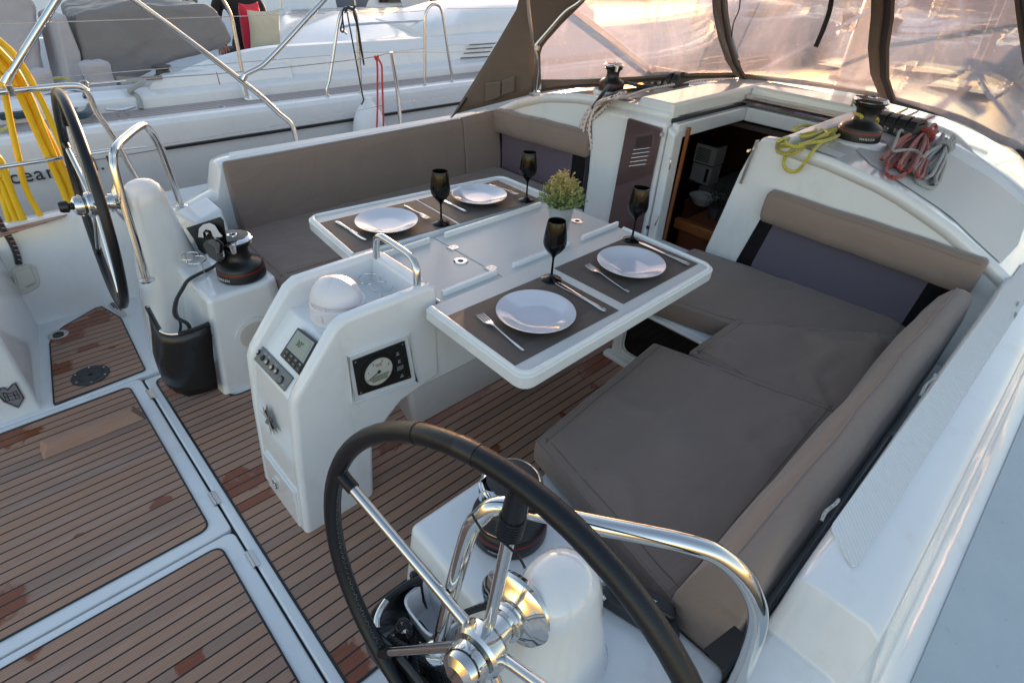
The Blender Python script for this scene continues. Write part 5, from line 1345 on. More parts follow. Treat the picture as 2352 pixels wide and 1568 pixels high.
# ============================================================ ropes on the cabin
def P3(L):
    """pixel, pixel, height"""
    return [PZ(a, b_, z) for a, b_, z in L]
def fz(a, b_, k=.008):
    """rest on the roof or the bulkhead face"""
    p = PX(a, b_, 1.50 - k)
    if p.z > zroof(p.y) : 
        z = 1.0
        for _ in range(8):
            p = PZ(a, b_, z); z = zroof(p.y, p.x) + k
        p = PZ(a, b_, z)
    return p
FZ = lambda L, k=.008: [fz(a, b_, k) for a, b_ in L]
yl = []
top_ = cs + Vector((-.045, .03, .10))
loops = [[(1905, 318), (1870, 322), (1830, 328), (1800, 338), (1786, 348)], [(1780, 345), (1784, 336), (1810, 330), (1850, 326), (1890, 312)], ]
path = [cs + Vector((0, -.05, .095)), cs + Vector((.045, 0, .10)), cs + Vector((0, .05, .10)), cs + Vector((-.05, 0, .098))]
strands = [(1942, 290), (1900, 300), (1860, 312), (1820, 318), (1795, 325), (1786, 332), (1800, 336), (1850, 330), (1900, 322), (1935, 305), (1915, 302), (1880, 316), (1850, 334), (1830, 338), (1808, 330), (1800, 318), (1830, 312), (1870, 302), (1868, 292), (1845, 288), (1822, 298), (1850, 300), (1880, 296), (1900, 308), (1870, 326), (1838, 345), (1812, 354), (1790, 350), (1784, 338), (1792, 322), (1830, 316), (1890, 304), (1920, 296), (1905, 314), (1875, 338), (1850, 372), (1832, 392), (1812, 393), (1800, 378), (1806, 356), (1830, 338), (1858, 326), (1890, 318), (1918, 310)]
path += [fz(a, b_, .008 + .012 * ((i * 7) % 3)) for i, (a, b_) in enumerate(strands)]
rope_obj('coiled_rope', 'yellow rope coiled at the starboard cabin winch', 'rope', path, .0072, 'rope_y')
rope_obj('halyard', 'short yellow rope between the winch and the clutch bank', 'rope', [cs + Vector((.02, -.05, .09)), cs + Vector((.09, -.03, .05)), Vector((kc.x - .06, kc.y + .06, 1.005))], .0055, 'rope_y')
# red hank
def hank(name, label, axis_px, n, width, r, mat, knot_f, extra=(), lift=.012, seed=1):
    rnd = random.Random(seed); A_ = fz(*axis_px[0], lift); B_ = fz(*axis_px[1], lift); ax = (B_ - A_); side = ax.cross(Vector((-.5, -.2, 1))).normalized(); up_ = side.cross(ax).normalized()
    if up_.z < 0: up_ = -up_
    path = []
    for k in range(n):
        w1_ = width * (k / (n - 1) - .5); j = rnd.uniform(-.006, .006)
        for f in (0.02, .2, knot_f, .55, .8, 1.0):
            pinch = 1 - .62 * math.exp(-((f - knot_f) / .16) ** 2)
            w_ = w1_ * pinch * (1 + .5 * f); p = A_ + ax * (f + (rnd.uniform(-.03, .03) if f in (.02, 1.0) else 0)) + side * (w_ + j) + up_ * (r * 1.6 * (k % 3) + .004 * math.sin(f * 9 + k))
            path.append(p) if k % 2 == 0 else None
            if k % 2: seqp = path
        if k % 2:
            for f in (1.0, .8, .55, knot_f, .2, .02):
                pinch = 1 - .62 * math.exp(-((f - knot_f) / .16) ** 2)
                path.append(A_ + ax * (f + (rnd.uniform(-.03, .03) if f in (.02, 1.0) else 0)) + side * (w1_ * pinch * (1 + .5 * f) + j) + up_ * (r * 1.6 * (k % 3)))
    K = A_ + ax * knot_f
    for k in range(3):
        for a in range(0, 360, 45):
            a = math.radians(a); path.append(K + ax.normalized() * (k * 2.1 * r - r * 2) + side * math.cos(a) * width * .46 + up_ * (r * 2 + math.sin(a) * r * 3.4))
    path += [fz(a, b_, lift) for a, b_ in extra]
    return rope_obj(name, label, 'rope', path, r, mat, 5, 8)
hank('rope_hank', 'dark red rope hank tied beside the grey rope on the cabin roof', ((2128, 296), (2068, 392)), 9, .100, .0082, 'rope_r', .27, ((2095, 360), (2050, 372), (2038, 384), (2034, 396), (2048, 407), (2072, 404), (2080, 392), (2052, 380), (2048, 372), (2070, 360), (2098, 358), (2104, 372), (2086, 390), (2066, 392)), seed=4)
hank('rope_hank', 'grey rope hank knotted on the far right of the cabin roof', ((2176, 322), (2122, 412)), 6, .065, .0074, 'rope_g', .30, ((2150, 350), (2160, 330), (2178, 326), (2190, 334), (2186, 344), (2168, 346), (2156, 338), (2172, 330), (2160, 352), (2140, 375), (2118, 388), (2104, 404), (2108, 418), (2130, 430), (2146, 430), (2150, 415), (2140, 398), (2132, 386), (2150, 405), (2140, 420)), seed=7)
rope_obj('halyard', 'grey rope led from the clutches across the red hank', 'rope', [Vector((kc.x - .065, kc.y - .10, 1.005))] + FZ([(2068, 300), (2058, 325), (2050, 346), (2075, 345), (2102, 346), (2120, 360), (2130, 350)], .045), .0068, 'rope_g')
for nm, pxs, mt, lb in (('halyard', ((2110, 285), (2126, 276), (2145, 268)), 'rope_r', 'red rope end running forward from the clutch bank'), ('halyard', ((2080, 268), (2096, 262), (2108, 256)), 'rope_g', 'grey rope end running forward from the clutch bank'), ('halyard', ((2058, 262), (2072, 256), (2084, 250)), 'rope_y', 'yellow rope end running forward from the clutch bank')):
    rope_obj(nm, lb, 'rope', FZ(pxs, .03), .0055, mt, 3)
# port side bundle
C_ = cp_
bund = []; rnd_b = random.Random(8)
for k in range(8):
    o_ = k * 4.2; lo_ = 318 + rnd_b.uniform(-12, 16)
    dn = [(1436 - k * 3, 216 + k * 1.5), (1400 - k, 224 + k), (1366 + o_ * .25, 238 + k), (1346 + o_ * .5, 262), (1332 + o_ * .75, 292), (1330 + o_ * .85, lo_)]
    bund += dn if k % 2 == 0 else dn[::-1]
    bund.append((1334 + o_ * .85 + (3 if k % 2 == 0 else 0), lo_ + 6) if k % 2 == 0 else (1440 - k * 3, 211 + k))
bund += [(1338, 300), (1326, 322), (1318, 340)]
rope_obj('coiled_rope', 'white rope with dark flecks hanging in a bundle over the port bulkhead', 'rope', [fz(a, b_, .012 + .012 * ((i // 7) % 4)) for i, (a, b_) in enumerate(bund)], .0082, 'rope_w')
rope_obj('rope_end', 'blue whipped end of the flecked rope above the port bolster', 'rope end', FZ([(1318, 338), (1317, 344), (1318, 352)], .02), .0072, 'blueplastic', 3)
rope_obj('halyard', 'flecked rope from the port clutches round the cabin winch', 'rope', FZ([(1690, 182), (1620, 184), (1575, 190)], .02) + FZ([(1520, 200), (1480, 208), (1440, 222), (1410, 228), (1385, 238), (1362, 252), (1352, 258)], .024), .0078, 'rope_w')
rope_obj('halyard', 'black rope looping from the port clutches over the cabin edge', 'rope', FZ([(1500, 196), (1470, 198), (1440, 190), (1412, 188), (1392, 205), (1376, 228), (1362, 248)], .035) + FZ([(1354, 275), (1352, 310), (1350, 350), (1347, 390), (1342, 430), (1338, 480)], .03), .010, 'rope_k')
rope_obj('control_line', 'second black rope hanging beside the port cabin window', 'rope', FZ([(1500, 204), (1440, 208), (1400, 222), (1372, 244), (1364, 270), (1362, 310), (1358, 350), (1352, 400), (1346, 440), (1342, 485)], .016), .011, 'rope_k')
rope_obj('control_line', 'thin pale line hanging beside the black ropes', 'rope', FZ([(1366, 262), (1366, 300), (1366, 350), (1362, 380), (1357, 420)], .012), .004, 'rope_g')
for k, lb in ((0, 'thin black rope along the dodger foot, upper'), (1, 'thin black rope along the dodger foot, lower')):
    rope_obj('control_line', lb, 'rope', FZ([(1690, 181 + k * 3), (1600, 182 + k * 4), (1545, 186 + k * 4)], .012), .005, 'rope_k', 3)

# ============================================================ port corner: jammer, rope, bag, rings, drain
t = thing('rope_jammer', 'black rope jammer by the port winch, in front of a white fairlead', 'jammer')
jp = PZ(497, 590, .50)
sh_ = MB(); sh_.hull([PX(a, b_, -.352) for a, b_ in ((428, 522), (505, 497), (512, 503), (517, 570), (470, 590), (452, 570))], [PX(a, b_, -.352) + Vector((.004, 0, 0)) for a, b_ in ((428, 522), (505, 497), (512, 503), (517, 570), (470, 590), (452, 570))])
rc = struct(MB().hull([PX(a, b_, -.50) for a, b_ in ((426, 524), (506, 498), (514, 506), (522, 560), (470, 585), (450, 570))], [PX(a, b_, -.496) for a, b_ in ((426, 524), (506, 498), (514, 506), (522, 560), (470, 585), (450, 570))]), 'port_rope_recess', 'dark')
def fx(a, b_, k=0): return PX(a, b_, -.505 - k)
fl_ = [(455, 545), (457, 525), (466, 516), (482, 512), (494, 518), (502, 532), (512, 543), (504, 546), (490, 545), (484, 530), (472, 527), (466, 535), (468, 546)]
MB().hull([fx(a, b_) for a, b_ in fl_], [fx(a, b_, .02) for a, b_ in fl_]).build('fairlead_bracket', 'white', t, bevel=.002)
disc(t, 'bracket_bolt', fx(478, 536, .01), Vector((-1, 0, 0)), .009, .008, 'steel_b')
jb = [(466, 562), (474, 552), (500, 548), (514, 560), (512, 580), (506, 596), (500, 602), (480, 590)]
MB().hull([fx(a, b_, .005) for a, b_ in jb], [fx(a, b_, .05) for a, b_ in jb]).build('jammer_body', 'rubber', t, bevel=.004)
lv = [(476, 556), (488, 550), (506, 560), (504, 582), (496, 584), (494, 568), (484, 562)]
MB().hull([fx(a, b_, .05) for a, b_ in lv], [fx(a, b_, .062) for a, b_ in lv]).build('lever', 'black', t, bevel=.003)
rope_obj('sheet_rope', 'thick black rope curving from the port jammer into the bag', 'rope', [fx(508, 585, .04), PZ(505, 600, .50), PZ(485, 616, .468), PZ(455, 630, .468), PZ(432, 644, .466), PZ(420, 662, .462), PZ(416, 690, .44) + Vector((-.02, 0, 0)), PZ(422, 720, .40) + Vector((-.03, 0, 0)), PZ(432, 745, .34) + Vector((-.0, 0, 0)), PZ(440, 775, .28)], .0075, 'rope_k')
rope_obj('sheet_rope', 'dark teal rope falling into the port bag beside the thick black one', 'rope', [PZ(418, 690, .44) + Vector((-.015, .01, 0)), PZ(419, 715, .39) + Vector((-.02, .01, 0)), PZ(415, 745, .34), PZ(410, 775, .28)], .0055, 'rope_b')
def ringpair(par_label, c1, c2, z, zb, r=None):
    t = thing('cup_holder', par_label, 'cup holder', 'bent wire cup holders'); a_ = PZ(*c1, z); b_ = PZ(*c2, z); d_ = b_ - a_; th = math.atan2(d_.y, d_.x); r = r or d_.length / 2
    pts = [a_ + Vector((math.cos(th + g), math.sin(th + g), 0)) * r for g in [math.radians(x) for x in range(50, 361, 20)]] + [b_ + Vector((math.cos(th + math.pi - g), math.sin(th + math.pi - g), 0)) * r for g in [math.radians(x) for x in range(20, 320, 20)]]
    MB().tube(pts, .0020, 8, 3).build('wire_ring', 'steel', t)
    for p in (a_ - Vector((math.cos(th), math.sin(th), 0)) * r, b_ + Vector((math.cos(th), math.sin(th), 0)) * r): MB().cyl((p.x, p.y, zb), (p.x, p.y, z), .0018, seg=8).build('ring_post', 'steel', t)
ringpair('bent wire double cup holder between port pedestal and winch', (435, 588), (451, 597), .52, .455, .037)
ringpair('wire cup holder peeking out right of the foreground pedestal', (1322, 1432), (1300, 1500), .54, .45, .038)
# mesh front speaker
t = thing('speaker', 'round perforated speaker in the port plinth behind the console', 'speaker'); sc_ = PY(587, 768, .694) ; sn = Vector((0.0, -1, -.05)).normalized()
disc(t, 'speaker_rim', sc_ + Vector((0, .004, 0)), sn, .082, .006, 'white', 40); gr_ = disc(t, 'speaker_grille', sc_ + Vector((0, -.001, 0)), sn, .066, .003, 'offwhite', 40)
q = MB(); T = Matrix.Translation(sc_ + Vector((0, -.0044, 0))) @ sn.to_track_quat('Z', 'Y').to_matrix().to_4x4()
for k in range(230):
    r_ = .0038 * math.sqrt(k + .5) * 1.08; a = k * 2.39996; q.lathe([(0, 0), (.0012, 0), (.0012, .0004), (0, .0004)], 6, T @ Matrix.Translation((r_ * math.cos(a), r_ * math.sin(a), 0)))
o = q.build('perforation', 'dark', gr_, sm=False); o['kind'] = 'stuff'
# sheet bags
def bag(label, rim, low, back):
    t = thing('sheet_bag', label, 'rope bag', 'black vinyl rope bags'); q = MB(); n = len(rim); rows = []
    m_ = 6
    for j in range(m_ + 1):
        f = j / m_; row = []
        for i in range(n):
            p = rim[i].lerp(low[i], f); bulge = math.sin(f * math.pi) * .022 * math.sin(math.pi * min(1, max(0, i / (n - 1)))); 
            row.append(p + (p - back).normalized() * bulge + Vector((NZ.noise(p * 14), NZ.noise(p * 14 + Vector((3, 3, 3))), 0)) * .008 * min(1, j))
        rows.append(row)
    V = [v_ for r_ in rows for v_ in r_]; F_ = [(j * n + i, j * n + i + 1, (j + 1) * n + i + 1, (j + 1) * n + i) for j in range(m_) for i in range(n - 1)]
    q.add(V, F_); o = q.build('pocket', 'vinylbag', t, fix=False, ang=80); thick(o, .005)
    q = MB(); q.tube(rim, .009, 8, 4); q.build('rim_hem', 'vinylbag', t)
    return t
rim = [PZ(338, 705, .40), PZ(350, 728, .385), PZ(362, 750, .37), PZ(374, 764, .36), PZ(400, 768, .355), PZ(430, 762, .355), PZ(458, 752, .36), PZ(481, 742, .365)]
low = [PZ(352, 790, .20), PZ(360, 825, .12), PZ(370, 862, .07), PZ(384, 886, .045), PZ(402, 900, .035), PZ(432, 908, .03), PZ(465, 903, .035), PZ(500, 890, .06)]
bg_ = bag('black vinyl rope bag between the port pedestal and winch plinth', rim, low, Vector((-.62, .9, .2)))
MB().tube([PZ(368, 759, .372), PZ(378, 764, .366), PZ(392, 767, .363), PZ(410, 766, .362)], .0068, 10, 4).build('steel_rim', 'steel', bg_)
for a, b_, z in ((483, 748, .35), (486, 770, .30), (501, 880, .07), (340, 704, .41)): disc(bg_, 'snap_fastener', PZ(a, b_, z), Vector((-.8, -.6, 0)), .006, .003, 'steel', 14)
rim = [PZ(972, 1325, .40), PZ(930, 1345, .385), PZ(885, 1380, .37), PZ(856, 1415, .36), PZ(858, 1450, .36), PZ(900, 1490, .36), PZ(960, 1560, .37), PZ(1010, 1640, .38)]
low = [PZ(985, 1420, .24), PZ(940, 1440, .20), PZ(895, 1460, .16), PZ(862, 1480, .13), PZ(870, 1520, .12), PZ(900, 1570, .11), PZ(950, 1640, .12), PZ(1010, 1700, .15)]
bg2 = bag('black vinyl rope bag below the foreground wheel, holding dark ropes', rim, low, Vector((-.66, -.90, .2)))
MB().tube([PZ(888, 1378, .385), PZ(874, 1400, .38), PZ(866, 1422, .378), PZ(866, 1444, .378)], .0085, 10, 4).build('steel_rim', 'steel', bg2)
MB().box(-.80, -.66, -1.15, -.78, .10, .11).build('bag_bottom', 'vinylbag', bg2)
t = thing('winch_handle_holder', 'white plastic open pocket fixed to the plinth beside the near bag', 'holder')
o_ = PX(1000, 1385, -.648); 
q = MB(); q.box(-.652, -.638, -.905, -.80, .30, .46); 
def ho(a, b_, x): return PX(a, b_, x)
q = MB(); q.hull([ho(a, b_, -.645) for a, b_ in ((978, 1335), (1032, 1393), (1028, 1425), (970, 1360))], [ho(a, b_, -.655) for a, b_ in ((978, 1335), (1032, 1393), (1028, 1425), (970, 1360))]); q.build('back_plate', 'white', t, bevel=.003)
cpt = PZ(982, 1392, .37); q = MB()
rr = lambda sx, z, dz=0: [Vector((cpt.x + .012 + .052 * sx * math.copysign(abs(math.cos(a)) ** .5, math.cos(a)), cpt.y - .01 + .066 * sx * math.copysign(abs(math.sin(a)) ** .5, math.sin(a)), z)) for a in [2 * math.pi * (k + .5) / 28 for k in range(28)]]
q.loft([rr(.62, .23), rr(.85, .27), rr(1, .37), rr(1.03, .372), rr(.93, .372), rr(.74, .28), rr(.4, .26)]); q.build('pocket', 'white', t)
t = thing('power_button_boot', 'chrome fitting with black cap on the near plinth corner', 'fitting'); c = PX(968, 1312, -.643); disc(t, 'chrome_ring', c, Vector((-1, .1, .1)).normalized(), .014, .012, 'steel', 24); MB().sphere(c + Vector((-.018, .006, -.004)), .012, 14).build('cap', 'black', t)
rnd = random.Random(5)
rp_ = []
for i in range(26):
    a = i * 1.9; rp_.append(Vector((-.745 + .045 * math.cos(a) + rnd.uniform(-.01, .01), -.93 - .0 + .12 * math.sin(a * .83), .20 + .006 * i + rnd.uniform(-.02, .02))))
rope_obj('sheet_rope', 'tangled dark rope lying in the near rope bag', 'rope', rp_, .0075, 'rope_k')
rope_obj('sheet_rope', 'black flecked rope arching out of the near rope bag', 'rope', [PZ(930, 1500, .24), PZ(912, 1450, .32), PZ(925, 1425, .36), PZ(940, 1440, .35), PZ(938, 1480, .28), PZ(950, 1530, .22)], .0078, 'rope_kw')
rope_obj('sheet_rope', 'black rope running behind the foreground pedestal to the jammer', 'rope', [PZ(985, 1480, .36), PZ(1020, 1440, .42), PZ(1050, 1415, .468), PZ(1120, 1390, .470), PZ(1220, 1372, .472), PZ(1320, 1362, .474), PZ(1370, 1366, .478), PZ(1398, 1378, .485)], .0078, 'rope_k')
rope_obj('sheet_rope', 'grey flecked rope running behind the foreground pedestal', 'rope', [PZ(1060, 1420, .466), PZ(1100, 1392, .468), PZ(1200, 1362, .468), PZ(1310, 1349, .47), PZ(1380, 1343, .47), PZ(1440, 1350, .475), PZ(1480, 1385, .48)], .0068, 'rope_g')
# big jammer at starboard
t = thing('rope_jammer', 'large dark jammer with a labelled lever beside the foreground wheel', 'jammer')
jl = [(1385, 1390), (1402, 1362), (1412, 1355), (1560, 1415), (1548, 1470), (1520, 1500), (1490, 1472)]
jl = [(1370, 1384), (1384, 1364), (1400, 1352), (1480, 1372), (1545, 1430), (1555, 1480), (1492, 1462)]
zj = .46
MB().hull([PZ(a, b_, zj) for a, b_ in jl], [PZ(a, b_, zj) + Vector((0, 0, .035)) for a, b_ in jl]).build('jammer_body', 'rubber', t, bevel=.005)
lv = [(1405, 1338), (1460, 1350), (1520, 1378), (1548, 1405), (1552, 1425), (1540, 1432), (1480, 1395), (1400, 1355)]
MB().hull([PZ(a, b_, .50) for a, b_ in lv], [PZ(a, b_, .50) + Vector((0, 0, .022)) for a, b_ in lv]).build('lever', 'black', t, bevel=.006)
for a, b_ in ((1386, 1372), (1378, 1384)): disc(t, 'jammer_screw', PZ(a, b_, zj + .037), Vector((0, 0, 1)), .006, .002, 'steel', 12)
u_ = PZ(1520, 1385, .524) - PZ(1470, 1362, .524); text('MAINSHEET', .011, 'lever_lettering', 'inkwhite', t, plane_T(PZ(1478, 1370, .5235), u_, Vector((0, 0, 1)).cross(u_)))

# ============================================================ port aft corner
t = thing('power_inlet', 'cream square power inlet with hinged lid on the port coaming', 'power inlet')
def ypl(a, b_, k=0): return PY(a, b_, 1.787 - k)
pl = [(25, 622), (36, 612), (68, 606), (82, 612), (92, 645), (90, 658), (60, 675), (48, 674), (38, 668)]
MB().hull([ypl(a, b_) for a, b_ in pl], [ypl(a, b_, .012) for a, b_ in pl]).build('housing', 'offwhite', t, bevel=.005)
pl = [(33, 625), (70, 612), (84, 650), (56, 668), (44, 662)]
MB().hull([ypl(a, b_, .012) for a, b_ in pl], [ypl(a, b_, .019) for a, b_ in pl]).build('lid', 'offwhite', t, bevel=.004)
T = plane_T(ypl(69, 655, .0195), ypl(80, 650) - ypl(60, 660), ypl(60, 640) - ypl(66, 660)); text('MARINCO', .009, 'lid_lettering', 'ink', t, T)
rope_obj('mooring_rope_end', 'black rope with red flecks hanging above the power inlet', 'rope', [ypl(-6, 500, .06), ypl(4, 522, .05), ypl(20, 545, .035), ypl(32, 568, .022), ypl(40, 590, .016), ypl(43, 606, .014)], .014, 'rope_kw')
q = MB(); q.hull([PZ(-40, 540, .503), PZ(0, 530, .503), PZ(155, 493, .503), PZ(150, 498, .503), PZ(0, 546, .503), PZ(-40, 560, .503)], [PZ(a, b_, .503) + Vector((0, 0, .003)) for a, b_ in ((-40, 540), (0, 530), (155, 493), (150, 498), (0, 546), (-40, 560))]); struct(q, 'coaming_teak_strip', 'teak_port')
hs = PZ(97, 937, 0)
b = MB(); b.prism(rounded([(-1.165, 1.80), (hs.x, hs.y), (-2.6, hs.y - .02), (-2.6, 1.80)], .02), -.03, .42); struct(b, 'port_helm_seat', 'gel', bevel=.012)
t = thing('berth_badge', 'grey shield shaped badge with a berth symbol on the port helm seat', 'badge')
def hpl(a, b_, k=0): return PY(a, b_, hs.y - .004 - k)
sh_ = [(0, 890), (10, 889), (17, 893), (27, 881), (36, 877), (57, 914), (43, 938), (8, 924), (-6, 908)]
MB().hull([hpl(a, b_) for a, b_ in sh_], [hpl(a, b_, .002) for a, b_ in sh_]).build('plate', 'badge', t)
MB().tube([hpl(a, b_, .003) for a, b_ in [(1, 892), (11, 891), (17, 896), (28, 884), (35, 881), (54, 914), (42, 934), (10, 921), (-3, 907)]], .0016, 6, 1, closed=True, sm=False).build('outline', 'black', t)
for L in ([(6, 902), (22, 904), (36, 897), (46, 914), (14, 921), (6, 902)], [(14, 903), (22, 919)], [(29, 900), (37, 916)], [(10, 912), (41, 906)]):
    MB().tube([hpl(a, b_, .003) for a, b_ in L], .0013, 6, 1, sm=False).build('symbol_line', 'black', t)
t = thing('deck_fill_cap', 'black round screwed plate in the port teak panel', 'deck plate'); c = PZ(208, 862, .004); T = Matrix.Translation(c)
MB().lathe([(0, 0), (.072, 0), (.073, .002), (.070, .004), (.052, .0045), (.050, .003), (.046, .003), (.045, .0055), (.010, .006), (.009, .004), (0, .004)], 48, T).build('plate', 'rubber', t, ang=20)
for k in range(6): a = k * 1.047 + .4; disc(t, 'plate_screw', c + Vector((.061 * math.cos(a), .061 * math.sin(a), .004)), Vector((0, 0, 1)), .0042, .0015, 'steel_b', 12)
disc(t, 'key_hole', c + Vector((0, 0, .0055)), Vector((0, 0, 1)), .008, .001, 'dark', 14)
t = thing('floor_drain', 'round steel drain at the edge of the port teak panel', 'drain'); c = PZ(134, 769, .002)
MB().lathe([(0, -.001), (.041, -.001), (.042, .002), (.037, .0045), (.028, .002), (0, .002)], 40, Matrix.Translation(c)).build('rim', 'steel_b', t); MB().lathe([(0, .002), (.024, .002), (.022, .005), (.008, .004), (0, .001)], 30, Matrix.Translation(c)).build('plug', 'black', t)
t = thing('corner_drain', 'steel strainer plate in the corner behind the port wheel', 'drain'); v_ = [PZ(a, b_, .001) for a, b_ in ((240, 688), (262, 682), (292, 724), (282, 728), (255, 708))]
MB().prism([(p.x, p.y) for p in v_], .0, .003).build('plate', 'steel_b', t)
for k in range(3): a0 = PZ(250 + k * 8, 691 + k * 3, .0035); a1 = PZ(262 + k * 8, 706 + k * 3, .0035); MB().tube([a0, a1], .003, 6, 1, sm=False).build('slot', 'dark', t)

# ============================================================ pushpit, lifelines, bimini frame
def Yp(L, y): return [PY(a, b_, y) for a, b_ in L]
t = thing('pushpit_rail', 'polished steel guard rail along the port quarter, behind the port wheel', 'guard rail')
MB().tube([(-2.6, 1.80, 1.045), (-1.6, 1.80, 1.046)] + Yp([(-60, 220), (0, 212), (100, 202), (165, 197), (192, 203), (206, 222), (222, 258), (265, 322)], 1.8) + Yp([(305, 394), (345, 456)], 1.8), .0125, 12, 6).build('top_rail', 'steel', t)
MB().tube([(-2.6, 1.80, .757)] + Yp([(0, 384), (120, 366), (240, 348), (262, 345)], 1.8), .0100, 10, 4).build('lower_rail', 'steel', t)
disc(t, 'rail_base', PY(348, 460, 1.8) - Vector((0, 0, .003)), Vector((0, 0, 1)), .03, .008, 'steel', 24)
MB().box(-.885, -.86, 1.78, 1.82, 1.03, 1.075).build('tube_clamp', 'steel', t, bevel=.004)
t = thing('bimini_frame', 'large bent steel tubes of the folded sunshade frame, crossing the neighbour yacht', 'frame')
MB().tube(Yp([(683, 338), (680, 318), (674, 296), (664, 280), (640, 260), (600, 222), (555, 186), (480, 128), (400, 68), (310, 2), (240, -55), (100, -170)], 1.76), .0135, 12, 5).build('curved_tube', 'steel', t)
MB().tube(Yp([(548, 186), (562, 172), (590, 158), (612, 142), (660, 92), (700, 48), (745, 0), (800, -60)], 1.76), .0125, 12, 5).build('side_tube', 'steel', t)
MB().tube(Yp([(15, 186), (60, 112), (130, 0), (165, -60)], 1.8), .0145, 12, 3).build('brace_tube', 'steel', t)
MB().tube(Yp([(556, 184), (562, 172)], 1.75), .017, 12, 2).build('tube_clamp', 'steel', t); MB().tube(Yp([(12, 192), (24, 168)], 1.8), .0175, 12, 2).build('tube_clamp', 'steel', t)
t = thing('stanchion', 'tapered steel stanchion of our own port side', 'stanchion')
b0 = PY(921, 296, 1.9); t0 = PY(899, 120, 1.9); MB().tube([(b0.x, 1.9, .49), (b0.x - .005, 1.9, .8), (t0.x, 1.9, t0.z)], [.0125, .0125, .0120], 12, 3).build('post', 'steel', t)
MB().lathe([(0, 0), (.022, 0), (.018, .03), (0, .03)], 16, Matrix.Translation((b0.x, 1.9, .485))).build('socket', 'steel', t)
rope_obj('lifeline', 'upper wire lifeline from the guard rail to the stanchion top', 'lifeline', Yp([(200, 194), (340, 181), (560, 165), (784, 141), (860, 131), (899, 122)], 1.9) + Yp([(985, 120), (1100, 116)], 1.9) + [Vector((4, 1.85, 1.05))], .0025, 'steel_b', 3, 6, 'wire lifelines')
rope_obj('lifeline', 'lower wire lifeline crossing in front of the white fender', 'lifeline', Yp([(262, 345), (300, 341), (370, 333), (560, 302), (784, 262), (911, 237), (1061, 218)], 1.9) + [Vector((4, 1.85, .76))], .0024, 'steel_b', 3, 6, 'wire lifelines')
for (a, b_), (c_, d_), lb in (((275, 343), (342, 336), 'steel turnbuckle at the aft end of the lower lifeline'), ((205, 194), (290, 186), 'steel turnbuckle at the aft end of the upper lifeline')):
    t = thing('turnbuckle', lb, 'turnbuckle', 'lifeline turnbuckles'); p0_, p1_ = PY(a, b_, 1.9), PY(c_, d_, 1.9); MB().cyl(p0_, p1_, .0050, seg=10).build('barrel', 'steel', t)
    MB().tube([p0_ + Vector((-.02 + .018 * math.cos(g), 0, .018 * math.sin(g))) for g in [k * .7 for k in range(9)]], .003, 6, 2, closed=True).build('shackle', 'steel', t)
rope_obj('red_line', 'bright red line knotted over the upper lifeline', 'rope', Yp([(881, 302), (880, 250), (878, 190), (877, 155), (872, 141), (866, 133), (861, 130), (864, 138), (868, 134), (868, 128), (866, 140), (867, 160), (867, 200), (867, 250), (865, 303)], 1.885), .0062, 'rope_red', 5)
# yellow cables
yc = []
st = [[(-60, 40), (0, 95), (28, 120), (60, 165), (92, 225), (118, 282), (135, 320), (160, 380), (180, 430)], [(-60, 60), (0, 118), (36, 160), (70, 225), (100, 300), (130, 370), (160, 430), (175, 470)], [(-60, 66), (0, 132), (30, 175), (62, 240), (95, 315), (124, 380), (150, 430), (170, 480)], [(-60, 70), (0, 150), (24, 180), (54, 240), (86, 310), (118, 380), (145, 440), (162, 490)], [(-60, 120), (0, 172), (14, 230), (26, 290), (42, 360), (55, 420), (78, 470), (108, 502)],
      [(-60, 90), (-5, 140), (40, 200), (78, 250), (105, 300), (128, 345), (150, 400), (180, 470)], [(-60, 300), (0, 366), (20, 420), (38, 470), (50, 500), (56, 530)], [(-60, 330), (0, 415), (14, 450), (30, 490), (44, 520), (50, 545)], [(-60, 350), (0, 440), (10, 470), (20, 505), (28, 530), (34, 560)], [(-60, 310), (0, 385), (30, 450), (48, 490), (62, 520), (70, 545)]]
for i, L in enumerate(st):
    pts = Yp(L, 1.86 + .018 * (i % 3)); yc += pts if i % 2 == 0 else pts[::-1]
q = MB(); q.tube(yc, .0125, 10, 5); tag(q.build('shore_power_cable', 'yellowcable'), 'coiled bright yellow shore power cable hanging at the port quarter', 'cable')
# ============================================================ the yacht alongside to port
NB = thing('sailing_yacht', 'white sailing yacht moored alongside to port, teak side deck and dark stripe', 'yacht')
def cl(v, a, b_): return max(a, min(b_, v))
def nbring(x):
    h = cl((x - .12) / 1.0, 0, 1); h = math.sin(h * math.pi / 2) ** .9 if h > 0 else 0
    taper = 1 - cl((x - 5.5) / 5.0, 0, 1) ** 1.8 * .93; cy = 5.0
    zc = .672 + h * .20; fw = cl((x - 1.2) / 1.2, 0, 1)
    P_ = [(3.28, -.85), (3.02, .20), (2.985, .50), (2.99, .552), (3.012, .578), (3.04, .585), (3.135, .578), (3.146, .566), (3.408, .566), (3.414, .628), (3.435, .650), (3.52, .664), (3.545, .676), (3.60 - .02 * h, .676 + .60 * (zc - .672) + .004), (3.66, zc), (3.72, zc + .008), (3.80, zc + .006 - .30 * (1 - fw)), (3.95, zc + .02 * fw - .40 * (1 - fw)), (4.4, zc + .06 * fw - .40 * (1 - fw)), (5.0, zc + .09 * fw - .40 * (1 - fw))]
    full = P_ + [(10.0 - y, z) for y, z in P_[::-1][1:]]
    return [Vector((x, cy + (y - cy) * taper, z)) for y, z in full]
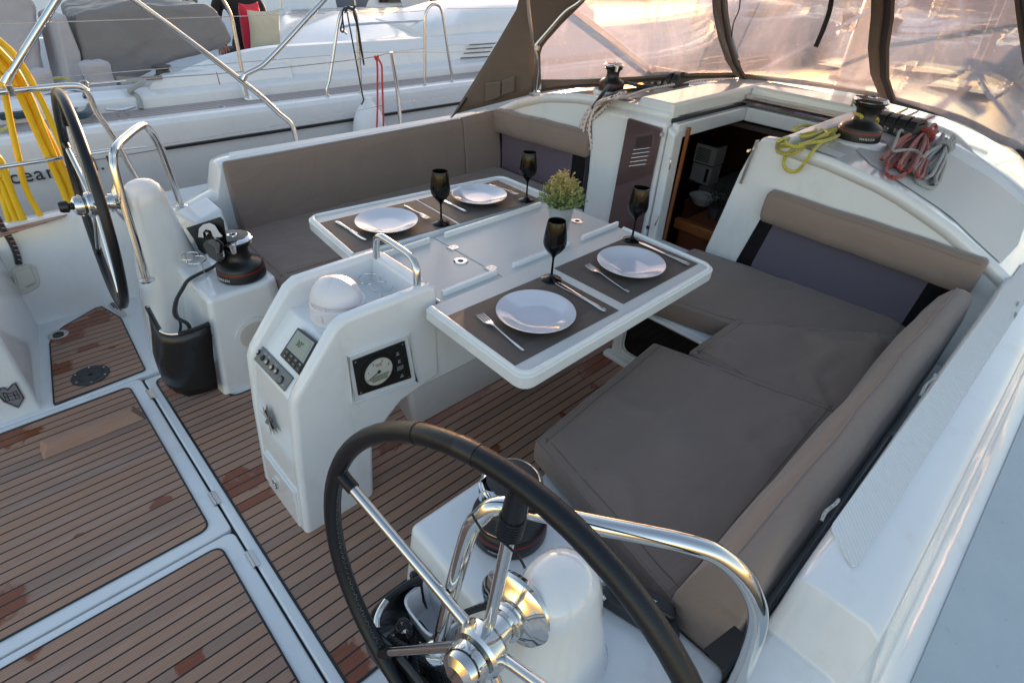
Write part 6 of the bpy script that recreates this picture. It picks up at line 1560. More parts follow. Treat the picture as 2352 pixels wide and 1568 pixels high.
q = MB(); q.loft([nbring(x) for x in (-4.5, -3.5, -2.5, -1.5, -1, -.6, -.3, 0, .1, .2, .3, .4, .5, .6, .7, .8, .9, 1.0, 1.12, 1.3, 1.6, 2, 2.4, 3, 3.6, 4.4, 5.2, 6, 7, 8, 9, 9.8, 10.5)]); q.build('hull', 'gel2', NB, ang=28)
def strip(y0, y1, z, x0, x1, name, mat, n=10): 
    q = MB(); V = []
    for i in range(n + 1):
        x = x0 + (x1 - x0) * i / n; V += [(x, y0, z), (x, y1, z)]
    q.add(V, [(2 * i, 2 * i + 1, 2 * i + 3, 2 * i + 2) for i in range(n)]); return q.build(name, mat, NB, fix=False)
strip(3.155, 3.402, .5705, -4.4, 5.4, 'side_deck_teak', 'teak_nb')
q = MB(); q.hull([(-.12, 2.972, .392), (9, 2.972, .40), (9, 2.972, .425), (-.12, 2.972, .410)], [(-.12, 3.02, .392), (9, 3.02, .40), (9, 3.02, .425), (-.12, 3.02, .410)]); q.build('hull_stripe', 'black', NB)
MB().tube([(-.12, 2.984, .401), (-.4, 2.984, .397), (-.62, 2.984, .394)], .0022, 6, 1, sm=False).build('hull_groove', 'grey', NB)
T = Matrix(((1, 0, 0, -1.115), (0, 0, -1, 2.983), (0, 1, 0.02, .362), (0, 0, 0, 1)))
T = Matrix.Translation((-1.115, 2.992, .362)) @ Matrix.Rotation(math.radians(90), 4, 'X')
for k, ch in enumerate('oceanis 41.1'):
    xo = (0, .066, .128, .190, .250, .318, .340, .385, .415, .485, .535, .565)[k]
    if ch != ' ': text(ch, .118, 'hull_lettering', 'ink', NB, T @ Matrix.Translation((xo + .055, 0, 0)), .003, 'LEFT')
# fore deck step and drain channel of the coaming
q = MB(); q.hull([(.16, 3.40, .56), (.30, 3.40, .56), (.24, 3.56, .60), (.16, 3.56, .60)], [(.16, 3.405, .66), (.245, 3.405, .66), (.225, 3.56, .68), (.165, 3.56, .68)])
q = MB(); q.hull([(.60, 3.28, .571), (.74, 3.28, .571), (.76, 3.45, .571), (.62, 3.45, .571)], [(.61, 3.37, .66), (.70, 3.37, .66), (.71, 3.50, .672), (.63, 3.50, .672)]); q.build('deck_step', 'gel2', NB, bevel=.01)
# sculpted coaming block in front of the winch
q = MB(); q.hull([(-.02, 3.52, .655), (1.1, 3.50, .655), (1.1, 3.66, .655), (.10, 3.72, .655)], [(.06, 3.56, .74), (1.1, 3.54, .77), (1.1, 3.64, .78), (.16, 3.66, .75)]); q.build('coaming_block', 'gel2', NB, bevel=.02, seg=4)
for k, (a, b_, l) in enumerate(((1078, 104, 60), (1072, 113, 60), (1066, 123, 60), (1058, 134, 70))):
    p0_, p1_ = PY(a, b_, 3.54), PY(a + l, b_ - 4, 3.54); MB().tube([p0_, p1_], .006, 8, 1, sm=False, flat=.8).build('vent_slat', 'ink', NB)
# cabin side front shape
q = MB(); q.loft([[Vector((x, 3.70 + .1 * f, .86)), Vector((x, 3.72 + .1 * f, .90 + .10 * f)), Vector((x, 3.95 + .1 * f, .94 + .16 * f)), Vector((x, 4.6, .95 + .18 * f)), Vector((x, 4.6, .86))] for x, f in ((2.6, 0), (2.75, .2), (3.0, .5), (3.3, .8), (3.8, 1), (5.4, 1))]); q.build('cabin_front', 'gel2', NB, ang=60)
for cx, cy, nm in ((-.25, 3.27, 0), (3.1, 3.27, 1)):
    q = MB(); q.tube([(cx - .09, cy, .625), (cx, cy, .612), (cx + .09, cy, .625)], [.010, .014, .010], 8, 3); q.cyl((cx - .03, cy, .57), (cx - .03, cy, .61), .010, seg=8); q.cyl((cx + .03, cy, .57), (cx + .03, cy, .61), .010, seg=8); q.build('deck_cleat', 'steel', NB)
MB().tube([(1.9, 3.98, .90), (1.95, 3.98, .97), (3.2, 4.02, .98), (4.4, 4.05, .98), (4.45, 4.05, .92)], .012, 8, 4).build('cabin_handrail', 'steel', NB)
for x_, y_ in ((.36, 3.17), (.78, 3.17)): MB().tube([(x_ + .03 * math.cos(a), y_ + .018 * math.sin(a), .577) for a in [k * .63 for k in range(10)]], .003, 6, 2, closed=True).build('pad_eye', 'steel_b', NB)
def hoop(label, feet, tops, y=3.07):
    t = thing('gate_rail', label, 'guard rail', 'bent steel gate rails of the neighbour yacht')
    f0, f1 = PY(*feet[0], y), PY(*feet[1], y); f0.z = f1.z = .58
    MB().tube([f0, f0 + Vector((0, 0, .06))] + [PY(a, b_, y) for a, b_ in tops] + [f1 + Vector((0, 0, .06)), f1], .0122, 10, 6).build('rail', 'steel_b', t)
    for f in (f0, f1): MB().lathe([(0, 0), (.028, 0), (.026, .008), (.016, .02), (0, .02)], 16, Matrix.Translation(f + Vector((0, 0, -.004)))).build('foot', 'steel_b', t)
    return t
hoop('bent gate rail of the neighbour yacht with black ropes tied on top', ((753, 221), (830, 213)), [(757, 180), (768, 110), (776, 55), (784, 28), (798, 19), (812, 22), (819, 40), (823, 100), (827, 160)])
hoop('second bent gate rail of the neighbour yacht, beside the dodger wing', ((976, 198), (1038, 192)), [(976, 150), (976, 80), (977, 35), (988, 14), (1002, 11), (1014, 24), (1023, 80), (1032, 140)])
t = thing('stanchion', 'bent neighbour stanchion rising beside the junction of our bent tubes', 'stanchion'); MB().tube([PY(a, b_, 3.07) for a, b_ in ((569, 226), (561, 190), (552, 140), (540, 80), (530, 35), (512, 0), (490, -40))], .0125, 10, 6).build('post', 'steel_b', t); MB().lathe([(0, 0), (.028, 0), (.026, .008), (.016, .02), (0, .02)], 16, Matrix.Translation(PY(569, 227, 3.07))).build('foot', 'steel_b', t)
for z, lb in ((1.165, 'upper neighbour wire at gate rail height'), (.88, 'middle neighbour wire halfway up the rails')):
    for i, (x0, x1) in enumerate(((-4.4, 1.24), (1.44, 2.16), (2.40, 7.0))):
        rope_obj('lifeline', lb + (', aft run', ', between the two gate rails', ', forward run')[i], 'lifeline', [(x0, 3.07, z + .01), ((x0 + x1) / 2, 3.07, z - .008), (x1, 3.07, z)], .0027, 'steel_b', 3, 6, 'wires of the neighbour yacht')
rope_obj('fender_line', 'thin black rope from the gate rail down to the white fender', 'rope', [PY(796, 22, 3.05), PY(803, 60, 3.0), PY(818, 140, 2.93), PY(832, 215, 2.82), PY(835, 230, 2.80), PY(830, 240, 2.78)], .0058, 'rope_k', 5)
rope_obj('tie_rope', 'black rope knotted round the top of the gate rail', 'rope', [PY(a, b_, 3.04) for a, b_ in ((792, 30), (800, 15), (808, 24), (816, 14), (812, 30), (820, 60), (828, 110), (836, 150), (830, 110), (815, 30), (790, 20), (786, 50), (782, 70), (790, 72), (786, 40))], .0062, 'rope_k', 5)
c = PY(846, 300, 2.82)
t = thing('fender', 'white teardrop fender hanging between the two yachts', 'fender', None, (c.x, 2.82, c.z - .40), (0, math.radians(2), 0))
MB().lathe([(0, -.02), (.05, .0), (.10, .05), (.125, .12), (.138, .22), (.142, .34), (.136, .42), (.118, .50), (.088, .565), (.055, .605), (.036, .63), (.030, .655), (0, .66)], 40).build('body', 'fender', t)
# covered winches and ropes on the neighbour
def cover_bag(label, c, r, h, seed):
    t = thing('winch_cover', label, 'winch cover', 'fabric covered winches of the neighbour yacht'); q = MB(); rings = []
    for k, (f, rr) in enumerate(((0, .95), (.12, 1.06), (.3, .98), (.5, .93), (.7, .95), (.88, 1.0), (.97, .93), (1.0, .75), (1.02, .3), (1.022, .02))):
        rings.append([Vector((c.x + r * rr * math.cos(a) * (1 + .07 * NZ.noise(Vector((math.cos(a) * 2, math.sin(a) * 2, f * 2 + seed)))), c.y + r * rr * math.sin(a) * (1 + .07 * NZ.noise(Vector((math.cos(a) * 2, f * 3, math.sin(a) * 2 + seed)))), c.z + h * f + .012 * NZ.noise(Vector((math.cos(a) * 2, math.sin(a) * 2, seed))))) for a in [2 * math.pi * i / 40 for i in range(40)]])
    q.loft(rings); q.build('fabric', 'canvas_pale', t, ang=80)
    MB().lathe([(0, -.02), (r * .95, -.02), (r * 1.0, -.01), (r * .93, .02), (0, .02)], 32, Matrix.Translation(c)).build('winch_base', 'blackm', t)
    return t
p = PZ(238, 208, .60); cover_bag('squarish pale cover over a neighbour winch, left of the swooping coaming', Vector((p.x, p.y, .60)), .098, .20, 1)
p = PZ(100, 232, .60); cover_bag('domed pale cover over the neighbour winch behind the yellow cable', Vector((p.x, p.y, .60)), .11, .20, 4)
p = PZ(150, 246, .60); cover_bag('low pale fabric bundle under the blue rope on the neighbour deck', Vector((p.x, p.y - .1, .585)), .085, .05, 9)
p = PZ(377, 180, .70)
t = thing('winch', 'black uncovered winch on the coaming of the neighbour yacht', 'winch'); MB().lathe([(0, -.06), (.085, -.06), (.085, -.02), (.05, .0), (.045, .03), (.07, .045), (.065, .055), (0, .06)], 30, Matrix.Translation((p.x, p.y - .02, .735))).build('drum', 'blackm', t)
def Zp(L, z): return [PZ(a, b_, z) for a, b_ in L]
rope_obj('mooring_rope', 'dark teal mooring rope looped over the neighbour cleat', 'rope', Zp([(0, 268), (30, 266), (60, 262), (95, 250), (110, 235), (125, 226), (160, 221), (190, 222), (204, 232), (208, 248), (198, 262), (180, 266), (172, 262)], .62), .024, 'rope_b', 6, 8)
rope_obj('mooring_rope', 'second turn of the dark teal rope beside the port wheel top', 'rope', Zp([(108, 224), (140, 216), (170, 214), (190, 218), (200, 226)], .66), .020, 'rope_b')
rope_obj('yellow_line', 'thin yellow line round the domed winch cover', 'rope', Zp([(62, 195), (80, 186), (120, 182), (150, 180), (162, 188), (156, 196), (130, 193)], .68), .0085, 'rope_y')
rope_obj('yellow_line', 'thin yellow line lying on the neighbour deck at the far left', 'rope', Zp([(60, 225), (40, 265), (20, 290), (-10, 305)], .60), .0085, 'rope_y')
rope_obj('deck_rope', 'grey rope led down over the neighbour coaming', 'rope', [PZ(280, 190, .72), PZ(330, 186, .74), PZ(300, 206, .70)] + [PY(303, 214, 3.5), PY(318, 226, 3.42), PY(324, 250, 3.39)], .018, 'rope_g')
rope_obj('deck_rope', 'tan rope trailing from the squarish winch cover', 'rope', Zp([(270, 180), (300, 182), (345, 180), (372, 178)], .74), .014, 'rope_tan')
tag(MB().tube([PY(372, 124, 3.5), PY(374, 134, 3.5), PY(377, 146, 3.5)], [.004, .010, .007], 8, 2, flat=.3).build('tell_tale', 'redring'), 'small dark red ribbon tied to the neighbour wire', 'ribbon') if False else None
p0_ = [PY(a, b_, 3.07) for a, b_ in ((497, 166), (500, 176), (505, 195))]; q = MB(); q.tube(p0_, .007, 8, 3, flat=.3); tag(q.build('ribbon', 'redring'), 'small dark red ribbon tied to a neighbour wire', 'ribbon')
# grey covers over the neighbour cockpit
def tent(label, face_px, y0, depth, mat, seed, side=.8):
    t = thing('cockpit_cover', label, 'cover', 'fabric cockpit covers of the neighbour yacht')
    F0 = [PY(a, b_, y0) for a, b_ in face_px]; n = len(F0); c0 = sum(F0, Vector()) / n
    B0 = [Vector((c0.x + (p.x - c0.x) * side, y0 + depth, p.z)) for p in F0]
    q = MB(); q.hull(F0, B0); o = q.build('fabric', mat, t, bevel=.05, seg=4); 
    md = o.modifiers.new('sub', 'SUBSURF'); md.subdivision_type = 'SIMPLE'; md.levels = 5; md.render_levels = 5
    tx = bpy.data.textures.new('folds', 'CLOUDS'); tx.noise_scale = .32; dm_ = o.modifiers.new('folds', 'DISPLACE'); dm_.texture = tx; dm_.strength = .09; dm_.mid_level = .5; dm_.texture_coords = 'LOCAL'
    smooth(o.data, 80)
    return t, F0
tt, F0 = tent('dark grey fabric cover over the neighbour cockpit table', [(150, 32), (300, 8), (470, 12), (500, 24), (538, 96), (470, 118), (360, 160), (200, 230), (183, 120)], 4.35, .9, 'canvas_grey', 2)
q = MB(); q.hull([PY(a, b_, 4.34) for a, b_ in ((128, 44), (150, 32), (186, 122), (200, 225), (165, 215))], [PY(a, b_, 4.34) + Vector((-.04, .5, 0)) for a, b_ in ((128, 44), (150, 32), (186, 122), (200, 225), (165, 215))]); q.build('side_flap', 'canvas_pale', tt, bevel=.02)
tent('pale grey fabric cover with sunlit folds at the far top left', [(-200, -60), (30, -40), (92, 10), (96, 60), (98, 180), (60, 200), (-200, 240)], 4.5, .8, 'canvas_pale', 3)
# person in black, seated in the neighbour cockpit, mostly above the picture
def person(loc, rz):
    t = thing('person', 'person in black clothes with a bare hand, sitting behind a red and cream cushion', 'person', None, loc, (0, 0, rz))
    V = [(0, 0, 0), (0, 0, .16), (.01, 0, .34), (.02, 0, .48), (.03, 0, .56), (.045, 0, .68), (.05, 0, .76),
         (.02, .19, .46), (.14, .25, .22), (.34, .16, .12), (.02, -.19, .46), (.12, -.26, .22), (.33, -.15, .10),
         (.02, .10, -.02), (.42, .13, .02), (.44, .13, -.40), (.56, .13, -.44), (.02, -.10, -.02), (.42, -.13, .02), (.44, -.13, -.40), (.56, -.13, -.44)]
    E = [(0, 1), (1, 2), (2, 3), (3, 4), (4, 5), (5, 6), (3, 7), (7, 8), (8, 9), (3, 10), (10, 11), (11, 12), (0, 13), (13, 14), (14, 15), (15, 16), (0, 17), (17, 18), (18, 19), (19, 20)]
    Rr = [.145, .135, .15, .11, .055, .085, .06, .07, .048, .034, .07, .048, .034, .10, .072, .05, .04, .10, .072, .05, .04]
    me = bpy.data.meshes.new('body'); me.from_pydata(V, E, []); o = bpy.data.objects.new('body', me); COL.objects.link(o); o.parent = t; me.materials.append(M['black_cloth'])
    sk = o.modifiers.new('skin', 'SKIN')
    for i, r_ in enumerate(Rr): me.skin_vertices[0].data[i].radius = (r_, r_ * (.8 if i < 3 else 1))
    me.skin_vertices[0].data[0].use_root = True
    sb = o.modifiers.new('sub', 'SUBSURF'); sb.levels = 2; sb.render_levels = 2
    hd_ = MB(); hd_.sphere(Vector((.055, 0, .74)), .098, 24, (1.0, .80, 1.18)); hd_.sphere(Vector((.155, 0, .73)), .016, 10, (1.1, .8, 1.3)); hd_.sphere(Vector((.05, .08, .735)), .02, 10, (.7, .4, 1.3)); hd_.sphere(Vector((.05, -.08, .735)), .02, 10, (.7, .4, 1.3)); hd_.build('head', 'skin', t)
    hr = MB(); hr.sphere(Vector((.035, 0, .775)), .108, 24, (1, .86, 1.0)); hr.build('hair', 'hair', t)
    for s in (1, -1):
        hb_ = Vector((.34, s * .155, .11)); me = bpy.data.meshes.new('hand')
        HV = [(0, 0, 0), (.045, 0, -.008), (.085, 0, -.016)]; HE = [(0, 1), (1, 2)]; HR = [.021, .027, .024]
        for k in range(4):
            y = (k - 1.5) * .019; n0 = len(HV); L = (.030, .034, .032, .025)[k]
            HV += [(.088, y, -.017), (.088 + L, y * 1.1, -.026), (.088 + L * 1.5, y * 1.1, -.046), (.088 + L * 1.5, y * 1.1, -.064)]; HE += [(2, n0), (n0, n0 + 1), (n0 + 1, n0 + 2), (n0 + 2, n0 + 3)]; HR += [.0105, .0092, .0085, .0075]
        n0 = len(HV); HV += [(.035, -s * .030, -.014), (.062, -s * .046, -.026), (.082, -s * .048, -.040)]; HE += [(1, n0), (n0, n0 + 1), (n0 + 1, n0 + 2)]; HR += [.012, .0100, .0085]
        me.from_pydata([tuple(Vector(v_) + hb_) for v_ in HV], HE, []); o = bpy.data.objects.new('hand', me); COL.objects.link(o); o.parent = t; me.materials.append(M['skin'])
        o.modifiers.new('skin', 'SKIN')
        for i, r_ in enumerate(HR): me.skin_vertices[0].data[i].radius = (r_, r_)
        me.skin_vertices[0].data[0].use_root = True
        sb = o.modifiers.new('sub', 'SUBSURF'); sb.levels = 2; sb.render_levels = 2
    return t
pp_ = PY(600, 30, 5.0); person((1.40, 5.2, pp_.z - .38), math.radians(-120))
def pillow(label, c, sx, sz, mat, rz, tilt):
    q = MB(); n = 18; V = []; 
    for side in (1, -1):
        for j in range(n + 1):
            for i in range(n + 1):
                u, v_ = i / n * 2 - 1, j / n * 2 - 1; pin = 1 - .12 * (u * u * v_ * v_) ; e = (1 - u ** 4) * (1 - v_ ** 4)
                V.append(Vector((u * sx * (1 - .10 * (1 - v_ * v_)), side * .065 * e ** .6, v_ * sz * (1 - .10 * (1 - u * u)))))
    m_ = n + 1; F_ = [(s_ * m_ * m_ + j * m_ + i, s_ * m_ * m_ + j * m_ + i + 1, s_ * m_ * m_ + (j + 1) * m_ + i + 1, s_ * m_ * m_ + (j + 1) * m_ + i) for s_ in (0, 1) for j in range(n) for i in range(n)]
    q.add(V, F_); o = q.build('pillow', mat); o.location = c; o.rotation_euler = (tilt, 0, rz); return tag(o, label, 'pillow', 'pillows in the neighbour cockpit')
pillow('cream pillow in the neighbour cockpit, beside the red one', PY(607, 62, 4.6) + Vector((0, 0, -.03)), .165, .185, 'cream', .1, .25)
pillow('bright red pillow behind the cream one', PY(577, 60, 4.75), .12, .20, 'redcloth', .4, .1)

# ============================================================ other yachts
def yacht(label, x, y, hd, L=11.5, B=3.8, canvas='canvas_blue', mast=True, z0=-.75, hullmat='gel2', dodger=True, beige=False):
    t = thing('sailing_yacht', label, 'yacht', 'yachts moored in the marina', (x, y, z0), (0, 0, hd))
    q = MB(); rings = []
    for f in [i / 14 for i in range(15)]:
        xx = -L / 2 + L * f; w_ = B / 2 * (1 - max(0, (f - .45) / .55) ** 2.2) * (.86 + .14 * min(1, f / .3)) + .02; fr_b = 1.25 + .22 * f * f
        rings.append([Vector((xx, s_ * w_ * k, zz)) for s_, k, zz in ((-1, .55, -.15), (-1, .97, .45), (-1, 1.0, fr_b), (-1, .96, fr_b + .03), (1, .96, fr_b + .03), (1, 1.0, fr_b), (1, .97, .45), (1, .55, -.15))])
    q.loft(rings); q.build('hull', hullmat, t, ang=35)
    q = MB(); rings = []
    for f, hgt, ww in ((-.06, .0, .62), (-.05, .36, .60), (.0, .44, .60), (.12, .42, .54), (.24, .32, .42), (.32, .10, .26), (.34, 0, .2)):
        xx = L * f; w_ = B / 2 * ww; rings.append([Vector((xx, -w_, 1.27)), Vector((xx, -w_ * .93, 1.27 + hgt * .8)), Vector((xx, -w_ * .7, 1.27 + hgt)), Vector((xx, w_ * .7, 1.27 + hgt)), Vector((xx, w_ * .93, 1.27 + hgt * .8)), Vector((xx, w_, 1.27))])
    q.loft(rings); cb_ = q.build('cabin', 'gel2', t, bevel=.02)
    for s_ in (1, -1): q = MB(); q.hull([(.02 * L, s_ * B * .292, 1.40), (.20 * L, s_ * B * .255, 1.40), (.20 * L, s_ * B * .250, 1.54), (.02 * L, s_ * B * .286, 1.58)], [(.02 * L, s_ * B * .30, 1.40), (.20 * L, s_ * B * .263, 1.40), (.20 * L, s_ * B * .258, 1.54), (.02 * L, s_ * B * .295, 1.58)]); q.build('side_window', 'black_acr', cb_)
    for s_ in (1, -1): q = MB(); q.hull([(-L * .38, s_ * B * .30, 1.27), (-L * .06, s_ * B * .33, 1.27), (-L * .06, s_ * B * .40, 1.27), (-L * .38, s_ * B * .37, 1.27)], [(-L * .38, s_ * B * .31, 1.52), (-L * .06, s_ * B * .34, 1.60), (-L * .06, s_ * B * .38, 1.60), (-L * .38, s_ * B * .35, 1.52)]); q.build('cockpit_coaming', 'gel2', t, bevel=.03)
    MB().box(-L * .38, -L * .06, -B * .29, B * .29, 1.20, 1.29).build('cockpit_cushions', 'cream' if beige else 'teak_nb', t)
    if dodger:
        q = MB(); rr = []
        for f, hh, ww in ((-.085, .95, .60), (-.05, 1.05, .62), (-.01, .85, .60), (.02, .45, .56)):
            rr.append([Vector((L * f, B / 2 * ww * math.cos(a), 1.30 + hh * math.sin(a) ** .6)) for a in [math.pi * i / 12 for i in range(13)]])
        q.loft(rr, closed=False, cap=False); o = q.build('dodger', canvas, t, fix=False); thick(o, .02)
    if mast:
        ms = MB().cyl((.08 * L, 0, 1.2), (.08 * L, 0, 15), .085, .07, 12).build('mast', 'steel_b', t)
        MB().cyl((.07 * L, 0, 2.5), (-.28 * L, 0, 2.45), .07, seg=12).build('boom', 'steel_b', t); MB().tube([(.05 * L, 0, 2.68), (-.1 * L, 0, 2.72), (-.28 * L, 0, 2.6)], .13, 10, 3).build('sail_bag', canvas, t)
        for s_ in (1, -1): MB().tube([(.08 * L, 0, 14.8), (.07 * L, s_ * B * .47, 1.3)], .006, 5, 1, sm=False).build('shroud', 'steel_b', ms)
        MB().tube([(.08 * L, 0, 14.6), (L * .485, 0, 1.5)], .02, 6, 1, sm=False).build('forestay', 'canvas_pale', ms)
    for s_ in (1, -1):
        q = MB(); q.tube([(-L * .47, s_ * B * .40, 1.9), (-L * .3, s_ * B * .46, 1.9), (0, s_ * B * .49, 1.9), (L * .25, s_ * B * .40, 1.92), (L * .44, s_ * B * .14, 1.98)], .012, 5, 3); r_ = q.build('guard_wire', 'steel_b', t)
        for fx_ in (-.45, -.25, -.05, .15, .3, .42): w_ = B / 2 * (1 - max(0, (fx_ + .5 - .45) / .55) ** 2.2) * .95; MB().cyl((L * fx_, s_ * w_, 1.3), (L * fx_, s_ * w_, 1.92), .014, seg=6).build('post', 'steel_b', r_)
    return t
yacht('white yacht two berths away to port, beige cockpit cushions and blue grey dodger', 4.6, 9.3, 0, 12.5, 4.0, 'canvas_blue', True, -.62, 'gel2', True, True)
# visible furniture of that yacht
BY = thing('helm_arch', 'white slanting arch and locker of the yacht two berths away', 'arch')
MB().hull([PY(a, b_, 7.35) for a, b_ in ((905, -40), (975, -40), (1012, 112), (960, 112))], [PY(a, b_, 7.6) for a, b_ in ((905, -40), (975, -40), (1012, 112), (960, 112))]).build('slanting_leg', 'gel2', BY, bevel=.02)
MB().hull([PY(a, b_, 7.3) for a, b_ in ((800, 52), (810, 48), (930, 44), (940, 90), (780, 100))], [PY(a, b_, 7.9) for a, b_ in ((800, 52), (810, 48), (930, 44), (940, 90), (780, 100))]).build('locker', 'cream', BY, bevel=.02)
MB().hull([PY(a, b_, 7.25) for a, b_ in ((722, 40), (738, 30), (742, 34), (728, 90), (712, 90))], [PY(a, b_, 7.4) for a, b_ in ((722, 40), (738, 30), (742, 34), (728, 90), (712, 90))]).build('side_panel', 'gel2', BY, bevel=.01)
MB().hull([PY(a, b_, 7.26) for a, b_ in ((738, 40), (800, 52), (800, 78), (735, 60))], [PY(a, b_, 7.3) for a, b_ in ((738, 40), (800, 52), (800, 78), (735, 60))]).build('seat_pad', 'canvas_blue', BY, bevel=.01)
MB().hull([PY(a, b_, 6.9) for a, b_ in ((655, 16), (672, 22), (695, 92), (640, 92))], [PY(a, b_, 7.1) for a, b_ in ((655, 16), (672, 22), (695, 92), (640, 92))]).build('console_panel', 'gel2', BY, bevel=.01)
MB().tube([PY(a, b_, 7.2) for a, b_ in ((640, 24), (700, 22), (800, 20), (910, 17))], .012, 8, 2).build('rail', 'steel_b', BY); MB().tube([PY(650, 50, 7.2), PY(642, -20, 7.2)], .012, 8, 1, sm=False).build('rail_post', 'steel_b', BY)
DB = thing('neighbour_dodger', 'blue grey sprayhood with its window glow painted cream, beside our canvas wing', 'dodger')
MB().hull([PY(a, b_, 6.2) for a, b_ in ((990, -40), (1100, -40), (1150, 20), (1155, 30), (1105, 28), (1060, 40), (1034, 66), (1018, 62))], [PY(a, b_, 6.6) for a, b_ in ((990, -40), (1100, -40), (1150, 20), (1155, 30), (1105, 28), (1060, 40), (1034, 66), (1018, 62))]).build('canvas', 'canvas_blue', DB, bevel=.015)
MB().hull([PY(a, b_, 6.18) for a, b_ in ((1028, -10), (1120, -20), (1122, 4), (1080, 10), (1042, 26), (1034, 18))], [PY(a, b_, 6.195) for a, b_ in ((1028, -10), (1120, -20), (1122, 4), (1080, 10), (1042, 26), (1034, 18))]).build('window', 'cream', DB)  # opaque cream pane stands in for light glowing through the window
t = thing('outdrive_cover', 'navy canvas shape beyond the grey cockpit cover', 'cover'); MB().hull([PY(a, b_, 6.0) for a, b_ in ((190, 40), (215, -20), (330, -20), (335, 12), (250, 18))], [PY(a, b_, 6.3) for a, b_ in ((190, 40), (215, -20), (330, -20), (335, 12), (250, 18))]).build('fabric', 'navy', t, bevel=.02)
t = thing('compass', 'small grey instrument pod with dial behind the grey cover', 'instrument'); c = PY(440, 12, 5.6); MB().box(c.x - .06, c.x + .07, 5.6, 5.68, c.z - .06, c.z + .08).build('housing', 'grey', t, bevel=.01); disc(t, 'dial', Vector((c.x, 5.60, c.z)), Vector((0, -1, 0)), .045, .006, 'paper', 24)
# opposite row, ahead of our bow
OPP = [(17, 12.5, 3.0), (17.5, 7.5, 3.15), (18, 2.6, 3.1), (18.5, -2.4, 3.2), (21, 18.5, 3.0), (31, 26, 2.8), (37, 15, 3.1), (38, 8, 3.1), (39, 1.5, 3.1), (41, -6, 3.1), (33, 34, 2.7), (43, 22, 3.0)]
KD = ['white yacht ahead, {}']
NMS = ['navy boom cover, right of the sun glow', 'beige boom cover, nearest ahead', 'blue boom cover, just right of our mast', 'pale boom cover, at the right edge', 'navy cover, left of the sun glow', 'beige cover, far left', 'second row, behind the glow', 'second row, centre', 'second row, right of centre', 'second row, far right', 'furthest left, half hidden by the canvas wing', 'furthest back near the quay']
for i, (x, y, h) in enumerate(OPP):
    yacht(KD[0].format(NMS[i]), x, y, h, 11 + (i * 37 % 5) * .5, 3.7, ('navy', 'canvas', 'canvas_blue', 'canvas_pale')[i % 4], True, -.75, 'gel2', i % 3 != 1)
# yacht on our starboard side
yacht('white yacht moored on our starboard bow', 6.5, -5.2, 0, 11.5, 3.7, 'canvas_grey', True, -.75)
# our own rig and deck gear ahead of the dodger
t = thing('mast', 'our own mast standing ahead of the dodger', 'mast')
MB().lathe([(0, 0), (.105, 0), (.105, 13), (0, 13)], 24, Matrix.Translation((3.7, YC, .96)), sx=1.35).build('mast_tube', 'steel_b', t)
MB().lathe([(0, 0), (.17, 0), (.16, .05), (0, .05)], 24, Matrix.Translation((3.7, YC, .955))).build('mast_collar', 'rubber', t)
for s_ in (1, -1): MB().lathe([(0, 0), (.04, 0), (.03, .05), (.045, .09), (0, .10)], 20, Matrix.Translation((3.65, YC + s_ * .16, 1.3))).build('mast_winch', 'blackm', t)
for s_ in (1, -1):
    rope_obj('shroud', 'wire shroud rising from our ' + ('port' if s_ > 0 else 'starboard') + ' side deck', 'shroud', [(3.5, S(s_, 1.72), .48), (3.62, S(s_, .9), 7), (3.7, S(s_, .10), 13.5)], .005, 'steel_b', 2, 6, 'wires of our own rig')
    rope_obj('shroud', 'inner wire shroud on our ' + ('port' if s_ > 0 else 'starboard') + ' coachroof', 'shroud', [(3.3, S(s_, 1.25), .50), (3.5, S(s_, .6), 6), (3.7, S(s_, .10), 10)], .005, 'steel_b', 2, 6, 'wires of our own rig')
rope_obj('furled_sail', 'white furled foresail leaning up from our bow', 'sail', [(8.45, YC, .75), (6.2, YC, 6.8), (3.9, YC, 13)], .075, 'canvas_pale', 6, 12)
t = thing('pulpit', 'bent steel pulpit rail round our bow', 'guard rail')
MB().tube([(6.6, YC + 1.15, 1.08), (7.6, YC + .78, 1.10), (8.5, YC + .34, 1.14), (8.85, YC, 1.15), (8.5, YC - .34, 1.14), (7.6, YC - .78, 1.10), (6.6, YC - 1.15, 1.08)], .014, 8, 5).build('top_rail', 'steel', t)
for y_ in (1.15, -1.15): MB().cyl((6.6, YC + y_, .46), (6.6, YC + y_, 1.08), .014, seg=8).build('leg', 'steel', t)
for y_ in (.5, -.5): MB().cyl((8.2, YC + y_ * .85, .46), (8.2, YC + y_, 1.13), .014, seg=8).build('leg', 'steel', t)
t = thing('anchor_windlass', 'dark anchor windlass on our foredeck', 'windlass')
MB().lathe([(0, 0), (.11, 0), (.10, .06), (.05, .08), (.05, .14), (.09, .16), (0, .17)], 24, Matrix.Translation((7.6, YC, .465))).build('drum', 'blackm', t); MB().prism(rounded([(7.2, YC - .25), (7.9, YC - .2), (7.9, YC + .2), (7.2, YC + .25)], .05), .463, .475).build('locker_lid', 'gel', t)
for i, (x_, y_) in enumerate(((3.0, -1.88), (4.6, -1.66))):
    t = thing('stanchion', ('first', 'second')[i] + ' starboard stanchion ahead of the dodger', 'stanchion', 'starboard stanchions of our yacht'); MB().cyl((x_, y_, .46), (x_, y_, 1.08), .012, seg=10).build('post', 'steel', t)
rope_obj('lifeline', 'upper lifeline along our starboard side deck ahead of the dodger', 'lifeline', [(6.6, -1.13, 1.07), (4.6, -1.66, 1.07), (3.0, -1.88, 1.07), (1.8, -1.92, 1.07)], .0028, 'steel_b', 2, 6)
rope_obj('halyard', 'red halyard lying on the deck below our mast', 'rope', [(3.6, YC - .2, 1.05), (3.2, -.45, .985), (2.9, -.7, .96), (2.7, -.85, .95)], .006, 'rope_r')
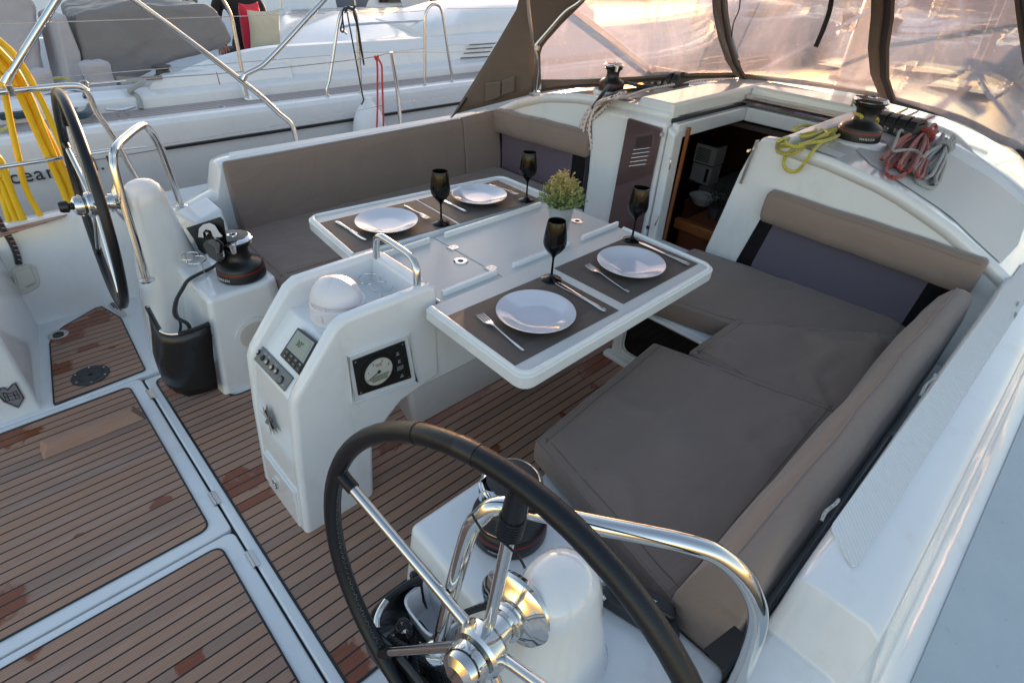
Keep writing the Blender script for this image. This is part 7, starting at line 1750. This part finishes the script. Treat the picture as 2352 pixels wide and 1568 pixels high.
rope_obj('boom_strut', 'grey strut crossing behind the port dodger window', 'strut', [w2(1300, 28) + Vector((.25, .2, 0)), w2(1400, 104) + Vector((.25, .2, 0)), w2(1505, 186) + Vector((.20, .15, 0))], .020, 'steel_b', 3, 12)
rope_obj('boom_strut', 'thin grey strut crossing behind the middle dodger window', 'strut', [(2.9, .35, 1.06), (3.2, -.1, 1.45), (3.6, -.7, 2.0)], .012, 'steel_b', 3, 8)
rope_obj('boom_strut', 'thin grey strut crossing behind the right dodger window', 'strut', [(3.3, -.45, 1.6), (3.2, -.75, 1.2), (3.1, -1.05, .98)], .012, 'steel_b', 3, 8)
for i, (x, y) in enumerate(((4.6, .35), (5.2, -.1), (4.4, -.55))):
    q = MB(); q.box(x - .22, x + .22, y - .22, y + .22, .93, .985); tag(q.build('deck_hatch', 'black_acr', None, bevel=.02), ('smoked deck hatch nearest our mast, port side', 'smoked deck hatch furthest forward on our coachroof', 'smoked deck hatch starboard of our mast')[i], 'deck hatch', 'smoked hatches on our coachroof')
# quay and shore
b = MB(); b.box(47, 52, -120, 140, -2, .9); struct(b, 'quay', 'concrete', bevel=.05)
b = MB(); V = []; nx, ny = 8, 60
for i in range(nx + 1):
    for j in range(ny + 1):
        x = 52 + i * 10; y = -150 + j * 6; V.append((x, y, .85 + i * .28 + (NZ.noise(Vector((x * .04, y * .05, 1))) + .4) * i * .35))
b.add(V, [(i * (ny + 1) + j, i * (ny + 1) + j + 1, (i + 1) * (ny + 1) + j + 1, (i + 1) * (ny + 1) + j) for i in range(nx) for j in range(ny)]); struct(b, 'shore', 'shrub', fix=False)
b = MB(); rnd = random.Random(2)
for k in range(900):
    x = rnd.uniform(53, 80); y = rnd.uniform(-60, 110); c = Vector((x, y, 1.2)); r_ = rnd.uniform(.5, 1.5)
    for m_ in range(14):
        d = Vector((rnd.gauss(0, 1), rnd.gauss(0, 1), abs(rnd.gauss(0, .8)))).normalized() * r_ * rnd.random() ** .4; s1 = Vector((rnd.gauss(0, 1), rnd.gauss(0, 1), rnd.gauss(0, 1))).normalized() * .25; s2 = s1.cross(Vector((rnd.random(), rnd.random(), rnd.random()))).normalized() * .2
        b.add([c + d, c + d + s1, c + d + s1 + s2, c + d + s2], [(0, 1, 2, 3)])
o = b.build('shore_scrub', 'shrub', sm=False, fix=False); o['kind'] = 'stuff'
# ============================================================ light
SUN_AZ, SUN_EL = math.radians(43), math.radians(3.2)
world = bpy.data.worlds.new('World'); scene.world = world; world.use_nodes = True
wt = world.node_tree; bg = wt.nodes['Background']
sky = wt.nodes.new('ShaderNodeTexSky'); sky.sky_type = 'NISHITA'; sky.sun_disc = False
sky.sun_elevation = SUN_EL; sky.sun_rotation = math.pi / 2 - SUN_AZ; sky.altitude = 0; sky.air_density = 1.0; sky.dust_density = .7; sky.ozone_density = 1.6
mx_ = wt.nodes.new('ShaderNodeMix'); mx_.data_type = 'RGBA'; mx_.blend_type = 'MULTIPLY'; mx_.inputs[0].default_value = 1; mx_.inputs[7].default_value = (1.26, 1.02, .94, 1)
wt.links.new(sky.outputs[0], mx_.inputs[6]); wt.links.new(mx_.outputs[2], bg.inputs[0]); bg.inputs[1].default_value = .15
sl = bpy.data.lights.new('sun', 'SUN'); sl.energy = 2.4; sl.angle = math.radians(.6); sl.color = (1, .58, .34)
so = bpy.data.objects.new('sun', sl); COL.objects.link(so)
sd = Vector((math.cos(SUN_EL) * math.cos(SUN_AZ), math.cos(SUN_EL) * math.sin(SUN_AZ), math.sin(SUN_EL)))
so.rotation_euler = sd.to_track_quat('Z', 'Y').to_euler()
scene.view_settings.view_transform = 'Standard'; scene.view_settings.look = 'None'; scene.view_settings.exposure = 2.56; scene.view_settings.gamma = 1
scene.render.engine = 'CYCLES'
scene.cycles.use_denoising = True
scene.cycles.max_bounces = 8; scene.cycles.transparent_max_bounces = 12; scene.cycles.sample_clamp_indirect = 6
try: scene.cycles.denoiser = 'OPENIMAGEDENOISE'
except Exception: pass
